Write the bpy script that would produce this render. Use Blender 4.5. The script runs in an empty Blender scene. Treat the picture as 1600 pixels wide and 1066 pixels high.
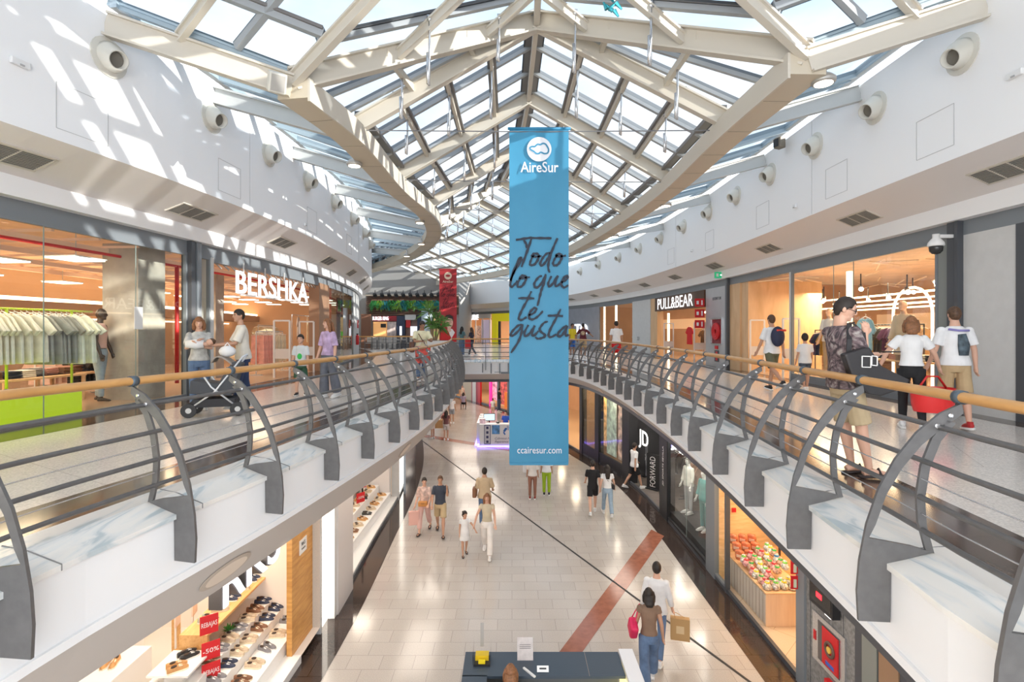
import bpy, bmesh, math, random
import numpy as np
from mathutils import Vector, Matrix, geometry
random.seed(7)
C = bpy.context.scene.collection
PI = math.pi
CZ = 6.1; HY = 516.0; F = 800.0     # camera height, horizon row, focal length in pixels of the 1600 px frame
UF = 4.64                            # upper gallery floor level
def P(px, py, Y): return Vector(((px-800)/F*Y, Y, CZ-(py-HY)/F*Y))
def G(px, py, z=0.0):
    Y = (CZ-z)*F/(py-HY); return Vector(((px-800)/F*Y, Y, z))
# ---------------------------------------------------------------- materials
MATS = {}
def nt(name):
    m = bpy.data.materials.new(name); m.use_nodes = True
    n = m.node_tree.nodes; l = m.node_tree.links
    return m, n, l, n['Principled BSDF']
def mat(name, col, rough=.5, metal=0, emis=0, ecol=None, var=0, scale=8, bump=0, spec=None, stretch=None):
    if name in MATS: return MATS[name]
    m, n, l, b = nt(name)
    col = tuple(col)+(1,) if len(col) == 3 else col
    b.inputs['Base Color'].default_value = col
    b.inputs['Roughness'].default_value = rough
    b.inputs['Metallic'].default_value = metal
    if spec is not None: b.inputs['Specular IOR Level'].default_value = spec
    if emis:
        b.inputs['Emission Color'].default_value = (tuple(ecol)+(1,)) if ecol else col
        b.inputs['Emission Strength'].default_value = emis
    if var or bump:
        tc = n.new('ShaderNodeTexCoord'); mp = n.new('ShaderNodeMapping')
        if stretch: mp.inputs['Scale'].default_value = stretch
        ns = n.new('ShaderNodeTexNoise'); ns.inputs['Scale'].default_value = scale; ns.inputs['Detail'].default_value = 5
        l.new(tc.outputs['Object'], mp.inputs[0]); l.new(mp.outputs[0], ns.inputs['Vector'])
        if var:
            r = n.new('ShaderNodeValToRGB')
            r.color_ramp.elements[0].position = .3; r.color_ramp.elements[1].position = .7
            r.color_ramp.elements[0].color = tuple(max(0, c*(1-var)) for c in col[:3])+(1,)
            r.color_ramp.elements[1].color = tuple(min(1, c*(1+var*.6)) for c in col[:3])+(1,)
            l.new(ns.outputs['Fac'], r.inputs[0]); l.new(r.outputs[0], b.inputs['Base Color'])
            if emis and not ecol: l.new(r.outputs[0], b.inputs['Emission Color'])
        if bump:
            bp = n.new('ShaderNodeBump'); bp.inputs['Strength'].default_value = bump
            l.new(ns.outputs['Fac'], bp.inputs['Height']); l.new(bp.outputs[0], b.inputs['Normal'])
    MATS[name] = m
    return m
def glassmat(name, tint, refl=1.0, rough=0.0):
    if name in MATS: return MATS[name]
    m, n, l, b = nt(name); n.remove(b)
    out = n['Material Output']; t = n.new('ShaderNodeBsdfTransparent'); g = n.new('ShaderNodeBsdfGlossy')
    mx = n.new('ShaderNodeMixShader'); fr = n.new('ShaderNodeLayerWeight'); fr.inputs[0].default_value = .5
    pw = n.new('ShaderNodeMath'); pw.operation = 'POWER'; pw.inputs[1].default_value = 4.5; ad = n.new('ShaderNodeMath'); ad.operation = 'MULTIPLY_ADD'; ad.inputs[1].default_value = .9; ad.inputs[2].default_value = .045
    l.new(fr.outputs['Facing'], pw.inputs[0]); l.new(pw.outputs[0], ad.inputs[0])
    t.inputs[0].default_value = tuple(tint)+(1,); g.inputs['Roughness'].default_value = rough
    mu = n.new('ShaderNodeMath'); mu.operation = 'MULTIPLY'; mu.inputs[1].default_value = refl
    l.new(ad.outputs[0], mu.inputs[0]); l.new(mu.outputs[0], mx.inputs[0])
    l.new(t.outputs[0], mx.inputs[1]); l.new(g.outputs[0], mx.inputs[2]); l.new(mx.outputs[0], out.inputs[0])
    MATS[name] = m; return m
def tilemat(name, col, col2, mortar, w, h, rough, speck=0.0, rot=0.0, gap=.006, spec=.5, clouds=0.0):
    m, n, l, b = nt(name)
    tc = n.new('ShaderNodeTexCoord'); mp = n.new('ShaderNodeMapping'); mp.inputs['Rotation'].default_value[2] = rot
    br = n.new('ShaderNodeTexBrick'); br.inputs['Scale'].default_value = 1
    br.inputs['Color1'].default_value = tuple(col)+(1,); br.inputs['Color2'].default_value = tuple(col2)+(1,)
    br.inputs['Mortar'].default_value = tuple(mortar)+(1,); br.inputs['Mortar Size'].default_value = gap
    br.inputs['Brick Width'].default_value = w; br.inputs['Row Height'].default_value = h; br.inputs['Mortar Smooth'].default_value = .1
    l.new(tc.outputs['Object'], mp.inputs[0]); l.new(mp.outputs[0], br.inputs['Vector'])
    ns = n.new('ShaderNodeTexNoise'); ns.inputs['Scale'].default_value = 60; ns.inputs['Detail'].default_value = 3
    l.new(tc.outputs['Object'], ns.inputs['Vector'])
    r = n.new('ShaderNodeValToRGB'); r.color_ramp.elements[0].position = .35; r.color_ramp.elements[1].position = .65
    r.color_ramp.elements[0].color = (1-speck, 1-speck, 1-speck, 1); r.color_ramp.elements[1].color = (1, 1, 1, 1)
    l.new(ns.outputs['Fac'], r.inputs[0])
    mx = n.new('ShaderNodeMix'); mx.data_type = 'RGBA'; mx.blend_type = 'MULTIPLY'; mx.inputs[0].default_value = 1
    l.new(br.outputs['Color'], mx.inputs[6]); l.new(r.outputs[0], mx.inputs[7])
    res = mx.outputs[2]
    if clouds:
        n2 = n.new('ShaderNodeTexNoise'); n2.inputs['Scale'].default_value = .6; n2.inputs['Detail'].default_value = 2
        l.new(tc.outputs['Object'], n2.inputs['Vector'])
        r2 = n.new('ShaderNodeValToRGB'); r2.color_ramp.elements[0].position = .35; r2.color_ramp.elements[1].position = .65
        r2.color_ramp.elements[0].color = (1-clouds, 1-clouds, 1-clouds, 1); r2.color_ramp.elements[1].color = (1, 1, 1, 1)
        l.new(n2.outputs['Fac'], r2.inputs[0])
        m3 = n.new('ShaderNodeMix'); m3.data_type = 'RGBA'; m3.blend_type = 'MULTIPLY'; m3.inputs[0].default_value = 1
        l.new(res, m3.inputs[6]); l.new(r2.outputs[0], m3.inputs[7]); res = m3.outputs[2]
    l.new(res, b.inputs['Base Color'])
    b.inputs['Roughness'].default_value = rough; b.inputs['Specular IOR Level'].default_value = spec
    MATS[name] = m; return m
def marblemat():
    m, n, l, b = nt('veined_marble')
    tc = n.new('ShaderNodeTexCoord'); mp = n.new('ShaderNodeMapping'); mp.inputs['Scale'].default_value = (2.6, .5, 1); mp.inputs['Rotation'].default_value[2] = .35
    w = n.new('ShaderNodeTexNoise'); w.inputs['Scale'].default_value = 2.2; w.inputs['Detail'].default_value = 6; w.inputs['Distortion'].default_value = 1.6
    r = n.new('ShaderNodeValToRGB'); e = r.color_ramp.elements
    e[0].position = .36; e[0].color = (.50, .57, .60, 1); e[1].position = .54; e[1].color = (.84, .82, .78, 1)
    x = e.new(.44); x.color = (.76, .77, .76, 1)
    l.new(tc.outputs['Object'], mp.inputs[0]); l.new(mp.outputs[0], w.inputs['Vector']); l.new(w.outputs['Fac'], r.inputs[0])
    l.new(r.outputs[0], b.inputs['Base Color']); b.inputs['Roughness'].default_value = .22
    MATS['marble'] = m; return m
def woodmat(name, a, bcol, scale=(1, 8, 1), rough=.4, sc=3, emis=0):
    if name in MATS: return MATS[name]
    m, n, l, b = nt(name)
    tc = n.new('ShaderNodeTexCoord'); mp = n.new('ShaderNodeMapping'); mp.inputs['Scale'].default_value = scale
    w = n.new('ShaderNodeTexNoise'); w.inputs['Scale'].default_value = sc; w.inputs['Detail'].default_value = 6; w.inputs['Distortion'].default_value = .6
    r = n.new('ShaderNodeValToRGB'); e = r.color_ramp.elements
    e[0].position = .3; e[0].color = tuple(a)+(1,); e[1].position = .7; e[1].color = tuple(bcol)+(1,)
    l.new(tc.outputs['Object'], mp.inputs[0]); l.new(mp.outputs[0], w.inputs['Vector']); l.new(w.outputs['Fac'], r.inputs[0])
    l.new(r.outputs[0], b.inputs['Base Color']); b.inputs['Roughness'].default_value = rough
    if emis:
        l.new(r.outputs[0], b.inputs['Emission Color']); b.inputs['Emission Strength'].default_value = emis
    MATS[name] = m; return m
WHITE = mat('white_plaster', (.86, .86, .865), .6, bump=.02, scale=3)
WARMW = mat('warm_white_plaster', (.70, .665, .65), .6)
SOFFIT = mat('grey_soffit', (.74, .70, .68), .6)
STEEL = mat('grey_painted_steel', (.20, .22, .24), .45)
DSTEEL = mat('dark_steel', (.07, .075, .085), .4)
POST = mat('railing_grey_metal', (.145, .142, .142), .42, .35, var=.12, scale=14)
CREAM = mat('cream_painted_steel', (.60, .55, .47), .5)
CREAMD = mat('cream_girder_steel', (.58, .51, .40), .5)
GBAR = mat('grey_glazing_bar', (.36, .38, .40), .5)
GBARD = mat('dark_window_frame', (.17, .16, .155), .5)
BLUEBAR = mat('bluegrey_glazing_bar', (.34, .42, .47), .5)
CHROME = mat('silver_tube', (.62, .63, .65), .25, .8)
BLACK = mat('black_matte', (.015, .015, .017), .5)
OFFW = mat('off_white_duct', (.62, .60, .54), .45)
MARBLE = marblemat()
RAILWOOD = woodmat('oak_handrail', (.50, .25, .075), (.66, .36, .13), (3, .6, 3), .33, 4)
GRAN = tilemat('dark_granite', (.045, .032, .028), (.06, .042, .036), (.02, .015, .012), .6, .6, .07, .25)
GRANU = tilemat('brown_granite', (.10, .07, .055), (.13, .09, .07), (.05, .04, .03), .6, .6, .12, .3)
FLOORL = tilemat('beige_granite_paving', (.53, .485, .44), (.58, .535, .49), (.38, .345, .315), .6, .4, .15, .16, clouds=.07, gap=.005)
FLOORU = tilemat('beige_terrazzo', (.80, .74, .68), (.83, .77, .71), (.58, .52, .48), 1.2, 1.2, .16, .25, rot=.5, gap=.004)
SKYGLASS = glassmat('tinted_roof_glass', (.46, .49, .52), .25)
SHOPGLASS = glassmat('shop_window_glass', (.93, .96, .94), .9)
GREENGLASS = glassmat('green_tint_glass', (.72, .84, .80), 1.6)
WHITEP = mat('white_laminate', (.82, .81, .79), .35)
# ---------------------------------------------------------------- meshes and objects
ORG = {}
class MB:
    def __init__(s): s.v = []; s.f = []; s.sm = False
    def add(s, vs, fs):
        o = len(s.v); s.v += [tuple(v) for v in vs]; s.f += [tuple(i+o for i in f) for f in fs]; return s
    def box(s, c, d, rz=0, M=None):
        hx, hy, hz = d[0]/2, d[1]/2, d[2]/2
        vs = [Vector((x, y, z)) for z in (-hz, hz) for y in (-hy, hy) for x in (-hx, hx)]
        R = M if M is not None else Matrix.Rotation(rz, 3, 'Z')
        vs = [R @ v + Vector(c) for v in vs]
        return s.add(vs, [(0, 2, 3, 1), (4, 5, 7, 6), (0, 1, 5, 4), (2, 6, 7, 3), (0, 4, 6, 2), (1, 3, 7, 5)])
    def bar(s, a, b, w, h, up=(0, 0, 1)):
        a = Vector(a); b = Vector(b); d = (b-a); L = d.length
        if L < 1e-6: return s
        d.normalize(); sd = d.cross(Vector(up))
        if sd.length < 1e-4: sd = Vector((1, 0, 0))
        sd.normalize(); u = sd.cross(d)
        vs = []
        for p in (a, b):
            for i, j in ((-1, -1), (1, -1), (1, 1), (-1, 1)): vs.append(p+sd*(i*w/2)+u*(j*h/2))
        return s.add(vs, [(3, 2, 1, 0), (4, 5, 6, 7), (0, 1, 5, 4), (1, 2, 6, 5), (2, 3, 7, 6), (3, 0, 4, 7)])
    def ibeam(s, a, b, w, h, t=.03):
        a = Vector(a); b = Vector(b); d = (b-a).normalized(); sd = d.cross(Vector((0, 0, 1))).normalized(); u = sd.cross(d)
        s.bar(a, b, t, h); s.bar(a+u*(h/2), b+u*(h/2), w, t); s.bar(a-u*(h/2), b-u*(h/2), w, t); return s
    def tube(s, pts, r, n=8, cap=True, closed=False):
        pts = [Vector(p) for p in pts]; m = len(pts); rs = r if isinstance(r, (list, tuple)) else [r]*m
        rings = []; prev = None
        for i, p in enumerate(pts):
            if closed: t = pts[(i+1) % m]-pts[i-1]
            else: t = pts[min(i+1, m-1)]-pts[max(i-1, 0)]
            t.normalize()
            if prev is None:
                a = Vector((0, 0, 1)) if abs(t.z) < .9 else Vector((1, 0, 0)); x = t.cross(a).normalized()
            else:
                x = prev-t*prev.dot(t)
                x.normalize()
            prev = x; y = t.cross(x); k = rs[i]
            kk = k if isinstance(k, tuple) else (k, k)
            rings.append([p+x*(math.cos(2*PI*j/n)*kk[0])+y*(math.sin(2*PI*j/n)*kk[1]) for j in range(n)])
        vs = [v for rg in rings for v in rg]; fs = []
        for i in range(m if closed else m-1):
            q = (i+1) % m
            for j in range(n):
                k = (j+1) % n; fs.append((i*n+j, q*n+j, q*n+k, i*n+k))
        if cap and not closed: fs += [tuple(range(n)), tuple((m-1)*n+j for j in reversed(range(n)))]
        return s.add(vs, fs)
    def lathe(s, c, prof, n=16, M=None, ax=(1, 1)):
        R = M if M is not None else Matrix.Identity(3); c = Vector(c); m = len(prof)
        vs = [c + R @ Vector((r*math.cos(2*PI*j/n)*ax[0], r*math.sin(2*PI*j/n)*ax[1], z)) for r, z in prof for j in range(n)]
        fs = [(i*n+j, i*n+(j+1) % n, (i+1)*n+(j+1) % n, (i+1)*n+j) for i in range(m-1) for j in range(n)]
        fs += [tuple(reversed(range(n))), tuple((m-1)*n+j for j in range(n))]
        return s.add(vs, fs)
    def ell(s, c, r, n=12, m=8, M=None):
        prof = [(max(1e-4, math.sin(PI*i/m)), -math.cos(PI*i/m)) for i in range(m+1)]
        R = (M if M is not None else Matrix.Identity(3)) @ Matrix.Diagonal(Vector(r))
        return s.lathe(c, prof, n, R)
    def prism(s, poly, ex, M4=None):
        """poly: 3-D points of a flat outline, ex: extrusion vector"""
        ex = Vector(ex); a = [Vector(p) for p in poly]; n = len(a)
        tri = geometry.tessellate_polygon([a])
        nrm = geometry.normal(a) if n > 2 else Vector((0, 0, 1))
        vs = a+[p+ex for p in a]; fs = []
        for t in tri:
            tn = (a[t[1]]-a[t[0]]).cross(a[t[2]]-a[t[0]])
            t = tuple(t)
            if tn.dot(ex) > 0: t = t[::-1]
            fs.append(t); fs.append(tuple(i+n for i in t[::-1]))
        for i in range(n):
            j = (i+1) % n; fs.append((i, j, j+n, i+n))
        return s.add(vs, fs)
    def face(s, poly):
        a = [Vector(p) for p in poly]
        if len(a) <= 4: return s.add(a, [tuple(range(len(a)))])
        return s.add(a, [tuple(t) for t in geometry.tessellate_polygon([a])])
    def grid(s, rows, closed=False):
        n = len(rows[0]); vs = [p for r in rows for p in r]; fs = []
        for i in range(len(rows)-1):
            for j in range(n if closed else n-1):
                k = (j+1) % n; fs.append((i*n+j, i*n+k, (i+1)*n+k, (i+1)*n+j))
        return s.add(vs, fs)
    def build(s, name, m, parent=None, smooth=False, kind=None, bevel=0, recalc=True):
        me = bpy.data.meshes.new(name)
        if parent is not None: o0 = Vector(ORG.get(parent.name, (0, 0, 0)))
        elif kind == 'structure': o0 = Vector((0, 0, 0))
        else:
            a = np.array([tuple(v) for v in s.v]); o0 = Vector(((a[:, 0].min()+a[:, 0].max())/2, (a[:, 1].min()+a[:, 1].max())/2, a[:, 2].min()))
        me.from_pydata([tuple(Vector(v)-o0) for v in s.v], [], s.f)
        if recalc:
            bm = bmesh.new(); bm.from_mesh(me); bmesh.ops.recalc_face_normals(bm, faces=bm.faces); bm.to_mesh(me); bm.free()
        if smooth:
            me.polygons.foreach_set('use_smooth', [True]*len(me.polygons))
        me.materials.append(m)
        o = bpy.data.objects.new(name, me); C.objects.link(o)
        ORG[o.name] = o0
        if parent is not None: o.parent = parent
        else: o.location = o0
        if kind: o['kind'] = kind
        if bevel:
            b = o.modifiers.new('bevel', 'BEVEL'); b.width = bevel; b.segments = 2; b.limit_method = 'ANGLE'
        return o
def tag(o, label, cat, group=None, kind=None):
    o['label'] = label; o['category'] = cat
    if group: o['group'] = group
    if kind: o['kind'] = kind
    return o
def thing(name, label, cat, loc=(0, 0, 0), group=None, rz=0, local=False):
    o = bpy.data.objects.new(name, None); C.objects.link(o); o.location = loc; o.rotation_euler = (0, 0, rz)
    o.empty_display_size = .1
    ORG[o.name] = Vector((0, 0, 0)) if local else Vector(loc)
    if label: tag(o, label, cat, group)
    return o
def struct(name, loc=(0, 0, 0)):
    o = bpy.data.objects.new(name, None); C.objects.link(o); o.location = loc; ORG[o.name] = Vector(loc); o['kind'] = 'structure'; return o
def dup(root, loc=None, rz=None, label=None, group=None, scale=None):
    r = root.copy(); C.objects.link(r)
    if loc is not None: r.location = loc
    if rz is not None: r.rotation_euler = (r.rotation_euler[0], r.rotation_euler[1], rz)
    if scale: r.scale = scale
    if label: r['label'] = label
    if group: r['group'] = group
    for ch in list(KIDS(root)):
        c = ch.copy(); C.objects.link(c); c.parent = r
        for g in KIDS(ch):
            d = g.copy(); C.objects.link(d); d.parent = c
    return r
def KIDS(o): return [x for x in o.children]
TEXTS = []
def text(body, size, m, name='lettering', parent=None, M=None, depth=.0, align='CENTER', width=None, squash=1.0, bold=0.0, shear=0):
    """flat text as curve, turned into a mesh at the end; M: 4x4 world matrix (x right, y up of the letters)"""
    cu = bpy.data.curves.new(name, 'FONT'); cu.body = body; cu.size = size; cu.extrude = depth; cu.align_x = align; cu.align_y = 'CENTER'
    cu.offset = bold; cu.resolution_u = 3; cu.shear = shear
    cu.materials.append(m)
    TEXTS.append((cu, name, parent, M.copy(), width, squash))
def finish_texts():
    tmp = []
    for cu, name, parent, M, width, squash in TEXTS:
        o = bpy.data.objects.new('tmp', cu); C.objects.link(o); tmp.append(o)
    dg = bpy.context.evaluated_depsgraph_get()
    for o, (cu, name, parent, M, width, squash) in zip(tmp, TEXTS):
        me = bpy.data.meshes.new_from_object(o.evaluated_get(dg), depsgraph=dg)
        a = np.array([tuple(v.co) for v in me.vertices])
        sx = 1.0
        if width and len(a): sx = width/(a[:, 0].max()-a[:, 0].min())
        S = Matrix.Diagonal(Vector((sx, squash, 1, 1)))
        me.transform(M @ S)
        if parent is not None: me.transform(Matrix.Translation(-ORG.get(parent.name, Vector((0, 0, 0)))))
        n = bpy.data.objects.new(name, me); C.objects.link(n); n.parent = parent
        if not me.materials: me.materials.append(cu.materials[0])
    for o in tmp: bpy.data.objects.remove(o)
def frameM(o, x, y):
    x = Vector(x).normalized(); y = Vector(y); y = (y-x*y.dot(x)).normalized(); z = x.cross(y)
    M = Matrix.Identity(4)
    for i in range(3): M[i][0] = x[i]; M[i][1] = y[i]; M[i][2] = z[i]; M[i][3] = o[i]
    return M
# ---------------------------------------------------------------- plan curves
class Path:
    def __init__(s, pts, side):
        p = [np.array(q, float) for q in pts]; p = [2*p[0]-p[1]]+p+[2*p[-1]-p[-2]]; out = []
        for i in range(1, len(p)-2):
            for t in np.linspace(0, 1, 24, endpoint=False):
                a, b, c, d = p[i-1:i+3]
                out.append(.5*((2*b)+(-a+c)*t+(2*a-5*b+4*c-d)*t*t+(-a+3*b-3*c+d)*t**3))
        out.append(p[-2]); s.p = np.array(out); d = np.diff(s.p, axis=0)
        s.s = np.concatenate([[0], np.cumsum(np.hypot(d[:, 0], d[:, 1]))]); s.L = s.s[-1]; s.side = side
    def xy(s, t): return np.array([np.interp(t, s.s, s.p[:, 0]), np.interp(t, s.s, s.p[:, 1])])
    def tan(s, t):
        a = s.xy(min(t+.15, s.L)); b = s.xy(max(t-.15, 0)); v = a-b; return v/np.hypot(*v)
    def nrm(s, t):
        v = s.tan(t); return np.array([v[1], -v[0]])*s.side      # points into the void
    def pt(s, t, o=0, z=0):
        q = s.xy(t)+s.nrm(t)*o; return Vector((q[0], q[1], z))
    def atY(s, Y): return float(np.interp(Y, np.maximum.accumulate(s.p[:, 1]), s.s))
    def atpx(s, px, lo=1.5, o=0):
        g = np.gradient(s.p, axis=0); g /= np.hypot(g[:, 0], g[:, 1])[:, None]; Q = s.p+np.stack([g[:, 1], -g[:, 0]], 1)*s.side*o
        r = np.where(Q[:, 1] > lo, Q[:, 0]/np.maximum(Q[:, 1], .1)*F+800, np.nan)
        d = r-px
        for i in range(len(d)-1):
            if not np.isnan(d[i]) and d[i]*d[i+1] <= 0: return float(s.s[i]+(s.s[i+1]-s.s[i])*abs(d[i])/(abs(d[i])+abs(d[i+1])+1e-9))
        return float(s.s[int(np.nanargmin(np.abs(d)))])
    def ss(s, a, b, step=.5):
        n = max(2, int(abs(b-a)/step)+1); return list(np.linspace(a, b, n))
    def sweep(s, mb, sec, a, b, step=.5, closed=False, caps=False):
        rows = [[s.pt(t, o, z) for o, z in sec] for t in s.ss(a, b, step)]
        mb.grid(rows, closed)
        if closed and caps:
            mb.face(rows[0]); mb.face(rows[-1])
        return mb
    def boxsweep(s, mb, a, b, o0, o1, z0, z1, step=.5):
        return s.sweep(mb, [(o0, z0), (o1, z0), (o1, z1), (o0, z1)], a, b, step, True, True)
RL = Path([(-3.6, -4), (-3.55, 0), (-3.5, 2.3), (-3.44, 3.4), (-3.27, 4.4), (-3.05, 5.5), (-2.85, 6.8), (-2.66, 8.2), (-2.46, 9.8), (-2.32, 11.6), (-2.25, 13.4), (-2.25, 15.5), (-2.32, 17.5), (-2.48, 20), (-2.75, 23), (-3.0, 25.3)], 1)
RR = Path([(3.0, -4), (2.93, 0), (2.86, 2), (2.87, 2.8), (2.95, 3.4), (3.08, 4.5), (3.2, 5.6), (3.34, 6.9), (3.48, 8.4), (3.6, 10), (3.7, 12), (3.77, 15), (3.75, 17.5), (3.57, 20.5), (3.15, 23), (2.35, 24.8), (1.2, 25.5), (0, 25.6), (-1.5, 25.5), (-3.0, 25.4)], -1)
EL = Path([(-7.6, -4), (-7.4, 1), (-7.1, 4), (-6.56, 6.5), (-6.2, 8.3), (-6.0, 10), (-5.82, 13), (-5.85, 16), (-6.2, 20.5), (-7.1, 25.5), (-8.5, 31), (-10.5, 37), (-13.5, 43), (-17, 49)], 1)
ER = Path([(6.9, -4), (6.9, 6), (6.95, 11), (7.05, 15), (7.08, 19), (6.85, 24), (6.45, 28.5), (5.5, 34), (4.0, 40), (0, 48), (-5, 54.5), (-9, 59)], -1)
WL = Path([(-8.6, -4), (-8.4, 1), (-8.0, 4), (-7.55, 7), (-7.3, 9.5), (-7.05, 12.5), (-6.9, 16), (-7.1, 20), (-7.9, 25.5), (-9.3, 31), (-11.5, 37), (-14.5, 43), (-18, 49)], 1)
WR = Path([(8.1, -4), (8.1, 6), (8.12, 11), (8.2, 15), (8.22, 19), (8.0, 24), (7.6, 28.5), (6.7, 34.5), (5.1, 41), (1.0, 49.2), (-4, 55.5), (-8, 60)], -1)
LL = Path([(-4.0, -4), (-3.95, 2), (-3.9, 7), (-3.85, 11), (-4.0, 15), (-4.15, 19), (-4.7, 24), (-5.9, 30), (-7.6, 36), (-9.8, 42)], 1)
LR = Path([(5.0, -4), (5.0, 5), (5.0, 12), (4.97, 16.5), (4.75, 20), (4.2, 22.5), (3.4, 25.4), (2.2, 30), (.6, 36), (-1.2, 40), (-3.9, 45), (-7, 50)], -1)
# ================================================================ SETTING: floors, slabs, fascias
mb = MB(); mb.face([(-12, -5, 0), (12, -5, 0), (12, 60, 0), (-22, 60, 0), (-22, 20, 0), (-12, 0, 0)])
mb.build('floor_lower', FLOORL, kind='structure')
def poly(path, o, z, a=0, b=None, step=.5): return [path.pt(t, o, z) for t in path.ss(a, path.L if b is None else b, step)]
def edge_poly(o, z):   # gallery slab outline with the void left out
    return (poly(WL, -.3, z) + list(reversed(poly(WR, -.3, z))) + poly(RR, o, z) + list(reversed(poly(RL, o, z))))
mb = MB(); mb.face(edge_poly(0, UF)); mb.build('floor_upper', FLOORU, kind='structure')
mb = MB(); mb.face(edge_poly(.08, 3.52)); mb.build('ceiling_lower', WARMW, kind='structure')
# granite border strips of the upper floor
mb = MB()
RL.sweep(mb, [(-.02, UF+.003), (-.62, UF+.003)], 0, RL.L); RR.sweep(mb, [(-.02, UF+.003), (-.62, UF+.003)], 0, RR.L)
WL.sweep(mb, [(0, UF+.002), (.95, UF+.002)], 0, WL.L); WR.sweep(mb, [(0, UF+.002), (.45, UF+.002)], 0, WR.L)
mb.build('trim_1', GRANU, kind='structure')
mb = MB(); LR.sweep(mb, [(0, .004), (.62, .004)], 0, LR.L); LL.sweep(mb, [(-.3, .004), (.55, .004)], 0, LL.L)
mb.build('trim_2', GRAN, kind='structure')
# thin skirting line on the granite
mb = MB(); LR.boxsweep(mb, 0, LR.L, -.04, .03, 0, .10); LL.boxsweep(mb, LL.atY(12), LL.L, -.04, .03, 0, .10)
mb.build('baseboard_lower', DSTEEL, kind='structure')
# red marble strip, dark joint on the paving
RED = mat('red_marble', (.34, .125, .075), .15, var=.2, scale=6)
mb = MB(); mb.face([(.05, 8.2, .005), (.58, 8.4, .005), (4.5, 15.15, .005), (4.26, 15.65, .005)])
mb.face([(-5.5, 29.5, .005), (2.2, 24.2, .005), (2.2, 24.8, .005), (-5.5, 30.2, .005)])
mb.build('trim_3', RED, kind='structure')
mb = MB(); a = Vector((4.2, 8.7, .006)); b = Vector((-4.95, 28.2, .006)); mb.bar(a, b, .05, .004); mb.build('trim_4', BLACK, kind='structure')
# marble ledge + white fascia + slanted soffit below it
led = MB(); fas = MB(); lip = MB(); sla = MB(); sea = MB()
for pth, zb, ob in ((RL, 3.42, .06), (RR, 3.66, .14)):
    pth.sweep(led, [(-.02, 4.50), (-.02, UF+.006), (.16, 4.63), (.45, 4.545), (.45, 4.505), (.42, 4.505)], 0, pth.L, .4)
    pth.sweep(fas, [(.42, 4.51), (.42, 4.02), (.445, 4.02), (.445, 3.955), (.41, 3.94)], 0, pth.L, .4)
    pth.sweep(sla, [(.41, 3.94), (ob, zb)], 0, pth.L, .4)
    pth.sweep(lip, [(ob, zb), (ob-.05, zb), (ob-.05, 3.52)], 0, pth.L, .4)
    t = 1.2
    while t < pth.L:   # joints between the marble slabs
        a = pth.pt(t, -.0, 4.648); b = pth.pt(t, .2, 4.622); c = pth.pt(t, .452, 4.548)
        sea.bar(a, b, .007, .006); sea.bar(b, c, .007, .006); sea.bar(c, pth.pt(t, .452, 4.505), .007, .007); t += 1.25
led.build('trim_5', MARBLE, kind='structure'); f_ = fas.build('wall_fascia', WHITE, kind='structure')
sea.build('trim_6', mat('grey_joint', (.25, .25, .25), .8), kind='structure')
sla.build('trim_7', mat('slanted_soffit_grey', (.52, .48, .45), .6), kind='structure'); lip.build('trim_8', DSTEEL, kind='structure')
# bridge: steel beam with ribs and a pale curved concrete slab underneath
mb = MB(); mb2 = MB()
s0 = RR.atY(24.6)
mb.add(*[[], []])
for k in range(14):
    x = -2.7+k*.42
    mb.box((x, 25.12, 4.22), (.05, .08, .5))
mb.box((-.2, 25.2, 4.0), (5.4, .14, .1)); mb.build('trim_9', STEEL, kind='structure')
# ================================================================ upper walls: high wall, soffit, band, lintel
hw = MB(); so = MB(); ba = MB(); li = MB()
for e, w in ((EL, WL), (ER, WR)):
    n = 90; rows = []; rb = []; rl = []; rw = []
    for i in range(n+1):
        a = e.L*i/n; pe = e.pt(a, 0); y = pe.y
        tw = w.atY(y); q = w.pt(tw, .22)
        rw.append([pe+Vector((0, 0, z)) for z in (10.98, 8.78)])
        rows.append([pe+Vector((0, 0, 8.78)), Vector((q.x, q.y, 8.36))])
        rb.append([Vector((q.x, q.y, 8.36)), Vector((q.x, q.y, 8.06)), w.pt(tw, 0, 8.06)])
        rl.append([w.pt(tw, .03, 8.06), w.pt(tw, .03, 7.80), w.pt(tw, -.2, 7.80)])
    hw.grid(rw); so.grid(rows); ba.grid(rb); li.grid(rl)
hw.build('wall_upper', WHITE, kind='structure'); so.build('ceiling_soffit', SOFFIT, kind='structure')
ba.build('trim_10', WHITE, kind='structure'); li.build('trim_11', STEEL, kind='structure')
# fine outlines of service hatches on the high walls
mb = MB()
def wallquad(mb, e, Y, z0, z1, w, th=.006):
    t = e.atY(Y); a = [e.pt(t, .004, z0), e.pt(t+w, .004, z0), e.pt(t+w, .004, z1), e.pt(t, .004, z1)]
    for i in range(4): mb.bar(a[i], a[(i+1) % 4], th, th)
for Y in (7.2, 10.4, 14.5, 18.6): wallquad(mb, EL, Y, 8.95, 9.6, .75)
for Y in (8.0, 10.6, 14, 18, 22): wallquad(mb, ER, Y, 9.0, 9.65, .75)
for Y in (11.5, 20.8): t = EL.atY(Y); mb.bar(EL.pt(t, .003, 8.8), EL.pt(t, .003, 10.95), .006, .006)
for Y in (11.9, 21.8): t = ER.atY(Y); mb.bar(ER.pt(t, .003, 8.8), ER.pt(t, .003, 10.95), .006, .006)
mb.build('trim_12', mat('hairline_grey', (.48, .48, .48), .8), kind='structure')
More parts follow.
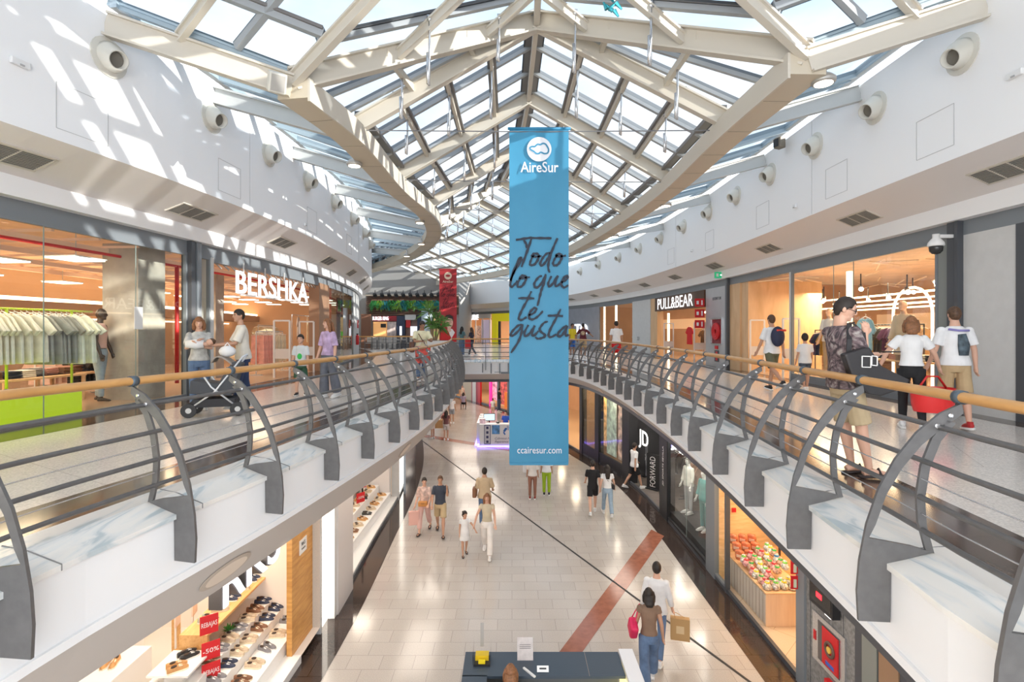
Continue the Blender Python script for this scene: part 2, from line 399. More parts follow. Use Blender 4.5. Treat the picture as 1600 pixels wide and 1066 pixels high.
# ---------------------------------------------------------------- air jets on the high walls
def jet(e, Y, z, label, side):
    t = e.atY(Y); p = e.pt(t, 0, z); n = e.nrm(t); n = Vector((n[0], n[1], 0))
    r = thing('air_jet_nozzle', label, 'air vent', p, 'round air jet nozzles along the '+side+' high wall')
    R = n.to_track_quat('Z', 'Y').to_matrix()
    MB().lathe(p, [(.30, 0), (.30, .015), (.22, .03), (.2, .03)], 24, R).build('wall_plate', OFFW, r, smooth=False)
    d = (n + Vector((0, -.25, -.42))).normalized(); R2 = d.to_track_quat('Z', 'Y').to_matrix()
    MB().lathe(p+n*.02, [(.23, -.02), (.215, .06), (.17, .15), (.145, .24), (.14, .25), (.125, .25), (.12, .1), (.12, .02)], 24, R2).build('nozzle', OFFW, r, smooth=True)
    MB().lathe(p+d*.16, [(.118, 0), (.118, .005)], 20, R2).build('dark_opening', mat('jet_dark', (.16, .15, .13), .8), r)
ordn = ['nearest', 'second', 'third', 'fourth', 'fifth', 'sixth', 'seventh', 'eighth', 'ninth', 'tenth', 'eleventh', 'twelfth', 'thirteenth', 'fourteenth', 'fifteenth', 'sixteenth', 'seventeenth']
for i, Y in enumerate((7.95, 10.2, 12.3, 14.5, 16.9, 19.4, 22.2, 25.2)):
    jet(EL, Y, 10.33, ordn[i]+' round beige air nozzle from the camera on the curved sunlit wall', 'left')
for i, Y in enumerate((7.85, 9.75, 11.75, 13.9, 16.1, 18.4, 20.9, 23.6, 26.6, 29.8, 33.2, 36.8, 40.5, 44.2)):
    jet(ER, Y, 10.33, ordn[i]+' round beige air nozzle from the camera on the shaded white wall', 'right')
# ---------------------------------------------------------------- soffit grilles
GRD = mat('grille_dark', (.15, .145, .135), .6); GRF = mat('grille_frame', (.60, .55, .48), .5)
def grille(e, w, Y, label, side, wd=.95):
    t = e.atY(Y); pe = e.pt(t, 0, 8.78); tw = w.atY(Y); q = w.pt(tw, .22, 8.36)
    u = (q-pe); u.normalize(); tn = e.tan(t); tv = Vector((tn[0], tn[1], 0)); nz = tv.cross(u)
    if nz.z > 0: nz = -nz
    L = (q-pe).length; c = pe+u*(L*.60)+nz*.004
    r = thing('soffit_grille', label, 'air vent', c, 'three-panel air grilles in the '+side+' sloping soffit')
    M = Matrix((tv, u, nz)).transposed(); hw_, hh = wd/2, .19
    m = MB()
    for d in (-1, 1):
        m.box(c+u*(d*hh), (wd+.05, .03, .03), M=M); m.box(c+tv*(d*hw_), (.03, 2*hh, .03), M=M)
    m.box(c-tv*(wd/6), (.02, 2*hh, .028), M=M); m.box(c+tv*(wd/6), (.02, 2*hh, .028), M=M)
    m.build('frame', GRF, r)
    m = MB(); m.box(c, (wd, 2*hh, .008), M=M); m.build('backing', GRD, r)
    m = MB()
    for k in range(11): m.box(c+u*((k-5)*.033)+nz*.008, (wd, .006, .012), M=M)
    m.build('louvres', mat('louvre_beige', (.36, .34, .30), .5), r)
for i, Y in enumerate((6.9, 10.55, 14.2, 17.9, 21.6, 25.3, 29.2)):
    grille(EL, WL, Y, ordn[i]+' three-panel grille from the camera in the soffit above the clothes shop window', 'left', 1.0 if i else 1.3)
for i, Y in enumerate((7.75, 11.1, 15.2, 19.3, 23.4, 27.5, 31.7, 36, 40.3, 44.6, 48.5)):
    grille(ER, WR, Y, ordn[i]+' three-panel grille from the camera in the soffit of the shaded wall', 'right')
# small sensors
for (e, Y, z, lab) in ((EL, 6.75, 9.62, 'white box sensor on the sunlit wall below the nearest air nozzle'), (EL, 14.3, 9.05, 'tiny white sensor low on the sunlit curved wall'),
                       (ER, 7.0, 9.6, 'white box sensor at the near end of the shaded wall'), (ER, 12.6, 9.15, 'small white sensor box low on the shaded wall'), (ER, 20, 9.2, 'small white dome sensor far along the shaded wall')):
    t = e.atY(Y); p = e.pt(t, .03, z); v = e.tan(t); s_ = thing('wall_sensor', lab, 'sensor', p)
    MB().box(p, (.22 if Y < 8 else .12, .05, .09), math.atan2(v[1], v[0])).build('casing', mat('sensor_white', (.75, .75, .75), .4), s_, bevel=.01)
    q = p+Vector((e.nrm(t)[0]*.03, 0, -.03)); MB().box(q, (.05, .02, .02), math.atan2(v[1], v[0])).build('lens', mat('sensor_grey', (.4, .4, .4), .3), s_)

# ================================================================ ROOF
roof = struct('ceiling')
Lg = [(-3.6, 8.4), (-3.28, 10.4), (-3.2, 13.8), (-2.88, 17), (-3.05, 19.9), (-3.9, 23.2), (-5.3, 26.6), (-7.2, 30), (-9.4, 33.3), (-12, 36.6), (-15, 39.5)]
Rg = [(4.4, 7.6), (4.33, 10.1), (4.38, 14), (4.1, 17.9), (3.6, 21.9), (2.85, 26), (1.6, 30.4), (-.2, 34.6), (-2.6, 38.6), (-5.7, 42.4), (-9.5, 46)]
Ag = [None, (.5, 10.45), (.45, 13.9), (.25, 17.6), (-.45, 21.8), (-1.7, 25), (-3.3, 28.6), (-5.3, 32.1), (-7.8, 35.5), (-10.6, 39), (-14, 42.3)]
Lw = [(-6.28, 7.9), (-6.0, 10.3), (-5.82, 13.6), (-5.88, 17.1), (-6.15, 20.3), (-7.0, 25), (-8.3, 30.2), (-10, 35.6), (-12.2, 40.3), (-15, 45.2), (-18, 50)]
Rw = [(6.9, 7.45), (6.93, 10.2), (7.02, 14.2), (7.07, 18.3), (6.9, 23.3), (6.5, 28.2), (5.55, 33.8), (3.6, 40.6), (0.2, 47.7), (-4.5, 54), (-8, 58)]
ZG, ZR, ZW = 10.2, 12.4, 11.05
V3 = lambda p, z: Vector((p[0], p[1], z))
A1 = V3(Ag[1], ZR); A0 = Vector((.4, 6.2, ZR)); AM = Vector((.35, 1.5, ZR)); AN = Vector((.3, -4, ZR))
def rafter(a, b, w=.16, h=.30, m=CREAM, nm='rafter'):
    MB().ibeam(a, b, w, h, .035).build(nm, m, roof)
# girders
def girder(pts, inner):
    g = MB(); q = Path([(pts[0][0]+(pts[0][0]-pts[1][0])*.0, pts[0][1]-1e-3)]+pts, 1)
    g2 = Path(pts, 1); g2.sweep(g, [(-.27, ZG-.30), (.27, ZG-.30), (.27, ZG+.02), (-.27, ZG+.02)], 0, g2.L, .5, True, True); g.build('box_girder', CREAMD, roof)
    s_ = MB(); t = .9
    while t < g2.L:
        s_.bar(g2.pt(t, -.272, ZG-.302), g2.pt(t, .272, ZG-.302), .008, .006); t += 1.3
    s_.build('girder_joint', mat('joint_brown', (.30, .26, .2), .7), roof)
    e = MB(); g2.sweep(e, [(inner*.27, ZG+.02), (inner*.27, ZG-.36), (inner*.31, ZG-.36), (inner*.31, ZG+.02)], 0, g2.L, .5, True, True); e.build('girder_edge', CREAM, roof)
girder(Lg, 1); girder(Rg, -1)
GLZ = MB(); TOPN = 10
def lerp(a, b, t): return a+(b-a)*t
winM = MB()
opener_spots = []
def slope(a0, b0, a1, b1, nrow, ncol, bars=GBAR, purl=CREAM, openers=True, framed=True):
    """glazed slope patch between frame 0 (a0 eave -> b0 ridge) and frame 1"""
    up = Vector((0, 0, .20))
    a0, b0, a1, b1 = [Vector(v)+up for v in (a0, b0, a1, b1)]
    GLZ.add([a0, b0, b1, a1], [(0, 1, 2, 3)])
    pu = MB(); gb = MB(); dk = MB()
    for i in range(1, nrow):
        t = i/nrow; p = lerp(a0, b0, t); q = lerp(a1, b1, t)
        pu.bar(p-up*.55, q-up*.55, .07, .14); dk.bar(p+Vector((0, 0, -.03)), q+Vector((0, 0, -.03)), .2, .07)
    if nrow > 1: pu.build('purlin', purl, roof)
    for j in range(1, ncol):
        t = j/ncol; gb.bar(lerp(a0, a1, t), lerp(b0, b1, t), .10, .15)
    for s_, (p, q) in enumerate(((a0, b0), (a1, b1))):
        d = (a1-a0)*(.035 if s_ == 0 else -.035); gb.bar(p+d, q+d, .10, .10)
    gb.build('sun_patch_bar', bars, roof)
    if framed:
        for s_, (p, q) in enumerate(((a0, a1), (b0, b1))):
            d = (b0-a0)*(.05 if s_ == 0 else -.03); dk.bar(p+d, q+d, .22, .09)
    if dk.v: dk.build('window_frame', GBARD, roof)
    if openers:
        for i in range(1, nrow):
            for tt in (.28,):
                t = i/nrow; opener_spots.append(lerp(lerp(a0, b0, t), lerp(a1, b1, t), tt))
# gable bays
for i in range(1, len(Lg)-1):
    l0, l1 = V3(Lg[i], ZG), V3(Lg[i+1], ZG); r0, r1 = V3(Rg[i], ZG), V3(Rg[i+1], ZG); k0, k1 = V3(Ag[i], ZR), V3(Ag[i+1], ZR)
    rafter(l0, k0); rafter(r0, k0)
    if i == len(Lg)-2: rafter(l1, k1); rafter(r1, k1)
    slope(l0, k0, l1, k1, 4, 3, openers=i < 9); slope(r0, k0, r1, k1, 4, 3, openers=i < 9)
    MB().bar(k0, k1, .10, .24).build('ridge_beam', CREAM, roof)
# near bays: valley rafters from the first girder nodes
L1, R1 = V3(Lg[0], ZG), V3(Rg[0], ZG); L2, R2 = V3(Lg[1], ZG), V3(Rg[1], ZG)
rafter(L1, A1, .2, .34); rafter(R1, A1, .2, .34)
GLZ.add([L1+Vector((0, 0, .2)), A1+Vector((0, 0, .2)), L2+Vector((0, 0, .2))], [(0, 1, 2)]); GLZ.add([R1+Vector((0, 0, .2)), A1+Vector((0, 0, .2)), R2+Vector((0, 0, .2))], [(0, 1, 2)])
for a, b, c in ((L1, L2, A1), (R1, R2, A1)):
    m = MB(); d = MB()
    for t in (.33, .66):
        m.bar(lerp(a, c, t)+Vector((0, 0, .1)), lerp(b, c, t)+Vector((0, 0, .1)), .09, .14)
    m.build('purlin', CREAM, roof)
    m = MB(); m.bar(lerp(a, b, .5)+Vector((0, 0, .2)), c+Vector((0, 0, .2)), .09, .12); m.bar(lerp(a, b, .85)+Vector((0, 0, .2)), c+Vector((0, 0, .2)), .09, .12); m.build('sun_patch_bar', GBAR, roof)
    opener_spots.append(lerp(lerp(a, c, .33), lerp(b, c, .33), .6)+Vector((0, 0, .2)))
MB().bar(A1, AN, .12, .26).build('ridge_beam', CREAM, roof)
upv = Vector((0, 0, .2))
for sgn, N1, W1 in ((-1, L1, V3(Lw[0], ZW)), (1, R1, V3(Rw[0], ZW))):
    w1 = Vector((sgn*7.3, 2.5, ZW)); w2 = Vector((sgn*7.6, -4, ZW)); D = A0-N1
    for t3 in ((N1, A1, A0), (W1, N1, A0), (W1, A0, AM), (W1, AM, w1), (w1, AM, AN), (w1, AN, w2)): GLZ.add([v+upv for v in t3], [(0, 1, 2)])
    rafter(N1, A0, .12, .2)
    for t in (.38, .76):
        p = lerp(N1, A1, t); q = lerp(A0, A1, t); rafter(p, q, .10, .16); opener_spots.append(lerp(p, q, .25)+upv)
    PW = lerp(N1, W1, .62); QW = PW+D*.75; rafter(PW, QW, .10, .16)
    mm = MB(); dkm = MB()
    for t in (.13, .33, .55, .78):                      # bars crossing the diagonals, parallel to the valley rafter
        p = N1+D*t+upv; q = lerp(A1, A0, t)+upv; mm.bar(p, q, .12, .14); dkm.bar(p+Vector((0, 0, .05)), q+Vector((0, 0, .05)), .2, .05)
    for t in (.16, .42, .7):
        mm.bar(N1+D*t+upv, PW+D*t+upv, .12, .14); dkm.bar(N1+D*t+upv*1.3, PW+D*t+upv*1.3, .2, .05); mm.bar(PW+D*t+upv, lerp(W1, w1, t*.9)+upv, .12, .14)
    p = lerp(N1, PW, .5)+upv; mm.bar(p, p+D*.8, .1, .14)
    mm.build('sun_patch_bar', GBAR, roof); dkm.build('window_frame', GBARD, roof)
    rafter(w1, AM); rafter(w2, AN)
q = MB()  # unseen bars added to break the sun on the left wall into patches
for y in (4.2, 5.2, 6.2, 7.0):
    for sgn in (-1, 1): q.bar((.35, y, 12.55), (sgn*6.9, y, 11.2), .16, .2)
for x in (-5.4, -3.8, -2, 2.2, 4, 5.6):
    z = 12.5-abs(x-.35)*.2; q.bar((x, 3.6, z), (x, 7.1, z), .16, .2)
q.build('sun_patch_bar', GBAR, roof)
# side bays from girder to wall
def sidebay(g0, w0, g1, w1, k, thick):
    up = Vector((0, 0, .16)); GLZ.add([g0+up, w0+up, w1+up, g1+up], [(0, 1, 2, 3)])
    m = MB()
    for j in range(1, k): m.bar(lerp(g0, g1, j/k)+up, lerp(w0, w1, j/k)+up, .10, .20)
    m.bar(lerp(g0, g1, .03)+up, lerp(w0, w1, .03)+up, .08, .14); m.bar(lerp(g0, g1, .97)+up, lerp(w0, w1, .97)+up, .08, .14)
    m.build('sun_patch_bar', BLUEBAR, roof)
    m = MB(); m.bar(lerp(w0, g0, .04)+up, lerp(w1, g1, .04)+up, .12, .16); m.build('window_frame', BLUEBAR, roof)
for G_, W_ in ((Lg, Lw), (Rg, Rw)):
    for i in range(len(G_)):
        rafter(V3(G_[i], ZG-.1), V3(W_[i], ZW-.22), .14, .30 if i else .34, CREAM if i == 0 else mat('pale_grey_beam', (.52, .53, .52), .5))
        if i < len(G_)-1: sidebay(V3(G_[i], ZG), V3(W_[i], ZW), V3(G_[i+1], ZG), V3(W_[i+1], ZW), 3 if i else 2, .1)
GLZ.build('glass_roof', SKYGLASS, roof, recalc=False)
# window opener tubes hanging from the purlins
for i, p in enumerate(opener_spots):
    L = .95 + .15*((i*7) % 3)
    m = MB(); m.tube([p-Vector((0, 0, .1)), p-Vector((0, 0, L*.5)), p-Vector((.01, 0, L))], .022 if p.y < 30 else .03, 6)
    m.tube([p-Vector((.03, 0, L*.55)), p-Vector((.03, 0, L*.98))], .03, 6); m.box(p-Vector((0, 0, .1)), (.08, .08, .1))
    m.build('window_opener_tube', CHROME, roof, smooth=True)
# unseen opaque roof added overhead to keep sun off the near left wall
q = MB(); q.face([(-9, 3.6, 11.3), (.3, 3.6, 12.75), (9, 3.6, 11.3), (9, -6, 11.3), (.3, -6, 12.75), (-9, -6, 11.3)]); q.build('ceiling_sun_blocker', WHITE, kind='structure')
# ---------------------------------------------------------------- cables across between girders
for i, (a, b, z, lab) in enumerate(((Lg[1], Rg[1], 10.17, 'thin steel cable that carries the blue banner'), (Lg[2], Rg[2], 10.15, 'thin steel cable behind the blue banner at the second roof frame'), (Lg[3], Rg[3], 10.15, 'thin steel cable at the third roof frame, behind the blue banner'), (Lg[5], Rg[5], 10.1, 'far thin steel cable across the roof valley'))):
    m = MB(); A = Vector((a[0]+.2, 10.43 if i == 0 else a[1], z)); B = Vector((b[0]-.2, 10.43 if i == 0 else b[1], z))
    m.tube([A, lerp(A, B, .5)-Vector((0, 0, .03)), B], .012, 5); tag(m.build('steel_cable', mat('cable_grey', (.18, .18, .19), .4), None), lab, 'cable', 'steel cables across the roof')
# spot lamps under the girders
def spot(p, lab, on=True):
    r = thing('roof_spotlight', lab, 'spotlight', p, 'round spotlights hanging from the roof girders')
    MB().box(p+Vector((0, 0, -.10)), (.05, .05, .24)).build('bracket', CHROME, r)
    MB().lathe(p+Vector((0, 0, -.36)), [(.15, 0), (.17, .02), (.17, .07), (.11, .13), (.05, .16), (.04, .2)], 20).build('housing', mat('lamp_grey', (.45, .43, .40), .4, .4), r, smooth=True)
    MB().lathe(p+Vector((0, 0, -.366)), [(.13, 0), (.13, .01)], 20).build('lamp_lens', mat('lamp_glow', (1, .86, .66), .4, emis=5), r)
gl = Path(Lg, 1); gr = Path(Rg, 1)
for Y, l in ((11.6, 'round glowing spotlight under the curved girder on the sunlit side, nearest'), (17.8, 'second glowing spotlight under the curved girder on the sunlit side'), (22.3, 'small spotlight far along the curved girder'), (26, 'tiny spotlight at the far bend of the curved girder')):
    spot(gl.pt(gl.atY(Y), -.33, ZG-.02), l)
for Y, l in ((7.8, 'round glowing spotlight at the near end of the straight girder'), (15.5, 'second glowing spotlight along the straight girder'), (20.6, 'third small spotlight along the straight girder'), (26.3, 'farthest visible spotlight along the straight girder')):
    spot(gr.pt(gr.atY(Y), .36, ZG+.02), l)
p = Vector((-3.72, 8.1, 10.02)); r = thing('box_speaker', 'small beige box speaker at the near end of the curved roof girder', 'speaker', p)
R = Matrix.Rotation(.6, 3, 'Z') @ Matrix.Rotation(.5, 3, 'X'); MB().box(p, (.26, .22, .3), M=R).build('cabinet', OFFW, r, bevel=.02)
MB().box(p+R @ Vector((0, -.115, 0)), (.2, .01, .24), M=R).build('grille', mat('speaker_mesh', (.4, .38, .35), .7), r)
p = Vector((ER.pt(ER.atY(13.0), .2, 10.85))); r = thing('box_speaker', 'small dark speaker box high where the glass meets the shaded wall', 'speaker', p)
MB().box(p, (.2, .2, .26), .4).build('cabinet', mat('speaker_brown', (.2, .17, .13), .6), r, bevel=.02); MB().box(p+Vector((-.11, -.02, 0)), (.01, .14, .2), .4).build('grille', BLACK, r)
m = MB(); random.seed(5)
for k in range(9):
    p0 = Vector((1.37, 7.1, 10.62))+Vector((random.uniform(-.06, .08), 0, random.uniform(-.12, .1))); m.tube([p0, p0+Vector((random.uniform(-.1, .1), 0, random.uniform(-.12, .12)))], [.03, .012], 6)
tag(m.build('deflated_balloon', mat('teal_foil', (.05, .35, .40), .25, .6), None), 'crumpled teal foil balloon caught at the tip of a window opener tube', 'balloon')

# ================================================================ RAILINGS
def railing(pth, stations, label, name='gallery_balustrade', a=0, b=None, mirror=1):
    b = pth.L if b is None else b
    r = thing(name, label, 'railing', pth.pt((a+b)/2, 0, UF))
    m = MB(); m.tube([pth.pt(t, 0, 5.66) for t in pth.ss(a, b, .35)], [(.042, .036)]*len(pth.ss(a, b, .35)), 12); m.build('handrail', RAILWOOD, r, smooth=True)
    for o, z in ((.13, 5.46), (.225, 5.235), (.25, 5.0), (.235, 4.78)):
        m = MB(); m.tube([pth.pt(t, o, z) for t in pth.ss(a, b, .35)], .019, 8); m.build('horizontal_rod', POST, r, smooth=True)
    for o, z in ((.245, 5.12), (.245, 4.89)):
        m = MB(); m.tube([pth.pt(t, o, z) for t in pth.ss(a, b, .35)], .005, 5); m.build('wire', CHROME, r, smooth=True)
    for t in stations:
        base = pth.pt(t); n = pth.nrm(t); N = Vector((n[0], n[1], 0)); T = Vector((pth.tan(t)[0], pth.tan(t)[1], 0))
        Q = lambda o, z: Vector((base.x, base.y, 0))+N*o+Vector((0, 0, z))
        # outer bow + plate as one flat plate outline
        out = [(.0, 5.62), (.13, 5.55), (.27, 5.42), (.40, 5.24), (.50, 5.04), (.575, 4.8), (.62, 4.55), (.635, 4.35), (.625, 4.15)]
        inn = [(.43, 4.155), (.425, 4.50), (.45, 4.54), (.17, 4.635), (.30, 4.67), (.562, 4.71), (.52, 4.8), (.455, 5.0), (.36, 5.18), (.24, 5.34), (.10, 5.47), (-.01, 5.555)]
        th = .022
        m = MB(); m.prism([Q(o, z)-T*th/2 for o, z in out+inn], T*th)
        post = m.build('stanchion', POST, r)
        arc = [(.06, 5.5), (.15, 5.38), (.215, 5.2), (.245, 5.0), (.235, 4.82), (.19, 4.64)]; w = .026
        pl = [(o+w, z+.01) for o, z in arc]+[(o-w, z-.01) for o, z in reversed(arc)]
        m = MB(); m.prism([Q(o, z)-T*.011 for o, z in pl], T*.022); m.build('inner_strut', POST, post)
        if base.y < 14:
            m = MB(); m.tube([pth.pt(t-.03, 0, 5.66), pth.pt(t+.03, 0, 5.66)], .046, 12); m.build('rail_clamp', mat('clamp_grey', (.10, .13, .16), .4, .4), post, smooth=True)
            m = MB()
            for o, z in ((.07, 5.54), (.15, 5.47)):
                R = (-T).to_track_quat('Z', 'Y').to_matrix(); m.lathe(Q(o, z)-T*.011, [(.016, 0), (.016, .01), (.01, .014)], 10, R); R = T.to_track_quat('Z', 'Y').to_matrix(); m.lathe(Q(o, z)+T*.011, [(.016, 0), (.016, .01), (.01, .014)], 10, R)
            m.build('bolt', CHROME, post)
    return r
st = [RL.atY(y) for y in (-.6, .6, 1.85, 3.08, 4.41, 5.53)]
t = RL.atY(6.72)
while t < RL.L-.2: st.append(t); t += 1.12
railing(RL, st, 'curved grey balustrade with oak handrail bulging along the gallery by the clothes shops')
st = [RR.atY(y) for y in (-.4, 1.0, 2.36, 3.36, 4.5, 5.6, 6.85)]
t = RR.atY(8.2)
while t < RR.L-.3: st.append(t); t += 1.22
railing(RR, st, 'long grey balustrade with oak handrail that runs straight and bends across the bridge')
# ================================================================ camera, sky, sun
cam = bpy.data.cameras.new('camera'); cam.lens = 18; cam.sensor_width = 36; cam.sensor_fit = 'HORIZONTAL'; cam.shift_y = (HY-533)/1600; cam.clip_end = 300
co = bpy.data.objects.new('camera', cam); C.objects.link(co); co.location = (0, 0, CZ); co.rotation_euler = (PI/2, 0, 0); bpy.context.scene.camera = co
w = bpy.data.worlds.new('sky'); bpy.context.scene.world = w; w.use_nodes = True; n = w.node_tree.nodes; l = w.node_tree.links
bg = n['Background']; tc = n.new('ShaderNodeTexCoord'); mp = n.new('ShaderNodeMapping'); mp.inputs['Scale'].default_value = (1.2, 1.2, 3)
ns = n.new('ShaderNodeTexNoise'); ns.inputs['Scale'].default_value = 2.0; ns.inputs['Detail'].default_value = 7; r = n.new('ShaderNodeValToRGB')
r.color_ramp.elements[0].position = .42; r.color_ramp.elements[0].color = (.66, .82, 1.0, 1); r.color_ramp.elements[1].position = .60; r.color_ramp.elements[1].color = (1.0, 1.0, 1.0, 1)
l.new(tc.outputs['Generated'], mp.inputs[0]); l.new(mp.outputs[0], ns.inputs['Vector']); l.new(ns.outputs['Fac'], r.inputs[0]); l.new(r.outputs[0], bg.inputs[0])
bg.inputs[1].default_value = 2.4
s = bpy.data.lights.new('sun', 'SUN'); s.energy = 12; s.angle = .009; s.color = (1, .93, .82); so_ = bpy.data.objects.new('sun', s); C.objects.link(so_)
SD = Vector((-1, .42, -.33)).normalized(); so_.rotation_euler = SD.to_track_quat('-Z', 'Y').to_euler()
rad_ = math.radians
def area(name, loc, size, power, col=(1, .85, .68), rot=(0, 0, 0)):
    a = bpy.data.lights.new(name, 'AREA'); a.energy = power; a.color = col; a.shape = 'RECTANGLE'; a.size = size[0]; a.size_y = size[1]
    o = bpy.data.objects.new(name, a); C.objects.link(o); o.location = loc; o.rotation_euler = rot; return o
area('rear_fill_light', (0, -4.2, 7.2), (9, 3.5), 420, (1, .93, .86), (rad_(78), 0, 0))  # unseen fill light behind the camera, added to brighten the fascias
sc = bpy.context.scene
sc.view_settings.view_transform = 'Standard'; sc.view_settings.look = 'None'; sc.view_settings.exposure = .14
sc.cycles.max_bounces = 7; sc.cycles.diffuse_bounces = 4; sc.cycles.glossy_bounces = 3; sc.cycles.transparent_max_bounces = 16; sc.cycles.transmission_bounces = 4
sc.cycles.use_denoising = True; sc.cycles.sample_clamp_indirect = 6; sc.cycles.caustics_reflective = False; sc.cycles.caustics_refractive = False
sc.cycles.use_adaptive_sampling = True; sc.cycles.adaptive_threshold = .03
# ================================================================ SHOPFRONT HELPERS
def TV(p, t): v = p.tan(t); return Vector((v[0], v[1], 0))
def NV(p, t): v = p.nrm(t); return Vector((v[0], v[1], 0))
def pxs(p, a, b):
    x, y = p.atpx(a), p.atpx(b); return (x, y) if x < y else (y, x)
def panel(p, a, b, z0, z1, m, name='panel', parent=None, o0=-.02, o1=.03, kind=None, bevel=0):
    q = MB(); p.boxsweep(q, a, b, o0, o1, z0, z1); return q.build(name, m, parent, kind=kind, bevel=bevel)
def gpane(p, a, b, z0, z1, m, parent, name='pane', o=0.0):
    q = MB(); p.sweep(q, [(o, z0), (o, z1)], a, b); return q.build(name, m, parent)
NW = [0]
def shopwindow(p, a, b, z0, z1, joints=(), glass=None, frame=STEEL, fw=.06, o=0.0):
    NW[0] += 1; r = struct('window_%d' % NW[0], p.pt((a+b)/2, o, z0))
    q = MB(); p.boxsweep(q, a, b, o-.04, o+.04, z0, z0+fw); p.boxsweep(q, a, b, o-.04, o+.04, z1-fw, z1)
    for t in (a, b): q.box(p.pt(t, o, (z0+z1)/2), (.08, fw, z1-z0), math.atan2(NV(p, t).y, NV(p, t).x))
    q.build('window_frame', frame, r)
    xs = [a]+[a+(b-a)*j for j in joints]+[b]
    for i in range(len(xs)-1): gpane(p, xs[i]+.004, xs[i+1]-.004, z0+fw, z1-fw, glass or SHOPGLASS, r, o=o)
    if joints:
        q = MB()
        for x in xs[1:-1]: q.bar(p.pt(x, o, z0), p.pt(x, o, z1), .012, .012)
        q.build('glass_joint', mat('joint_green', (.25, .32, .30), .3), r)
    return r
def room(nm, p, a, b, d, z0, z1, fl, wa, ce, back=None):
    r = struct(nm, p.pt((a+b)/2, 0, z0))
    def sw(sec, m, n_):
        q = MB(); p.sweep(q, sec, a, b); q.build(n_, m, r)
    sw([(.0, z0), (-d, z0)], fl, 'shop_floor'); sw([(-.0, z1), (-d, z1)], ce, 'shop_ceiling'); sw([(-d, z0), (-d, z1)], back or wa, 'back_wall')
    for t in (a, b):
        q = MB(); q.face([p.pt(t, 0, z0), p.pt(t, -d, z0), p.pt(t, -d, z1), p.pt(t, 0, z1)]); q.build('side_wall', wa, r)
    return r
def letters(body, p, t, o, z, h, m, parent, width=None, depth=.03, bold=0, sideways=False, name='lettering'):
    """text on the facade, read from inside the hall"""
    n = NV(p, t); x = Vector((0, 0, 1)).cross(n)
    c = p.pt(t, o, z)
    if sideways: M = frameM(c, (0, 0, 1), n.cross(Vector((0, 0, 1))))
    else: M = frameM(c, x, (0, 0, 1))
    text(body, h, m, name, parent, M, depth, width=width, bold=bold)
GLOWW = mat('glowing_letter_white', (1, 1, 1), .5, emis=1.5)
GLOWS = mat('warm_light_strip', (1, .82, .55), .5, emis=3.5)
GLOWP = mat('led_panel_glow', (1, .93, .80), .5, emis=2.5)
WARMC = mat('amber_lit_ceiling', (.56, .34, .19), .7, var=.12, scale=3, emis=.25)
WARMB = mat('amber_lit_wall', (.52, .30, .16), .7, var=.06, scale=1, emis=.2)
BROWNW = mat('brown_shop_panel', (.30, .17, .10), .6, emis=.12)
SHOPF = mat('polished_tan_floor', (.62, .45, .32), .15)
CONC = mat('raw_concrete', (.42, .38, .33), .8, var=.25, scale=2.5)
LWOOD = woodmat('light_oak_panel', (.60, .38, .20), (.74, .51, .30), (1, 1, .25), .45, 3)
MET = mat('brushed_metal_panel', (.52, .53, .55), .35, .4, var=.06, scale=2)
GREYP = mat('light_grey_panel', (.60, .60, .59), .5, var=.04, scale=6)
LIME = mat('lime_green_glow', (.55, .72, .03), .5, emis=.3)  # glow added to the colour to brighten the plinth, which is no lamp
REDS = mat('signal_red', (.62, .015, .02), .45)
NAVY = mat('navy_cloth', (.02, .03, .07), .8)
UZ0, UZ1 = UF, 7.80

# ================================================================ UPPER LEFT: clothes shop with big window
wl = lambda px: WL.atpx(px)
wlo = lambda px, o: WL.atpx(px, 1.5, o)
s0 = WL.atY(.2); sA = wl(290); sB = wl(306); sC = wl(326); sD = wl(496); sE = wl(512); sF = wl(551); sG = WL.atY(29.5)
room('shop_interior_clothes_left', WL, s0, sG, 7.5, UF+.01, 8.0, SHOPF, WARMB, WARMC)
shopwindow(WL, s0, sA, UF, UZ1, (.30, .50, .72, .88), glass=SHOPGLASS)
r = thing('steel_column', 'double dark steel column between the big clothes shop window and the clothes shop entrance', 'column', WL.pt((sA+sB)/2, 0, UF))
panel(WL, sA, sA+.12, UF, 8.06, DSTEEL, 'flange', r, -.1, .14); panel(WL, sB-.14, sB, UF, 8.06, STEEL, 'flange', r, -.1, .14); panel(WL, sA+.12, sB-.14, UF, 8.06, STEEL, 'web', r, -.05, .05)
shopwindow(WL, sB, sC, UF, UZ1, ())
# entrance portal with brown jamb and glowing name
r = thing('entrance_portal', 'brown shop entrance portal with slatted header behind glowing letters', 'doorway', WL.pt(sC, 0, UF))
panel(WL, sC, sC+.10, UF, UZ1, GREYP, 'jamb', r, -.3, .06); panel(WL, sD, sE, UF, UZ1, BROWNW, 'jamb', r, -.3, .06)
panel(WL, sC+.1, sD, 7.70, UZ1+.02, STEEL, 'header', r, -.1, .04)
q = MB(); t = sC+.3
while t < sD: q.bar(WL.pt(t, -.05, 7.72), WL.pt(t+.25, -.05, 7.60), .03, .03); t += .3
q.build('truss_bars', mat('truss_grey', (.3, .28, .26), .5), r)
sg = thing('shop_sign', 'glowing white BERSHKA letters hanging in the shop entrance', 'sign', WL.pt(wl(430), .1, 6.95))
letters('BERSHKA', WL, wl(426), .10, 7.28, .82, GLOWW, sg, width=4.1, depth=.012, bold=.004)
q = MB()
for px in (376, 410, 440, 470): q.bar(WL.pt(wl(px), .08, 7.5), WL.pt(wl(px), .08, 7.82), .025, .025)
q.build('hanger_rod', GREYP, sg)
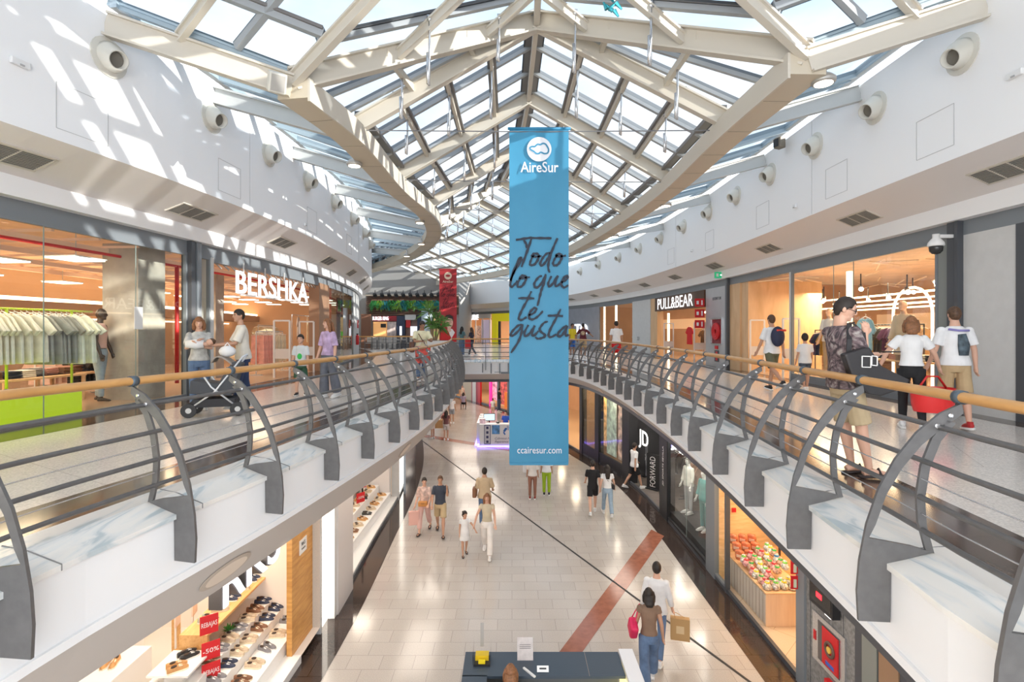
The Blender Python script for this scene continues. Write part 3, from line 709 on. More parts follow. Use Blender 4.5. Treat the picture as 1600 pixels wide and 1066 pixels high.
q = MB(); WL.boxsweep(q, wl(376)-.1, wl(478)+.1, .03, .06, 6.99, 7.03); q.build('carrier_rail', GREYP, sg)
shopwindow(WL, sE, sF, UF, UZ1, (.5,), glass=GREENGLASS)
r = thing('window_poster', 'tall maroon poster strip with vertical city lettering in the green-tinted window', 'poster', WL.pt(wl(537), -.15, 5.2))
panel(WL, wl(533), wl(541), 5.0, 7.5, mat('maroon_poster', (.16, .02, .03), .5), 'poster_sheet', r, -.2, -.16)
for k in range(3): letters('SEVILLA', WL, wl(537), -.14, 5.5+k*.85, .26, mat('poster_text', (.8, .75, .8), .5), r, sideways=True, depth=.002)
# interior of the clothes shop: bulkhead, cove, led panels, concrete pillar
r = struct('shop_fitout_left', WL.pt(s0, -2, UF))
panel(WL, s0, sG, 6.55, 6.85, BROWNW, 'bulkhead', r, -6.6, -5.2); panel(WL, s0, sG, 6.87, 6.95, GLOWS, 'cove_light', r, -6.5, -5.3); 
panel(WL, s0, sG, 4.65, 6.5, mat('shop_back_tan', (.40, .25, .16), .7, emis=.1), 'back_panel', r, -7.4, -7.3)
panel(WL, s0, sG, 6.42, 6.47, GLOWS, 'cove_light', r, -6.8, -6.7)
q = MB(); WL.boxsweep(q, wlo(216, -.5), wlo(258, -.5), -1.3, -.5, UF, 7.9); q.build('pillar_1', CONC, kind='structure')
q = MB(); WL.boxsweep(q, wlo(337, -2), wlo(350, -2), -2.8, -2.0, UF, 7.9); q.build('pillar_2', CONC, kind='structure')
q = MB(); t = s0+.5
while t < sG: q.bar(WL.pt(t, -.5, 7.82), WL.pt(t, -7, 7.82), .05, .05); t += .9
for o in (-1.2, -2.8, -4.4, -6): WL.boxsweep(q, s0, sG, o-.05, o+.05, 7.68, 7.78)
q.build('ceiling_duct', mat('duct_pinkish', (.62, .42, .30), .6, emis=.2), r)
k = 0
for o in (-1.0, -2.6, -4.2, -5.8):
    t = WL.atY(2.2)+(.6 if int(-o*2) % 3 else 0)
    while t < sG-1:
        if sC-1.5 < t < sD+1 and o > -5: t += 2.3; continue
        p = WL.pt(t, o, 7.45); v = thing('ceiling_lamp', 'flat square glowing ceiling lamp hung in the clothes shop', 'lamp', p, 'flat LED lamps in the clothes shop ceiling')
        a_ = math.atan2(WL.tan(t)[1], WL.tan(t)[0]); MB().box(p, (.62, .62, .03), a_).build('diffuser', GLOWP, v); MB().box(p+Vector((0, 0, .02)), (.66, .66, .02), a_).build('housing', GREYP, v)
        q = MB(); q.bar(p+Vector((0, 0, .03)), p+Vector((0, 0, .5)), .012, .012); q.build('hanging_rod', GREYP, v); t += 2.3
q = MB(); WL.sweep(q, [(-1.5, 7.62), (-1.5, 7.65)], s0, sG); tube_pts = [WL.pt(t, -.9, 7.62) for t in WL.ss(s0, sG, .6)]
q = MB(); q.tube(tube_pts, .03, 8); q.tube([WL.pt(wl(333), -.9, 7.62), WL.pt(wl(333), -.9, UF+.2)], .045, 8); tag(q.build('sprinkler_pipe', REDS, None, smooth=True), 'red sprinkler pipe running along the clothes shop ceiling and down beside the entrance', 'pipe')
for t in (WL.atY(6), WL.atY(8.5)): area('window_lamp', WL.pt(t, -.9, 7.6), (.8, .8), 40, (1, .85, .62))  # extra area lights added to brighten the garments behind the glass
for t in (WL.atY(4.5), WL.atY(7.5), WL.atY(10), (sC+sD)/2-1, (sC+sD)/2+2, sE+1): area('shop_lamp', WL.pt(t, -3.0, 7.3), (1.2, 1.2), 55, (1, .76, .50))
panel(WL, 0, s0, UF, 8.06, WHITEP, 'wall_upper_left_near', None, -.05, .03, kind='structure')
# ---- garments
def garment(name, label, m, group, w=.5, h=.68, kind='shirt', base=True):
    """hanging garment, local frame: hook at the origin, hangs along -z, width along y, thickness along x"""
    r = thing(name, label, 'clothing', (0, 0, 0), group, local=True)
    q = MB()
    if kind == 'shirt':
        out = [(-.10, -.04), (-.24, -.10), (-w*.72, -.32), (-w*.56, -.40), (-w*.42, -.30), (-w*.46, -h), (w*.46, -h), (w*.42, -.30), (w*.56, -.40), (w*.72, -.32), (.24, -.10), (.10, -.04), (0, -.075)]
    elif kind == 'trousers':
        out = [(-.19, -.08), (-.20, -.35), (-.21, -1.0), (-.04, -1.0), (0, -.42), (.04, -1.0), (.21, -1.0), (.20, -.35), (.19, -.08)]
    else:
        out = [(-.11, -.04), (-.2, -.10), (-.16, -.36), (-w*.66, -h), (w*.66, -h), (.16, -.36), (.2, -.10), (.11, -.04)]
    q.prism([(-.02, y, z) for y, z in out], (.045, 0, 0))
    q.build('fabric', m, r, bevel=.01)
    q = MB(); q.tube([(0, 0, .0), (0, .025, .03), (0, .01, .055), (0, -.02, .05)], .005, 5); q.bar((0, 0, 0), (0, -.2, -.07), .012, .012); q.bar((0, 0, 0), (0, .2, -.07), .012, .012); q.build('hanger', mat('hanger_white', (.8, .78, .74), .4), r)
    return r
def rack(p, t0, t1, o, z, label, m, protos, nper=.075, name='clothes_rail', legs=True):
    r = thing(name, label, 'clothes rack', p.pt((t0+t1)/2, o, UF if z > 4.7 else 0))
    zb = UF if z > 4.7 else 0
    if t1-t0 < .5: t1 = t0+1.2
    q = MB(); q.tube([p.pt(t, o, z) for t in p.ss(t0-.08, t1+.08, .4)], .018, 8); q.build('rail', m, r, smooth=True)
    if legs:
        for t in (t0-.08, t1+.08):
            q = MB(); q.tube([p.pt(t, o, z), p.pt(t, o, zb+.03)], .018, 8); q.build('upright', m, r); 
            q = MB(); q.bar(p.pt(t, o-.2, zb+.02), p.pt(t, o+.2, zb+.02), .04, .03); q.build('foot', m, r)
    t = t0+.03; i = 0; n_ = int((t1-t0)/nper)
    for i in range(n_):
        pr = protos[min(len(protos)-1, int(i*len(protos)/n_))]; tt = t0+.03+i*nper
        a_ = math.atan2(p.tan(tt)[1], p.tan(tt)[0])+random.uniform(-.25, .35)
        if not pr.get('used'): pr['used'] = 1; pr.location = p.pt(tt, o, z-.045); pr.rotation_euler = (0, 0, a_)
        else: dup(pr, p.pt(tt, o, z-.045), a_)
    return r
cl = lambda n_, c: mat(n_, c, .85, var=.18, scale=7)
g_cream = garment('shirt', 'cream shirt hanging on the lime green rail in the shop window', cl('cream_cloth', (.84, .80, .66)), 'cream shirts on the lime rail', .62, .85)
g_grey = garment('shirt', 'grey washed denim shirt in the middle of the lime green rail', cl('greywash_cloth', (.36, .36, .32)), 'grey washed shirts on the lime rail', .62, .9)
g_white = garment('shirt', 'pale off-white shirt at the entrance end of the lime green rail', cl('pale_cloth', (.86, .88, .74)), 'pale shirts on the lime rail', .66, .92)
g_sage = garment('shirt', 'sage striped shirt at the near end of the lime green rail', cl('sage_cloth', (.66, .66, .56)), 'sage shirts on the lime rail', .62, .85)
LIMER = mat('lime_rail', (.55, .72, .05), .4)
rack(WL, wlo(0, -.75)-.9, wlo(138, -.75), -.75, 6.45, 'lime green clothes rail filled with pale and grey shirts in the big window', LIMER, [g_sage, g_cream, g_cream, g_grey, g_white], .10, legs=False)
q = MB(); q.tube([WL.pt(wlo(112, -.75), -.75, 6.45), WL.pt(wlo(112, -.75), -.75, UF+.4)], .02, 8); q.tube([WL.pt(wlo(10, -.75), -.75, 6.45), WL.pt(wlo(10, -.75), -.75, UF+.4)], .02, 8)
tag(q.build('rail_support', LIMER, None, smooth=True), 'lime green posts that carry the window clothes rail', 'post')
q = MB(); WL.boxsweep(q, s0+.4, wlo(128, -.15), -1.35, -.15, UF+.01, UF+.40)
tag(q.build('display_plinth', LIME, None), 'low lime green plinth in the clothes shop window', 'plinth')
g_pink = garment('blouse', 'pink blouse on the short rail behind the mannequin', cl('pink_cloth', (.78, .30, .27)), 'pink blouses on the short rail', .5, .6)
rack(WL, wlo(172, -1.6), wlo(206, -1.6), -1.6, 6.25, 'short clothes rail of pink blouses behind the window mannequin', GREYP, [g_pink], .07)
g_peach = garment('blouse', 'cream blouse low on the rail behind the mannequin', cl('cream2_cloth', (.75, .62, .42)), 'cream blouses behind the mannequin', .5, .7)
rack(WL, wlo(168, -2.7), wlo(196, -2.7), -2.7, 5.75, 'low clothes rail of cream blouses deep behind the mannequin', GREYP, [g_peach], .08)
g_dark = garment('jacket', 'black jacket on the dark rail behind the lime plinth', cl('black_cloth', (.02, .02, .022)), 'black jackets on the low rail', .5, .8)
rack(WL, wlo(118, -2.5), wlo(150, -2.5), -2.5, 5.7, 'clothes rail of black jackets behind the lime plinth', GREYP, [g_dark], .1)
g_rose = garment('shirt', 'dusty rose shirt on the far low rail', cl('rose_cloth', (.62, .42, .36)), 'rose shirts on the far low rail', .5, .7)
rack(WL, wlo(60, -3.6), wlo(105, -3.6), -3.6, 5.6, 'low rail of rose shirts deep in the clothes shop', GREYP, [g_rose], .12)
# tables with folded clothes
def table(p, t, o, z0, w, d, h, m, label, name='display_table'):
    c = p.pt(t, o, z0); a_ = math.atan2(p.tan(t)[1], p.tan(t)[0]); r = thing(name, label, 'table', c); R = Matrix.Rotation(a_, 3, 'Z')
    MB().box(c+Vector((0, 0, h-.02)), (w, d, .04), a_).build('table_top', m, r, bevel=.005)
    for sx in (-1, 1):
        for sy in (-1, 1): MB().box(c+R @ Vector((sx*(w/2-.04), sy*(d/2-.04), (h-.04)/2)), (.05, .05, h-.04), a_).build('leg', m, r)
    return c, a_, R
FOLD = [cl('fold_navy', (.03, .04, .07)), cl('fold_rose', (.55, .28, .24)), cl('fold_white', (.7, .68, .62)), cl('fold_brown', (.20, .10, .06)), cl('fold_grey', (.3, .3, .3))]
FN = ['navy', 'rose', 'white', 'brown', 'grey']
def folded(c, a_, R, w, d, h, where, n=6):
    for i in range(n):
        k = (i*2+int(w*10)) % 5; p = c+R @ Vector((-w/2+.2+(w-.35)*i/(n-1), random.uniform(-.12, .12), h))
        q = MB()
        for j in range(4): q.box(p+Vector((random.uniform(-.01, .01), 0, .02+.035*j)), (.26, .32, .03), a_+random.uniform(-.06, .06))
        tag(q.build('folded_clothes', FOLD[k], None, bevel=.01), 'pile of %s folded clothes on %s' % (FN[k], where), 'clothing', 'folded %s clothes on %s' % (FN[k], where))
for i, (px, o, w, lab) in enumerate(((40, -2.2, 1.8, 'wooden table of folded clothes behind the sage shirts'), (88, -2.4, 1.5, 'wooden table of folded clothes behind the grey shirts'), (190, -4.2, 1.6, 'wooden table of folded clothes far behind the pink blouses'))):
    c, a_, R = table(WL, wlo(px, o), o, UF, w, .8, .55, LWOOD, lab); folded(c, a_, R, w, .8, .55, lab.replace('wooden table of folded clothes', 'the table'), 6)
# black shoes on the plinth
def platform_shoe(p, a_, lab):
    r = thing('platform_shoe', lab, 'shoe', p, rz=a_, local=True)
    MB().box((0, 0, .03), (.30, .11, .06)).build('sole', BLACK, r, bevel=.02); q = MB(); q.ell((.07, 0, .075), (.085, .05, .045)); q.ell((-.08, 0, .08), (.065, .048, .06)); q.build('upper', mat('shoe_black', (.03, .03, .03), .3), r, smooth=True)
for i, px in enumerate((20, 33, 78, 92)):
    platform_shoe(WL.pt(wlo(px, -.35), -.35, UF+.41), 1.2+.3*i, ['chunky black platform shoe at the near end of the lime plinth', 'second chunky black platform shoe on the lime plinth', 'third chunky black platform shoe on the lime plinth', 'black platform shoe nearest the entrance on the lime plinth'][i])
# small paper notice on the glass + card tag
r = tag(panel(WL, wl(208), wl(221), 6.12, 6.55, mat('paper_white', (.80, .80, .78), .6), 'window_notice', None, .02, .03), 'white framed notice stuck on the big shop window glass', 'notice')
# entrance: trouser racks, security gates, hanging tee shirts
def gate(p, t, o, z0, h, lab, rot=None):
    c = p.pt(t, o, z0); n = NV(p, t) if rot is None else rot; r = thing('security_gate', lab, 'security gate', c)
    q = MB(); a = c-n*.24; b = c+n*.24
    for e in (a, b): q.bar(e, e+Vector((0, 0, h)), .05, .04)
    q.bar(a+Vector((0, 0, h)), b+Vector((0, 0, h)), .05, .05); q.build('frame', mat('gate_white', (.72, .71, .69), .35), r)
    MB().bar(a+Vector((0, 0, h*.42)), b+Vector((0, 0, h*.42)), .02, .3).build('lower_panel', mat('gate_panel', (.66, .64, .62), .4), r)
    return r
gate(WL, wl(448), -.15, UF, 1.75, 'white anti-theft gate in the clothes shop entrance beside the peach trousers')
gate(WL, wl(486), -.15, UF, 1.75, 'white anti-theft gate at the far side of the clothes shop entrance')
g_peacht = garment('trousers', 'peach wide-leg trousers hanging in the clothes shop entrance', cl('peach_cloth', (.85, .42, .34)), 'peach trousers in the entrance', kind='trousers')
g_crt = garment('trousers', 'cream wide-leg trousers hanging beside the anti-theft gate', cl('cream3_cloth', (.80, .70, .52)), 'cream trousers in the entrance', kind='trousers')
rack(WL, wlo(402, -1.3), wlo(440, -1.3), -1.3, 6.05, 'rail of peach and cream wide-leg trousers inside the clothes shop entrance', GREYP, [g_peacht, g_crt], .16)
g_nv = garment('jacket', 'navy jacket on the back wall rail of the clothes shop', cl('navy2_cloth', (.04, .05, .09)), 'navy jackets on the back rail', .45, .6)
g_bg = garment('shirt', 'beige shirt on the back wall rail of the clothes shop', cl('beige_cloth', (.62, .50, .34)), 'beige shirts on the back rail', .45, .6)
rack(WL, wlo(404, -4.5), wlo(452, -4.5), -4.5, 6.35, 'back wall rail of beige and navy tops seen through the entrance', GREYP, [g_bg, g_nv, g_bg], .13, legs=True)
g_t = garment('t_shirt', 'white T-shirt with a red and black print hanging at the entrance', cl('white_tee', (.82, .80, .76)), None, .6, .75)
t_ = wlo(466, -1); g_t.location = WL.pt(t_, -1.0, 6.62); g_t.rotation_euler = (0, 0, math.atan2(WL.nrm(t_)[1], WL.nrm(t_)[0])+.2)
MB().box((.03, 0, -.33), (.004, .26, .24)).build('print', mat('print_red', (.7, .10, .02), .6), g_t); MB().box((.034, .0, -.33), (.004, .12, .12)).build('print', BLACK, g_t)
q = MB(); q.tube([WL.pt(wlo(456, -1), -1.0, 6.66), WL.pt(wlo(488, -1), -1.0, 6.66)], .015, 6); q.tube([WL.pt(wlo(456, -1), -1.0, 6.66), WL.pt(wlo(456, -1), -1.0, UF)], .015, 6); q.tube([WL.pt(wlo(488, -1), -1.0, 6.66), WL.pt(wlo(488, -1), -1.0, UF)], .015, 6)
tag(q.build('garment_frame', GREYP, None), 'slim metal frame that holds the printed T-shirt', 'clothes rack')
g_t2 = dup(g_crt, WL.pt(wlo(480, -1), -1.0, 6.62), 0.4, label='cream trousers hanging at the far side of the printed T-shirt'); g_t2['group'] = 'trousers beside the T-shirt'
# corner beyond: glass door and stand at the bend of the left gallery
r = thing('exit_sign', 'small red exit sign beside the far window on the curved side', 'sign', WL.pt(sF+.3, .2, 6.3)); panel(WL, sF+.15, sF+.5, 6.2, 6.6, REDS, 'sign_plate', r, .2, .24); letters('SALIDA', WL, sF+.32, .245, 6.4, .1, WHITE, r, depth=.001)
panel(WL, sF, sG+1.6, UF, 8.0, GREYP, 'wall_upper_panel', None, -.05, .03, kind='structure')
shopwindow(WL, sG+1.6, WL.atY(36), UF, UZ1, (.3, .6))
panel(WL, WL.atY(36), WL.L, UF, 8.0, WHITEP, 'wall_upper_end', None, -.05, .03, kind='structure')
r = thing('fire_extinguisher', 'magenta red fire extinguisher on the far panel of the curved side', 'fire extinguisher', WL.pt(sF+.9, .12, 5.3))
MB().lathe(WL.pt(sF+.9, .14, 5.35), [(.07, 0), (.08, .05), (.08, .45), (.03, .52)], 12).build('cylinder', REDS, r, smooth=True); MB().box(WL.pt(sF+.9, .14, 5.9), (.1, .05, .06)).build('valve', BLACK, r)

# ================================================================ UPPER RIGHT
wr = lambda px: WR.atpx(px)
wro = lambda px, o: WR.atpx(px, 1.5, o)
s1 = wr(1592); s2 = wr(1508); s3 = wr(1497); s4 = wr(1466); s5 = wr(1238); s6 = wr(1158); s7 = wr(1142); s8 = wr(1136); s9 = wr(1105); s10 = wr(1018); s11 = wr(990); s12 = wr(937); s13 = wr(897)
panel(WR, 0, s1, UF, UZ1, MET, 'wall_upper_metal', None, -.05, .02, kind='structure')
panel(WR, s1-.14, s1, UF, UZ1, DSTEEL, 'trim_20', None, -.02, .05, kind='structure')
panel(WR, s1, s2, UF, UZ1, GREYP, 'wall_upper_white', None, -.05, .03, kind='structure')
r = thing('steel_column', 'dark steel column carrying the dome camera beside the white wall panel', 'column', WR.pt(s2, 0, UF))
panel(WR, s2, s2+.07, UF, 8.06, DSTEEL, 'flange', r, -.1, .14); panel(WR, s2+.07, s3, UF, 8.06, STEEL, 'web', r, -.1, .07); panel(WR, s3-.05, s3+.1, UF, 8.06, DSTEEL, 'flange', r, -.1, .12)
panel(WR, s3+.1, s4, UF, UZ1, mat('olive_grey_panel', (.23, .25, .24), .45), 'wall_upper_grey', None, -.05, .03, kind='structure')
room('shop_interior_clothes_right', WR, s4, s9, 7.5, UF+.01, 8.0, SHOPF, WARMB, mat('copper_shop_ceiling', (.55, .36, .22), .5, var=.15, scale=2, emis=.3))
shopwindow(WR, s4, s5, UF+.14, UZ1, (.47, .62), frame=STEEL)
panel(WR, s4, s5, UF, UF+.14, STEEL, 'trim_21', None, -.1, .05, kind='structure')
r = struct('shop_fitout_right', WR.pt(s5, -2, UF))
panel(WR, s4+.02, s4+.07, UF+.2, 7.75, GLOWS, 'edge_light', r, -.12, -.06)
panel(WR, s5-1.95, s5-1.85, UF+.2, 7.6, GLOWS, 'vertical_light', r, -.5, -.4)
panel(WR, s5, s5+.06, UF, UZ1, GREYP, 'door_post', r, -.06, .06)
panel(WR, s6, s7, UF, UZ1, LWOOD, 'wood_jamb', r, -.05, .04); panel(WR, s6-.5, s6, UF, UZ1, LWOOD, 'wood_wall', r, -2.6, -.02)
for o in (-3.2, -5.2):
    for z in (6.85, 7.15): panel(WR, s4, s9-.3, z, z+.05, GLOWS, 'light_line', r, o-.03, o+.03)
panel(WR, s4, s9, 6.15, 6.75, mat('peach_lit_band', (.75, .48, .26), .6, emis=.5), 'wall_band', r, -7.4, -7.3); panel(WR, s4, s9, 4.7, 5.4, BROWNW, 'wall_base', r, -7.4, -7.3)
panel(WR, s5-3.3, s5-2.9, 5.6, 7.9, mat('mirror_pillar', (.5, .33, .2), .2, .6), 'mirror_pillar', r, -2.9, -2.6)
q = MB(); random.seed(3)   # mirrored ceiling struts
for k in range(26):
    t = random.uniform(s4, s9-.5); p = WR.pt(t, -random.uniform(.8, 6), 7.85); q.bar(p, p+Vector((random.uniform(-1, 1), random.uniform(-1.2, 1.2), -.1)), .03, .03)
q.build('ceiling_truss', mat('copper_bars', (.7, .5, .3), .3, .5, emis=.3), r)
q = MB(); c = WR.pt(s5-3.0, -1.2, 0); tn = TV(WR, s5-3)
pts = [c+tn*(-.6)+Vector((0, 0, UF+.2)), c+tn*(-.6)+Vector((0, 0, 6.5))]+[c+tn*(-.6*math.cos(a))+Vector((0, 0, 6.5+.6*math.sin(a))) for a in np.linspace(.2, PI-.2, 10)]+[c+tn*.6+Vector((0, 0, 6.5)), c+tn*.6+Vector((0, 0, UF+.2))]
q.tube(pts, .03, 8); tag(q.build('glowing_arch', mat('arch_glow', (1, .8, .55), .5, emis=2.5), None, smooth=True), 'thin glowing arch frame standing in the big clothes shop window', 'decoration')
def bulbspot(p, lab, grp):
    v = thing('track_spotlight', lab, 'spotlight', p, grp)
    q = MB(); q.bar(p, p+Vector((0, 0, .35)), .02, .02); q.build('stem', BLACK, v); q = MB(); q.tube([p+Vector((.06, .1, .04)), p-Vector((.06, .1, .06))], .05, 8); q.build('can', mat('can_grey', (.25, .22, .2), .4), v); q = MB(); q.ell(p-Vector((.07, .12, .07)), (.055, .055, .055), 8, 6); q.build('bulb', mat('bulb_glow', (1, .85, .6), .5, emis=25), v, smooth=True)
for i in range(10):
    bulbspot(WR.pt(s4+.6+i*.55, -(1.1+(i % 3)*1.1), 7.25-(i % 2)*.2), 'small glowing track spotlight under the clothes shop ceiling by the big window', 'track spotlights in the big right window')
for i in range(4): bulbspot(WR.pt(s5+.5+i*.7, -(2+(i % 2)), 7.1), 'small glowing track spotlight above the entrance beside the big window', 'track spotlights in the right entrance')
cn = [('blue_denim', (.22, .42, .55)), ('mustard', (.55, .33, .06)), ('navyr', (.03, .04, .10)), ('plum', (.12, .05, .12)), ('charcoal', (.06, .06, .065)), ('tan', (.45, .30, .16)), ('white_r', (.75, .72, .66)), ('olive', (.16, .17, .09))]
P8 = {}
for k, (n_, c) in enumerate(cn):
    P8[n_] = garment('jacket', n_.replace('_r', '').replace('_', ' ').replace('navyr', 'navy')+' garment on the rails of the clothes shop behind the glass', cl(n_+'_cloth', c), n_.replace('_r', '').replace('_', ' ').replace('navyr', 'navy')+' garments in the right-hand shop', .5, .75)
rack(WR, wro(1300, -1.6), wro(1276, -1.6), -1.6, 6.1, 'clothes rail of mustard and navy garments behind the glass beside the man at the rail', DSTEEL, [P8['mustard'], P8['navyr'], P8['plum']], .11)
rack(WR, wro(1440, -2.2), wro(1360, -2.2), -2.2, 6.25, 'long clothes rail of dark garments behind the white-shirted woman', DSTEEL, [P8['tan'], P8['navyr'], P8['plum'], P8['charcoal'], P8['mustard']], .13)
rack(WR, wro(1430, -5.5), wro(1300, -5.5), -5.5, 5.9, 'far back clothes rail of mixed garments in the big window shop', DSTEEL, [P8['white_r'], P8['olive'], P8['charcoal'], P8['navyr']], .2)
rack(WR, wro(1228, -3.0), wro(1196, -3.0), -3.0, 6.0, 'clothes rail of dark garments seen through the open entrance', DSTEEL, [P8['charcoal'], P8['olive'], P8['navyr']], .14)
jk = P8['blue_denim']; t_ = wro(1352, -.8); jk['used'] = 1; jk.location = WR.pt(t_, -.8, 6.45); jk.rotation_euler = (0, 0, math.atan2(WR.nrm(t_)[1], WR.nrm(t_)[0])); jk['label'] = 'light blue denim jacket hanging in the window above the man with glasses'; jk.scale = (1, 1.1, 1.15)
for i, (px, o, w, lab) in enumerate(((1420, -1.3, 2.0, 'low display table in the big window with folded clothes'), (1205, -2.0, 1.4, 'display table of folded clothes inside the open entrance'))):
    c, a_, R = table(WR, wro(px, o), o, UF, w, .8, .75, LWOOD, lab); folded(c, a_, R, w, .8, .75, 'the table in the big window' if i == 0 else 'the table inside the open entrance', 6)
gate(WR, s6-.9, -.15, UF, 1.8, 'tall anti-theft gate by the wood jamb of the open entrance')
gate(WR, s5+.35, -.15, UF, 1.8, 'tall anti-theft gate beside the big window')
for t in (s4+1.2, s4+3.2, s5-.8, s5+1.6, s6-1): area('shop_lamp', WR.pt(t, -2.6, 7.4), (1.0, 1.0), 75, (1, .74, .46))
# steel column, fire-hose panel, exit sign
r = thing('steel_column', 'dark steel column between the wood jamb and the fire hose panel', 'column', WR.pt(s8, 0, UF)); panel(WR, s7, s7+.1, UF, 8.06, DSTEEL, 'flange', r, -.1, .14); panel(WR, s7+.1, s8, UF, 8.06, STEEL, 'web', r, -.05, .08)
r = thing('fire_hose_cabinet', 'tall grey upper panel with framed red fire hose reel and small notices', 'fire hose cabinet', WR.pt((s8+s9)/2, 0, UF))
panel(WR, s8, s9, UF, UZ1, MET, 'back_panel', r, -.05, .06)
L_ = s9-s8; mid = s8+L_*.42
panel(WR, mid-L_*.27, mid+L_*.27, 5.55, 6.55, mat('glass_dark_red', (.25, .04, .05), .15), 'reel_window', r, .06, .075)
def ring(c, n, R0, r_, m, nm, par, seg=24):
    x = Vector((0, 0, 1)).cross(n).normalized(); q = MB(); q.tube([c+x*(R0*math.cos(2*PI*i/seg))+Vector((0, 0, R0*math.sin(2*PI*i/seg))) for i in range(seg)], r_, 8, closed=True); return q.build(nm, m, par, smooth=True)
cc = WR.pt(mid, .10, 6.05); nn = NV(WR, mid)
for R0 in (.30, .22, .14): ring(cc, nn, R0, .05, REDS, 'hose_coil', r)
q = MB(); a = [WR.pt(mid+dx*L_*.27, .085, z) for dx, z in ((-1, 5.55), (1, 5.55), (1, 6.55), (-1, 6.55))]
for i in range(4): q.bar(a[i], a[(i+1) % 4], .04, .04)
q.build('frame', CHROME, r)
panel(WR, mid-.12, mid+.12, 5.35, 5.48, REDS, 'call_point', r, .06, .10); panel(WR, mid-.2, mid+.2, 4.85, 5.3, DSTEEL, 'lower_hatch', r, .06, .07); panel(WR, mid-.08, mid+.08, 4.9, 5.25, REDS, 'lower_hatch_red', r, .07, .08)
letters('EXTINTOR', WR, mid, .065, 7.35, .16, DSTEEL, r, depth=.002)
for i, z in enumerate((7.05, 6.6, 6.15)):
    v = thing('fire_sign', ['topmost', 'middle', 'lowest'][i]+' small red fire sign of the three beside the pull letters', 'sign', WR.pt(s9, .3, z)); c = WR.pt(s9+.05, .3, z+.2)
    MB().box(c, (.40, .03, .34)).build('sign_plate', REDS, v); MB().box(c+Vector((-.09, -.02, 0)), (.09, .01, .14)).build('pictogram', WHITE, v); MB().box(c+Vector((.09, -.02, 0)), (.05, .01, .2), .0).build('pictogram', WHITE, v)
v = thing('exit_sign', 'small green emergency exit sign at the steel column top', 'sign', WR.pt(s7, .25, 7.95)); c = WR.pt(s8, .3, 8.2); MB().box(c, (.36, .04, .24)).build('sign_plate', mat('exit_green', (.02, .35, .16), .5, emis=.6), v); MB().box(c+Vector((-.08, -.03, 0)), (.08, .01, .12)).build('pictogram', WHITEP, v); MB().box(c+Vector((.08, -.03, 0)), (.1, .01, .04)).build('pictogram', GLOWW, v)
# pull&bear entrance
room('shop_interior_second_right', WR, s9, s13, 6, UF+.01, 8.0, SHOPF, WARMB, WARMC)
sg = thing('shop_sign', 'glowing white PULL&BEAR letters over the far clothes shop entrance', 'sign', WR.pt((s9+s10)/2, .1, 7.1))
letters('PULL&BEAR', WR, wr(1056), .12, 7.42, .80, mat('letter_soft_white', (1, 1, 1), .5, emis=.9), sg, width=(wr(1030)-wr(1086))*1.0, depth=.006, bold=0)
q = MB(); WR.boxsweep(q, s9+.2, s10-.6, -.3, .05, 7.1, 7.8); q.build('sign_backboard', mat('sign_dark_brown', (.10, .055, .035), .6), sg)
r = struct('shop_fitout_second', WR.pt(s10, -2, UF))
panel(WR, s10-.9, s10, UF, UZ1, LWOOD, 'wood_jamb', r, -.3, .04); panel(WR, s10-1.0, s10-.95, UF, 7.0, GLOWS, 'edge_light', r, -.6, -.5); panel(WR, s9, s10, 7.0, 7.1, GLOWS, 'light_line', r, -2.6, -2.5)
panel(WR, s9, s13, 6.2, 6.9, mat('peach_lit_band', (.75, .48, .26), .6), 'wall_band', r, -5.9, -5.8)
gate(WR, s9+1.0, -.1, UF, 1.8, 'white anti-theft gate under the letter R of the pull letters'); gate(WR, s10-2.1, -.1, UF, 1.8, 'white anti-theft gate beside the red-shirted display in the far shop')
g_red = garment('shirt', 'bright red shirt on display in the far clothes shop entrance', mat('red_shirt_cloth', (.65, .01, .02), .7), None, .6, .9); g_red.location = WR.pt(s10-3.0, -.8, 6.3); g_red.rotation_euler = (0, 0, PI+.1)
g_cr = garment('dress', 'cream dress on the rail of the far clothes shop', cl('cream4_cloth', (.78, .62, .42)), 'cream dresses in the far shop', .5, 1.1, 'dress'); g_br = garment('shirt', 'brown shirt on the rail of the far clothes shop', cl('brown4_cloth', (.30, .16, .08)), 'brown shirts in the far shop', .5, .9)
rack(WR, s9+1.3, s9+3.3, -1.3, 6.2, 'clothes rail of cream dresses under the pull letters', GREYP, [g_cr, g_br], .2); rack(WR, s9+3.0, s10-1.2, -3.0, 6.2, 'deep clothes rail of cream dresses in the far shop', GREYP, [g_cr], .25)
panel(WR, s10, s11, UF, UZ1, GREYP, 'wall_upper_pale', None, -.05, .08, kind='structure')
v = thing('door_number', 'small black 221 number on the pale upper panel', 'lettering', WR.pt(s11-1, .09, 5.5)); letters('221', WR, s11-1.0, .09, 5.6, .28, BLACK, v, depth=.001)
shopwindow(WR, s11, s12, UF, UZ1, (.4,)); panel(WR, s12-.1, s12+.02, UF, UZ1, GLOWS, 'edge_light', r, -.4, -.3); panel(WR, (s11+s12)/2+1.2, (s11+s12)/2+1.35, UF, UZ1, GLOWS, 'edge_light', r, -.6, -.5)
rack(WR, s11+.5, s11+2.6, -1.2, 6.0, 'clothes rail of dark garments in the window beyond the pale panel', GREYP, [P8['tan'], P8['plum'], P8['white_r']], .2)
panel(WR, s12, s13+2.2, UF, UZ1, mat('bluish_metal', (.40, .43, .50), .3, .5, var=.08, scale=2), 'wall_upper_bluish', None, -.05, .06, kind='structure')
sg = thing('shop_sign', 'white glowing round letters low on the bluish metal wall', 'sign', WR.pt(wr(912), .1, 5.7)); letters('TO', WR, wr(910), .12, 6.1, 1.2, GLOWW, sg, width=2.2, depth=.03, bold=.004)
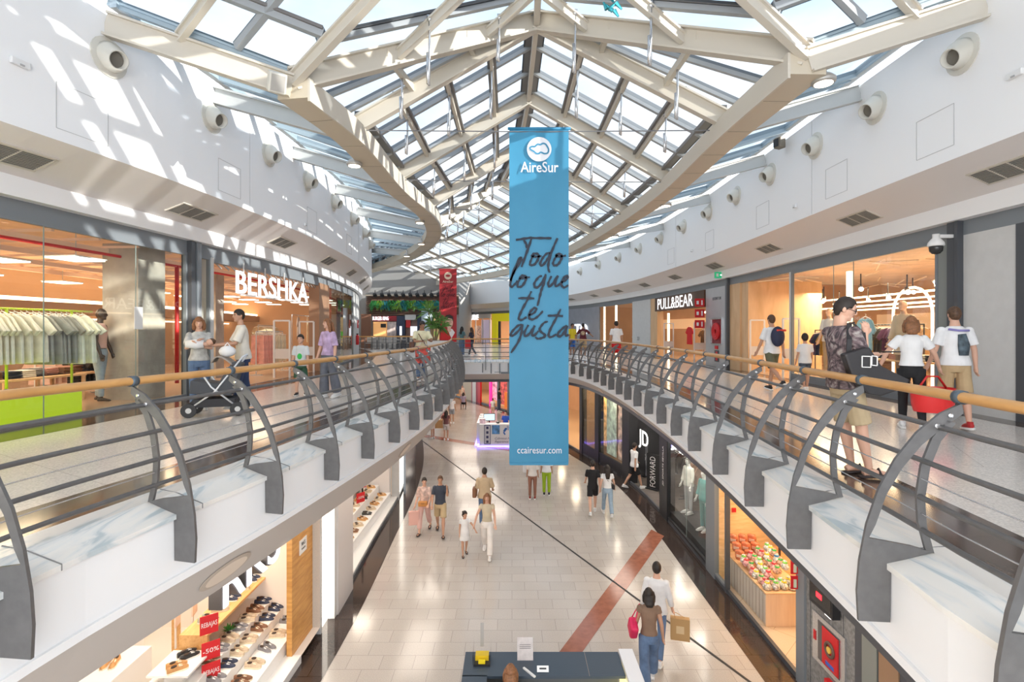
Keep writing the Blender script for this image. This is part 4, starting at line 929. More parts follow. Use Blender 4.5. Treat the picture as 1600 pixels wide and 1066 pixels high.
for t in (s9+1.5, s10-1.5, (s11+s12)/2): area('shop_lamp', WR.pt(t, -2.2, 7.4), (1, 1), 70, (1, .76, .5))
# ------- far right stores (seen between the two banners)
sh = s13+2.2; fy = wr(797); fz = wr(778); fx = wr(770); fw_ = wr(716)
panel(WR, sh, fy, UF, UZ1, GREYP, 'wall_upper_far', None, -.05, .03, kind='structure')
room('shop_interior_far', WR, fy, WR.L, 6, UF+.01, 8, SHOPF, WARMB, WARMC)
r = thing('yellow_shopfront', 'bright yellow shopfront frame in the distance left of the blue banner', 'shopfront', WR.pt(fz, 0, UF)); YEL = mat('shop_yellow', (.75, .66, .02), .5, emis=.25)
panel(WR, fy, fx, 7.0, UZ1, YEL, 'fascia', r, -.05, .12); panel(WR, fx-.9, fx, UF, 7.0, YEL, 'pilaster', r, -.05, .12)
panel(WR, fx-1.3, fx-.95, UF, 7.0, DSTEEL, 'door_frame', r, -.05, .05)
r = thing('white_shopfront', 'distant white shopfront with glowing letters beyond the women on the bridge', 'shopfront', WR.pt(fw_, 0, UF)); panel(WR, fx+.3, fw_+1.2, 7.35, UZ1, WHITEP, 'fascia', r, -.05, .06)
letters('NUDE', WR, fx+3.4, .1, 7.45, .8, GLOWW, r, width=2.0, depth=.03, bold=.004)
for k in range(5): panel(WR, fx+.4+k*1.25, fx+.5+k*1.25, UF, 7.35, GREYP, 'mullion', r, -.03, .05)
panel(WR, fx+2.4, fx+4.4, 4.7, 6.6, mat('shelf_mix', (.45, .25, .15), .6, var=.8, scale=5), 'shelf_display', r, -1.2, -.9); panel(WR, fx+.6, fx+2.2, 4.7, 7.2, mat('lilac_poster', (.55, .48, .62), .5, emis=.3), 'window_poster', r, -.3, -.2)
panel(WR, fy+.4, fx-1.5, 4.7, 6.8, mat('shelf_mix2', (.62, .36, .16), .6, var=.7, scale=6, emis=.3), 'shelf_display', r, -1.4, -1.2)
for t in (fy+1.5, fx+2, fx+5): area('shop_lamp', WR.pt(t, -1.8, 7.6), (1.5, 1), 160, (1, .85, .62))
# dome camera
t = s2+.12; p = WR.pt(t, .42, 7.62); r = thing('dome_camera', 'white and black dome security camera on the steel column', 'camera', p)
MB().lathe(p+Vector((0, 0, .0)), [(.125, 0), (.13, .02), (.12, .07), (.075, .13), (.055, .15), (.055, .22), (.0, .225)], 20).build('housing', WHITEP, r, smooth=True)
MB().lathe(p, [(.001, -.15), (.06, -.135), (.098, -.09), (.105, -.03), (.105, 0)], 20).build('dome', mat('dome_black', (.03, .03, .03), .2), r, smooth=True)
q = MB(); q.bar(p+Vector((0, 0, .18)), WR.pt(t, .05, 7.80), .06, .06); q.box(WR.pt(t, .08, 7.80), (.06, .14, .2)); q.build('wall_bracket', WHITEP, r)
# ================================================================ LOWER RIGHT
lr = lambda px: LR.atpx(px)
LZ = 3.52
a0 = LR.atY(.2); b1 = lr(1338); b2 = lr(1262); b3 = lr(1250); b4 = lr(1137); b5 = lr(1118); b6 = lr(1045); b7 = lr(1033); b8 = lr(985); b9 = lr(974); b10 = lr(937); b11 = lr(931); b12 = lr(911); b13 = lr(907); b14 = lr(872)
STONE = mat('grey_stone_cladding', (.24, .235, .23), .7, var=.35, scale=22)
panel(LR, a0, lr(1420), 0, LZ, mat('taupe_panel', (.16, .14, .13), .5), 'wall_lower_near', None, -.05, .02, kind='structure')
r = thing('lift_doors', 'bronze coloured lift doors with dark frame beyond the stone clad panel', 'door', LR.pt(lr(1390), 0, 0)); panel(LR, lr(1420), b1, 0, 2.6, DSTEEL, 'frame', r, -.05, .02)
x = (b1-lr(1420)); panel(LR, lr(1420)+x*.12, lr(1420)+x*.48, 0, 2.5, mat('bronze_metal', (.42, .27, .17), .3, .6), 'door_leaf', r, .02, .04); panel(LR, lr(1420)+x*.52, lr(1420)+x*.82, 0, 2.5, mat('steel_green', (.30, .33, .31), .35, .5), 'door_leaf', r, .02, .04)
panel(LR, lr(1420), b1, 2.6, LZ, STONE, 'wall_lower_over_lift', None, -.05, .02, kind='structure')
panel(LR, b1, b2, 0, LZ, STONE, 'wall_lower_stone', None, -.05, .02, kind='structure')
q = MB(); [q.bar(LR.pt(t, .022, 0), LR.pt(t, .022, LZ), .008, .008) for t in (b2-.12, b1+.25)]; q.build('trim_30', DSTEEL, kind='structure')
panel(LR, b2, b3+.02, 0, LZ, STEEL, 'trim_31', None, -.05, .06, kind='structure')
r = thing('fire_hose_cabinet', 'steel framed cabinet with a red hose reel in the grey stone wall', 'fire hose cabinet', LR.pt(LR.atY(8.07), .03, .72))
c0, c1 = LR.atY(7.62), LR.atY(8.44); panel(LR, c0, c1, .72, 1.50, CHROME, 'frame', r, .02, .05); panel(LR, c0+.12, c1-.16, .80, 1.42, mat('cab_dark', (.10, .09, .09), .2), 'window_recess', r, .05, .056)
panel(LR, c0+.13, c1-.30, .82, 1.40, REDS, 'red_door', r, .056, .075, bevel=.02)
cc = LR.pt((c0+c1)/2-.10, .085, 1.14); nn = NV(LR, c0); ring(cc, nn, .10, .025, mat('reel_dark', (.12, .07, .05), .5), 'reel_ring', r); MB().lathe(cc, [(.05, 0), (.05, .02)], 14, nn.to_track_quat('Z', 'Y').to_matrix()).build('hub', mat('brass_yellow', (.75, .5, .08), .4), r)
panel(LR, c0+.22, c0+.42, .86, .92, mat('label_blue', (.05, .12, .5), .5), 'label_plate', r, .075, .08); panel(LR, c1-.1, c1-.04, 1.05, 1.2, REDS, 'key_box', r, .05, .06)
v = thing('alarm_button', 'small red alarm box on the stone wall just below the hose cabinet', 'alarm', LR.pt(LR.atY(7.95), .03, .45)); panel(LR, LR.atY(7.88), LR.atY(8.04), .48, .64, REDS, 'casing', v, .02, .10); panel(LR, LR.atY(7.92), LR.atY(8.0), .52, .60, WHITEP, 'button_plate', v, .10, .105)
v = thing('wall_screen', 'black tilted screen with glowing red arrow on the stone wall above the hose cabinet', 'screen', LR.pt(LR.atY(7.95), .1, 1.75)); panel(LR, LR.atY(7.72), LR.atY(8.32), 1.72, 2.12, BLACK, 'casing', v, .05, .17); panel(LR, LR.atY(7.76), LR.atY(8.28), 1.78, 2.09, mat('screen_dark', (.02, .02, .02), .2), 'display', v, .17, .175)
panel(LR, LR.atY(7.98), LR.atY(8.12), 1.88, 1.96, mat('led_red', (1, .02, .03), .5, emis=3), 'arrow', v, .175, .18); panel(LR, LR.atY(7.8), LR.atY(7.95), 1.69, 1.715, GLOWW, 'small_lamp', v, .08, .15)
for i, z in enumerate((1.62, 1.88)):
    v = thing('fire_sign', ['lower small red extinguisher sign projecting from the post by the sweet shop', 'upper small red extinguisher sign projecting from the post by the sweet shop'][i], 'sign', (4.94, 8.86, z)); MB().box((4.94, 8.86, z+.115), (.23, .02, .23)).build('sign_plate', REDS, v)
    MB().box((4.89, 8.845, z+.10), (.05, .01, .14)).build('pictogram', mat('luminous_white', (.65, .68, .5), .5), v); MB().box((4.99, 8.845, z+.11), (.03, .01, .14), M=Matrix.Rotation(.4, 3, 'Y')).build('pictogram', mat('luminous_white', (.65, .68, .5), .5), v)
# ---- sweet shop
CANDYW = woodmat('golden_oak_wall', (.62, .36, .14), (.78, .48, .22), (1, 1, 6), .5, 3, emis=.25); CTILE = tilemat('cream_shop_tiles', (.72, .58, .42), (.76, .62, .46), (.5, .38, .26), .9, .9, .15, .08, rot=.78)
room('shop_interior_sweets', LR, b3, b5, 4.0, .012, LZ, CTILE, CANDYW, mat('sweet_ceiling', (.75, .6, .4), .6))
area('shop_lamp', LR.pt((b3+b4)/2+.3, -1.2, 3.3), (1.6, .8), 90, (1, .72, .42)); area('shop_lamp', LR.pt((b4+b5)/2, -2.2, 3.3), (1, .8), 50, (1, .72, .42))
r = thing('sweet_counter', 'pale oak counter with grooved front piled with bagged sweets', 'counter', (5.6, 11.4, 0))
q = MB(); q.box((5.64, 11.45, .345), (.86, 1.9, .69)); q.build('cabinet', woodmat('pale_oak', (.66, .50, .34), (.76, .61, .44), (6, 6, .5), .5, 2), r)
q = MB(); q.box((5.205, 11.45, .36), (.02, 1.88, .60)); q.build('front_panel', mat('grey_oak_panel', (.55, .50, .43), .5, var=.1, scale=3), r)
MB().box((5.64, 11.45, .70), (.90, 1.94, .025)).build('counter_top', LWOOD, r)
q = MB()
for y in np.arange(10.6, 12.4, .15): q.box((5.193, y, .36), (.006, .008, .6))
q.build('grooves', mat('groove_brown', (.3, .22, .15), .7), r)
CC = [('clear bag with a green bow', (.75, .42, .30), (.05, .6, .12)), ('clear bag with a yellow bow', (.80, .72, .62), (.95, .75, .03)), ('clear bag with a blue bow', (.70, .66, .62), (.03, .30, .75)), ('pink bag with a red bow', (.80, .35, .35), (.75, .03, .05)), ('white bag with a green bow', (.8, .78, .72), (.2, .75, .1))]
CB = []
for i, (nm, c, bc) in enumerate(CC):
    r = thing('sweet_bag', nm+' in the pile on the oak counter', 'sweets', (0, 0, 0), nm+' on the oak counter', local=True)
    q = MB(); q.lathe((0, 0, 0), [(.04, 0), (.085, .03), (.095, .08), (.06, .125), (.02, .15), (.045, .19), (.04, .192)], 10, ax=(1, .85)); q.build('bag', mat('wrap_%d' % i, c, .12, var=.75, scale=26), r, smooth=True)
    q = MB()
    for k in range(5): a = k*1.257; q.ell((.03*math.cos(a), .03*math.sin(a), .155), (.026, .026, .018), 6, 4)
    q.build('bow', mat('bow_%d' % i, bc, .35), r, smooth=True); CB.append(r)
random.seed(11); n_ = 0
for ix in range(4):
    for iy in range(8):
        x = 5.30+ix*.18+random.uniform(-.03, .03); y = 10.62+iy*.16+random.uniform(-.03, .03); z = .71+(.09*ix if iy > 1 else .0)+(.06 if iy > 4 else 0); k = (ix*3+iy*2+random.randint(0, 1)) % 5
        a_ = random.uniform(0, 6)
        if not CB[k].get('used'): CB[k]['used'] = 1; CB[k].location = (x, y, z); CB[k].rotation_euler = (0, 0, a_)
        else: dup(CB[k], (x, y, z), a_)
r0 = thing('snack_packet', 'orange and pink snack packet standing at the back of the oak counter', 'sweets', (0, 0, 0), 'snack packets at the back of the counter', local=True)
q = MB(); q.lathe((0, 0, .0), [(.09, 0), (.10, .03), (.10, .2), (.09, .24), (.01, .26)], 10, ax=(1, .45)); q.build('packet', mat('packet_orange', (.80, .25, .12), .25, var=.5, scale=12), r0, smooth=True); MB().box((0, -.045, .12), (.12, .01, .07)).build('label_patch', mat('packet_cream', (.85, .65, .5), .5), r0)
for i in range(9):
    p = (5.35+(i % 3)*.22, 12.02+(i//3)*.16, .72+(i//3)*.12); a_ = -.6
    if i == 0: r0.location = p; r0.rotation_euler = (0.3, 0, a_)
    else: dup(r0, p, a_)
r = thing('ice_lolly_panel', 'dark brown wall panel with pastel ice lolly shapes behind the sweets', 'panel', (6.4, 12.35, .9)); MB().box((6.6, 12.6, 1.5), (.05, 1.6, 1.3), -.5).build('board', mat('choc', (.06, .035, .025), .5), r)
R = Matrix.Rotation(-.5, 3, 'Z')
for i, c in enumerate(((.75, .9, .7), (.9, .45, .55), (.95, .8, .35), (.5, .8, .9))):
    p = Vector((6.6, 12.6, 1.45))+R @ Vector((-.04, -.55+i*.35, 0)); q = MB(); q.ell(p+Vector((0, 0, .1)), (.02, .07, .18), 10, 6, R); q.bar(p-Vector((0, 0, .2)), p-Vector((0, 0, .02)), .02, .03); q.build('lolly', mat('lolly_%d' % i, c, .5), r, smooth=True)
MB().box((5.4, 12.46, 1.72), (.1, .03, .1)).build('fire_button', REDS, tag(panel(LR, b4-.02, b4+.04, 0, LZ, DSTEEL, 'steel_post', None, -.05, .05), 'slim dark post with a red button between the sweet shop and its glass side', 'post'))
q = MB(); q.box((6.5, 12.55, LZ/2), (2.9, .06, LZ)); q.build('wall_sweets_divider', CANDYW, kind='structure')
shopwindow(LR, b4+.05, b5, .1, 3.2, glass=SHOPGLASS, frame=STEEL); panel(LR, b5-.06, b5+.5, 0, LZ, STEEL, 'trim_32', None, -.06, .05, kind='structure')
r = thing('gumball_shelf', 'shelf of orange and yellow sweet jars behind the glass side of the sweet shop', 'shelf', (5.6, 13.2, 0)); MB().box((5.75, 13.1, .95), (.4, .9, 1.9)).build('carcass', LWOOD, r)
for z in (.6, 1.0, 1.4):
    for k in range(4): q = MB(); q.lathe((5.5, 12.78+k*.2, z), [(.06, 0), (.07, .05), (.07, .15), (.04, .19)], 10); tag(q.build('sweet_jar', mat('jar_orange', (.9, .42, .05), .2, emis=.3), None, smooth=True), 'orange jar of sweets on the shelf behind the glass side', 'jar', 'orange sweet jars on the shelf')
# ---- sports shop window
DARKIN = mat('charcoal_shop', (.09, .09, .095), .6); DARKF = mat('dark_shop_floor', (.20, .17, .15), .25, var=.15, scale=3)
room('shop_interior_sports', LR, b5+.5, b9, 4.5, .012, LZ, DARKF, DARKIN, mat('sports_ceiling', (.12, .11, .11), .6))
shopwindow(LR, b5+.5, b6, .12, 3.3, (.5,), glass=SHOPGLASS, frame=BLACK)
panel(LR, b5+.5, b6, .12, .35, BLACK, 'window_plinth', None, -1.2, -.05, kind='structure'); panel(LR, b5+.5, b6, .35, 3.3, mat('window_backdrop', (.22, .215, .21), .6), 'window_backdrop', None, -1.4, -1.3, kind='structure')
r = thing('letter_pillar', 'black pillar with a column of small white letters beside the sports shop window', 'pillar', LR.pt(b6, 0, 0)); panel(LR, b6, b7, 0, LZ, BLACK, 'pillar_body', r, -.2, .06)
letters('JD SPORTS SEVILLA', LR, (b6+b7)/2, .065, 1.7, .15, WHITEP, r, sideways=True, depth=.002)
panel(LR, b5+.7, b5+.75, 2.1, 2.2, GLOWW, 'trim_light', None, -.1, -.05, kind='structure')
sg = thing('shop_sign', 'row of glowing white letters at the top of the sports shop window', 'sign', LR.pt((b5+b6)/2, -.1, 2.3)); letters('JD SPORTS', LR, (b5+b6)/2+.4, -.05, 2.55, .42, GLOWW, sg, width=2.6, depth=.03)
sg = thing('shop_sign', 'glowing white JD logo inside the dark sports shop entrance', 'sign', LR.pt(lr(1000), -.25, 1.6)); letters('JD', LR, LR.atpx(1006, 1.5, -.2), -.2, 1.95, .80, mat('letter_soft_white', (1, 1, 1), .5, emis=.9), sg, depth=.01, bold=0, width=1.0)
panel(LR, b8, b9, 0, LZ, BLACK, 'pillar_3', None, -.3, .06, kind='structure')
def totem(t, o, w, h, z, m, lab, body, tm, sideways=True):
    v = thing('promo_board', lab, 'sign board', LR.pt(t, o, z)); n = Vector((-.75, -.66, 0)); x = Vector((0, 0, 1)).cross(n); c = LR.pt(t, o, z+h/2)
    MB().box(c, (.06, w, h), math.atan2(n.y, n.x)).build('board', m, v); text(body, w*.62, tm, 'lettering', v, frameM(c+n*.035, (0, 0, 1), -x) if sideways else frameM(c+n*.035, x, (0, 0, 1)), .002, width=h*.85 if sideways else w*.8)
    MB().box(LR.pt(t, o, z+.03), (.3, w, .04), math.atan2(n.y, n.x)).build('foot', BLACK, v)
totem(LR.atpx(1021, 1.5, -.6), -.6, .55, 1.35, .012, BLACK, 'black promotional board with white FORWARD lettering at the sports shop entrance', 'FORWARD', WHITEP)
totem(LR.atpx(1002, 1.5, -.9), -.9, .6, 1.6, .012, mat('poster_grey', (.25, .25, .27), .4, var=.5, scale=4), 'tall grey brand board deeper in the sports shop entrance', 'ASICS', WHITEP, False)
g_bl = garment('jacket', 'black tracksuit top on the rail of the sports shop', cl('black2_cloth', (.02, .02, .02)), 'black tracksuit tops in the sports shop', .5, .8); g_gr = garment('jacket', 'grey tracksuit top on the rail of the sports shop', cl('grey2_cloth', (.2, .2, .22)), 'grey tracksuit tops in the sports shop', .5, .8); g_or = garment('shirt', 'tan sports shirt on the rail near the black pillar', cl('tan2_cloth', (.45, .28, .2)), 'tan sports shirts near the pillar', .5, .7)
rack(LR, lr(1012), lr(992), -1.3, 1.75, 'rail of black tracksuits in the sports shop', DSTEEL, [g_bl, g_gr, g_bl], .12); rack(LR, b7+.2, b7+1.6, -1.5, 1.6, 'rail of tan shirts beside the black pillar in the sports shop', DSTEEL, [g_or, g_bl], .13)
for t in (b5+1.4, b6-.8, b7+1.2, b8-1): area('shop_lamp', LR.pt(t, -.6 if t < b6 else -1.2, 3.3), (.8, .4), 38, (1, .92, .82))
# windows further
room('shop_interior_posters', LR, b9, b13, 2.0, .012, LZ, SHOPF, DARKIN, DARKIN)
shopwindow(LR, b9, b10, .5, 3.3, glass=SHOPGLASS, frame=BLACK); panel(LR, b9, b10, 0, .5, BLACK, 'wall_lower_plinth', None, -.06, .03, kind='structure')
r = thing('window_poster', 'pale green poster with dark shoe prints in the window left of the sports entrance', 'poster', LR.pt(lr(941), -.2, .6)); panel(LR, b10-1.1, b10-.2, .55, 3.2, mat('poster_mint', (.55, .66, .55), .5, var=.6, scale=4, emis=.2), 'poster_sheet', r, -.3, -.25)
r = thing('window_poster', 'dark window poster with figures and orange light beside the sports entrance', 'poster', LR.pt(lr(966), -.2, .6)); panel(LR, b9+.2, b9+1.0, .55, 3.2, mat('poster_fig', (.55, .38, .3), .5, var=.95, scale=3, emis=.35), 'poster_sheet', r, -.3, -.25)
panel(LR, b10, b11, 0, LZ, BLACK, 'pillar_4', None, -.2, .06, kind='structure'); shopwindow(LR, b11, b12, .5, 3.3, glass=SHOPGLASS, frame=BLACK); panel(LR, b11, b12, 0, .5, BLACK, 'wall_lower_plinth', None, -.06, .03, kind='structure')
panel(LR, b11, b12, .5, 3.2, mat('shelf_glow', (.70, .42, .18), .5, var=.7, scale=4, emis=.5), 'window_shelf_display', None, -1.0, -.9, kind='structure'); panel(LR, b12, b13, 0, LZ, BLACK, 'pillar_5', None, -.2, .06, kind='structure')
area('shop_lamp', LR.pt((b11+b12)/2, -.6, 3.3), (.6, .4), 40, (1, .8, .5)); area('shop_lamp', LR.pt((b9+b10)/2, -.15, 3.3), (.8, .3), 40, (1, .85, .7))
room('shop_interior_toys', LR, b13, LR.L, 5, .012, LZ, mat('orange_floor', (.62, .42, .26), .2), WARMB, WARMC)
for i in range(3):
    t = b13+.5+i*.1; c = LR.pt(t, -1.4-i*.9, 0); r = thing('shop_shelf', ['nearest', 'second', 'third'][i]+' glowing shelf of small goods in the shop right of the blue banner', 'shelf', c)
    MB().box(c+Vector((.3, .6, 1.1)), (1.3, .3, 2.2), -.7).build('carcass', LWOOD, r)
    for z in (.5, .95, 1.4, 1.85): MB().box(c+Vector((.15, .42, z)), (1.25, .2, .03), -.7).build('shelf_board', GLOWS if z > 1.3 else WHITEP, r)
    for z in (.5, .95, 1.4):
        for k in range(4): q = MB(); q.lathe(c+Vector((-.25+k*.26, .78-k*.22, z+.02)), [(.05, 0), (.07, .06), (.05, .14), (.07, .2)], 8); tag(q.build('shop_good', mat('good_%d' % (k % 3), ((.4, .2, .1), (.6, .5, .2), (.7, .3, .2))[k % 3], .5), None, smooth=True), 'small brown ornament on the glowing shelf right of the banner', 'ornament', 'ornaments on the glowing shelves')
for t in (b13+1, b13+3.5, LR.atY(33), LR.atY(38), LR.atY(42), LR.atY(46)): area('shop_lamp', LR.pt(t, -1.5, 3.3), (1, .8), 95, (1, .8, .55))
# shops under the bridge
k0 = LR.atpx(797); k1 = LR.atpx(781); k2 = LR.atpx(766); k3 = LR.atpx(752); k4 = LR.atpx(738); k5 = LR.atpx(724)
panel(LR, b14, k0, 0, LZ, GREYP, 'wall_lower_far', None, -.05, .03, kind='structure')
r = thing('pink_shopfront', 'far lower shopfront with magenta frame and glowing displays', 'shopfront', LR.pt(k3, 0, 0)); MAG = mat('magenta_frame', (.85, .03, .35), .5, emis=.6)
panel(LR, k2-.3, k2, 0, LZ, MAG, 'frame_post', r, -.05, .1); panel(LR, k2, k3, 3.0, LZ, MAG, 'fascia', r, -.05, .1); letters('MUY', LR, (k2+k3)/2, .12, 3.2, .5, GLOWW, r, width=2.4)
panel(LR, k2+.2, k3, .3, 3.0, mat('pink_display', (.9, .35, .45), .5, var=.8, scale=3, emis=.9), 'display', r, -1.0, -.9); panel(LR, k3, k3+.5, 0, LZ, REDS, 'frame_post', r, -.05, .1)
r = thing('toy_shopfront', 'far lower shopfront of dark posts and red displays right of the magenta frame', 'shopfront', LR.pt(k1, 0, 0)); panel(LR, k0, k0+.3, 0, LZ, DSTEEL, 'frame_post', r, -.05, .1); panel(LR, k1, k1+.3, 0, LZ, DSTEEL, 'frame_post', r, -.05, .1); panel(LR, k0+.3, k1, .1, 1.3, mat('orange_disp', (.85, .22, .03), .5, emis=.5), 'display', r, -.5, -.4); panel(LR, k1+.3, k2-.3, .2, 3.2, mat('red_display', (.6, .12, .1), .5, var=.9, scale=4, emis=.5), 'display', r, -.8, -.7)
r = thing('red_panel_shopfront', 'far lower dark red wall panel with small white door', 'shopfront', LR.pt(k4, 0, 0)); panel(LR, k3+.5, k4, 0, LZ, mat('crimson_panel', (.42, .02, .05), .5), 'panel', r, -.05, .08); panel(LR, k4-.9, k4-.2, 0, 2.0, WHITEP, 'door', r, .08, .1)
panel(LR, k4, k5, 0, LZ, mat('cream_wall', (.75, .66, .5), .6), 'wall_lower_cream', None, -.05, .05, kind='structure')
# ================================================================ LOWER LEFT
ll = lambda px: LL.atpx(px)
e0 = LL.atY(3.0); e1 = ll(469); e2 = ll(500); e3 = ll(519); e4 = ll(543); e5 = ll(621); e6 = ll(632)
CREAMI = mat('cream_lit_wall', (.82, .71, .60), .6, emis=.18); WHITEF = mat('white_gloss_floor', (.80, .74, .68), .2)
room('shop_interior_shoes', LL, e0, e2, 4.2, .14, LZ, WHITEF, CREAMI, CREAMI); panel(LL, e0, e1+.05, 0, .15, WHITEP, 'trim_40', None, -.4, .0, kind='structure')
panel(LL, LL.atY(-3), e0, 0, LZ, GREYP, 'wall_lower_left_near', None, -.05, .03, kind='structure')
r = thing('oak_wall_panel', 'golden oak panel beside the shoe shop window carrying a small white notice', 'panel', LL.pt((e1+e2)/2, 0, 0)); panel(LL, e1, e2, .0, LZ, woodmat('golden_oak', (.50, .22, .05), (.72, .38, .11), (1, 1, 7), .45, 2.5), 'oak_board', r, -.25, -.15)
v = panel(LL, (e1+e2)/2-.16, (e1+e2)/2+.16, 1.85, 2.12, WHITEP, 'notice_plate', r, -.15, -.14); letters('RKS', LL, (e1+e2)/2, -.135, 2.03, .10, BLACK, r, depth=.001); letters('Calzados', LL, (e1+e2)/2, -.135, 1.94, .05, BLACK, r, depth=.001)
LSTR = mat('soft_light_strip', (1, .93, .82), .5, emis=4.5)
panel(LL, e2, e2+.06, 0, LZ, GREYP, 'trim_41', None, -.2, .02, kind='structure'); panel(LL, e2+.08, e3-.15, .0, LZ, LSTR, 'trim_42', None, -.15, -.05, kind='structure'); panel(LL, e3-.15, e3, 0, LZ, GREYP, 'trim_43', None, -.2, .1, kind='structure')
panel(LL, e3, e4, 0, LZ, mat('pillar_tiles', (.62, .585, .57), .4), 'pillar_6', None, -.4, .13, kind='structure')
room('shop_interior_shoes_second', LL, e4, e5+.2, 3.6, .14, LZ, WHITEF, CREAMI, CREAMI); panel(LL, e4, e5, 0, .15, WHITEP, 'trim_44', None, -.4, .0, kind='structure')
panel(LL, e5, e5+.15, 0, LZ, GREYP, 'trim_45', None, -.2, .05, kind='structure'); panel(LL, e5+.2, e6, 0, LZ, LSTR, 'trim_46', None, -.1, -.02, kind='structure')
gp = LL.atY(24.5); shopwindow(LL, e6+.1, gp, .1, 3.3, (.5,), glass=GREENGLASS, frame=DSTEEL); room('shop_interior_grey', LL, e6+.1, gp+3, 2, .012, LZ, DARKF, GREYP, GREYP)
panel(LL, gp, LL.L, 0, LZ, GREYP, 'wall_lower_left_far', None, -.05, .03, kind='structure')
r = thing('curved_screen', 'tall curved grey glass screen with glowing notices at the bend of the lower hall', 'screen', LL.pt(LL.atY(20.5), .25, 0)); panel(LL, LL.atY(19.0), LL.atY(23.5), 0, 3.4, mat('slate_glass', (.13, .15, .18), .15), 'screen_panel', r, .12, .2)
for i, (z, c) in enumerate(((2.5, (.8, .5, .8)), (2.1, (.8, .3, .35)), (1.75, (.6, .8, .9)))): panel(LL, LL.atY(20.2), LL.atY(21), z, z+.25, mat('notice_glow_%d' % i, c, .5, emis=.5), 'notice', r, .2, .21)
for t in (LL.atY(6), LL.atY(8.2), LL.atY(9.6)): area('shop_lamp', LL.pt(t, -1.5, 3.35), (1.4, 1.0), 45, (1, .87, .72))
for t in (LL.atY(13.4), LL.atY(16.5)): area('shop_lamp', LL.pt(t, -1.2, 3.35), (1.4, .8), 42, (1, .87, .72))
sg = thing('shop_sign', 'large white RKS letters with dark sides hanging in the shoe shop window', 'sign', LL.pt(ll(385), -.3, 1.9))
letters('RKS', LL, LL.atpx(392, 1.5, -.4), -.35, 2.30, 1.0, mat('letter_white', (.95, .95, 1), .5, emis=1.2), sg, width=1.75, depth=.01, bold=.004); letters('RKS', LL, LL.atpx(392, 1.5, -.4), -.47, 2.30, 1.0, mat('letter_side', (.12, .11, .11), .5), sg, width=1.77, depth=.1, bold=.022, name='letter_body')
# tiers
def tier(y0, y1, x0, x1, z0, z1, lab, m=WHITEP): 
    q = MB(); q.box(((x0+x1)/2, (y0+y1)/2, (z0+z1)/2), (abs(x1-x0), y1-y0, z1-z0)); return tag(q.build('display_step', m, None, bevel=.004), lab, 'display stand')
tier(4.6, 10.75, -4.58, -4.15, .15, .38, 'front white step of the shoe display'); tier(4.6, 10.75, -4.80, -4.585, .15, .55, 'second white step of the shoe display, behind the front one'); tier(4.6, 10.75, -5.55, -4.805, .15, .72, 'deep top white step of the shoe display under the oak bench')
r = thing('oak_bench', 'long golden oak display bench with box ends above the white steps', 'display stand', (-5.2, 9.45, .72)); OAK = woodmat('bench_oak', (.62, .32, .10), (.78, .48, .20), (6, 1, 6), .45, 3)
MB().box((-5.17, 9.5, 1.13), (.46, 2.4, .04)).build('bench_top', OAK, r); MB().box((-5.17, 8.33, .92), (.46, .05, .40)).build('end_board', OAK, r); MB().box((-5.17, 10.67, .92), (.46, .05, .40)).build('end_board', OAK, r); MB().box((-5.38, 9.5, .92), (.03, 2.3, .40)).build('back_board', OAK, r)
q = MB(); q.box((-5.15, 7.95, .92), (.62, .62, .03)); q.box((-5.15, 7.95, .82), (.3, .3, .2)); tag(q.build('shoe_shelf', WHITEP, None), 'small square white shelf of trainers at the near end of the oak bench', 'shelf')
tier(7.5, 8.6, -6.75, -6.05, .14, .80, 'white plinth with sandals at the back of the shoe shop'); tier(8.8, 9.6, -7.6, -6.9, .14, .9, 'cream back plinth of the shoe shop')
r = thing('oak_post', 'slim oak post standing behind the oak bench', 'post', (-6.1, 9.3, .14)); MB().box((-6.1, 9.3, 1.2), (.1, .1, 2.1)).build('shaft', OAK, r); MB().box((-6.1, 9.3, .17), (.2, .2, .04)).build('foot', OAK, r)
def shoeproto(lab, up, so_, grp):
    r = thing('shoe', lab, 'shoe', (0, 0, 0), grp, local=True)
    xs = [-.14, -.12, -.06, 0, .06, .11, .14]; w = [.022, .034, .034, .036, .045, .04, .018]; h = [.075, .085, .08, .078, .062, .045, .028]
    rows = [[(x, ww*math.cos(a), .018+max(0, math.sin(a))*hh) for a in np.linspace(-.15, PI+.15, 9)] for x, ww, hh in zip(xs, w, h)]
    q = MB(); q.grid(rows); q.face(rows[0]); q.face(rows[-1]); q.build('upper', up, r, smooth=True)
    q = MB(); q.prism([(x, ww*1.12, 0) for x, ww in zip(xs, w)]+[(x, -ww*1.12, 0) for x, ww in reversed(list(zip(xs, w)))], (0, 0, .022)); q.build('sole', so_, r)
    q = MB(); q.ell((-.055, 0, .083), (.062, .027, .018), 10, 6); q.build('opening', mat('shoe_inside', (.05, .03, .02), .8), r, smooth=True)
    q = MB(); q.box((.035, 0, .076), (.05, .05, .012), M=Matrix.Rotation(.28, 3, 'Y')); q.build('laces', so_, r)
    return r
SC = [('navy', (.03, .04, .08), (.85, .82, .76)), ('brown', (.22, .10, .05), (.75, .65, .5)), ('grey', (.22, .21, .22), (.85, .83, .8)), ('tan', (.55, .28, .10), (.8, .7, .55)), ('beige', (.60, .47, .33), (.78, .68, .5)), ('black', (.03, .03, .035), (.75, .73, .7)), ('sage', (.40, .44, .36), (.8, .78, .7))]
SH = {}
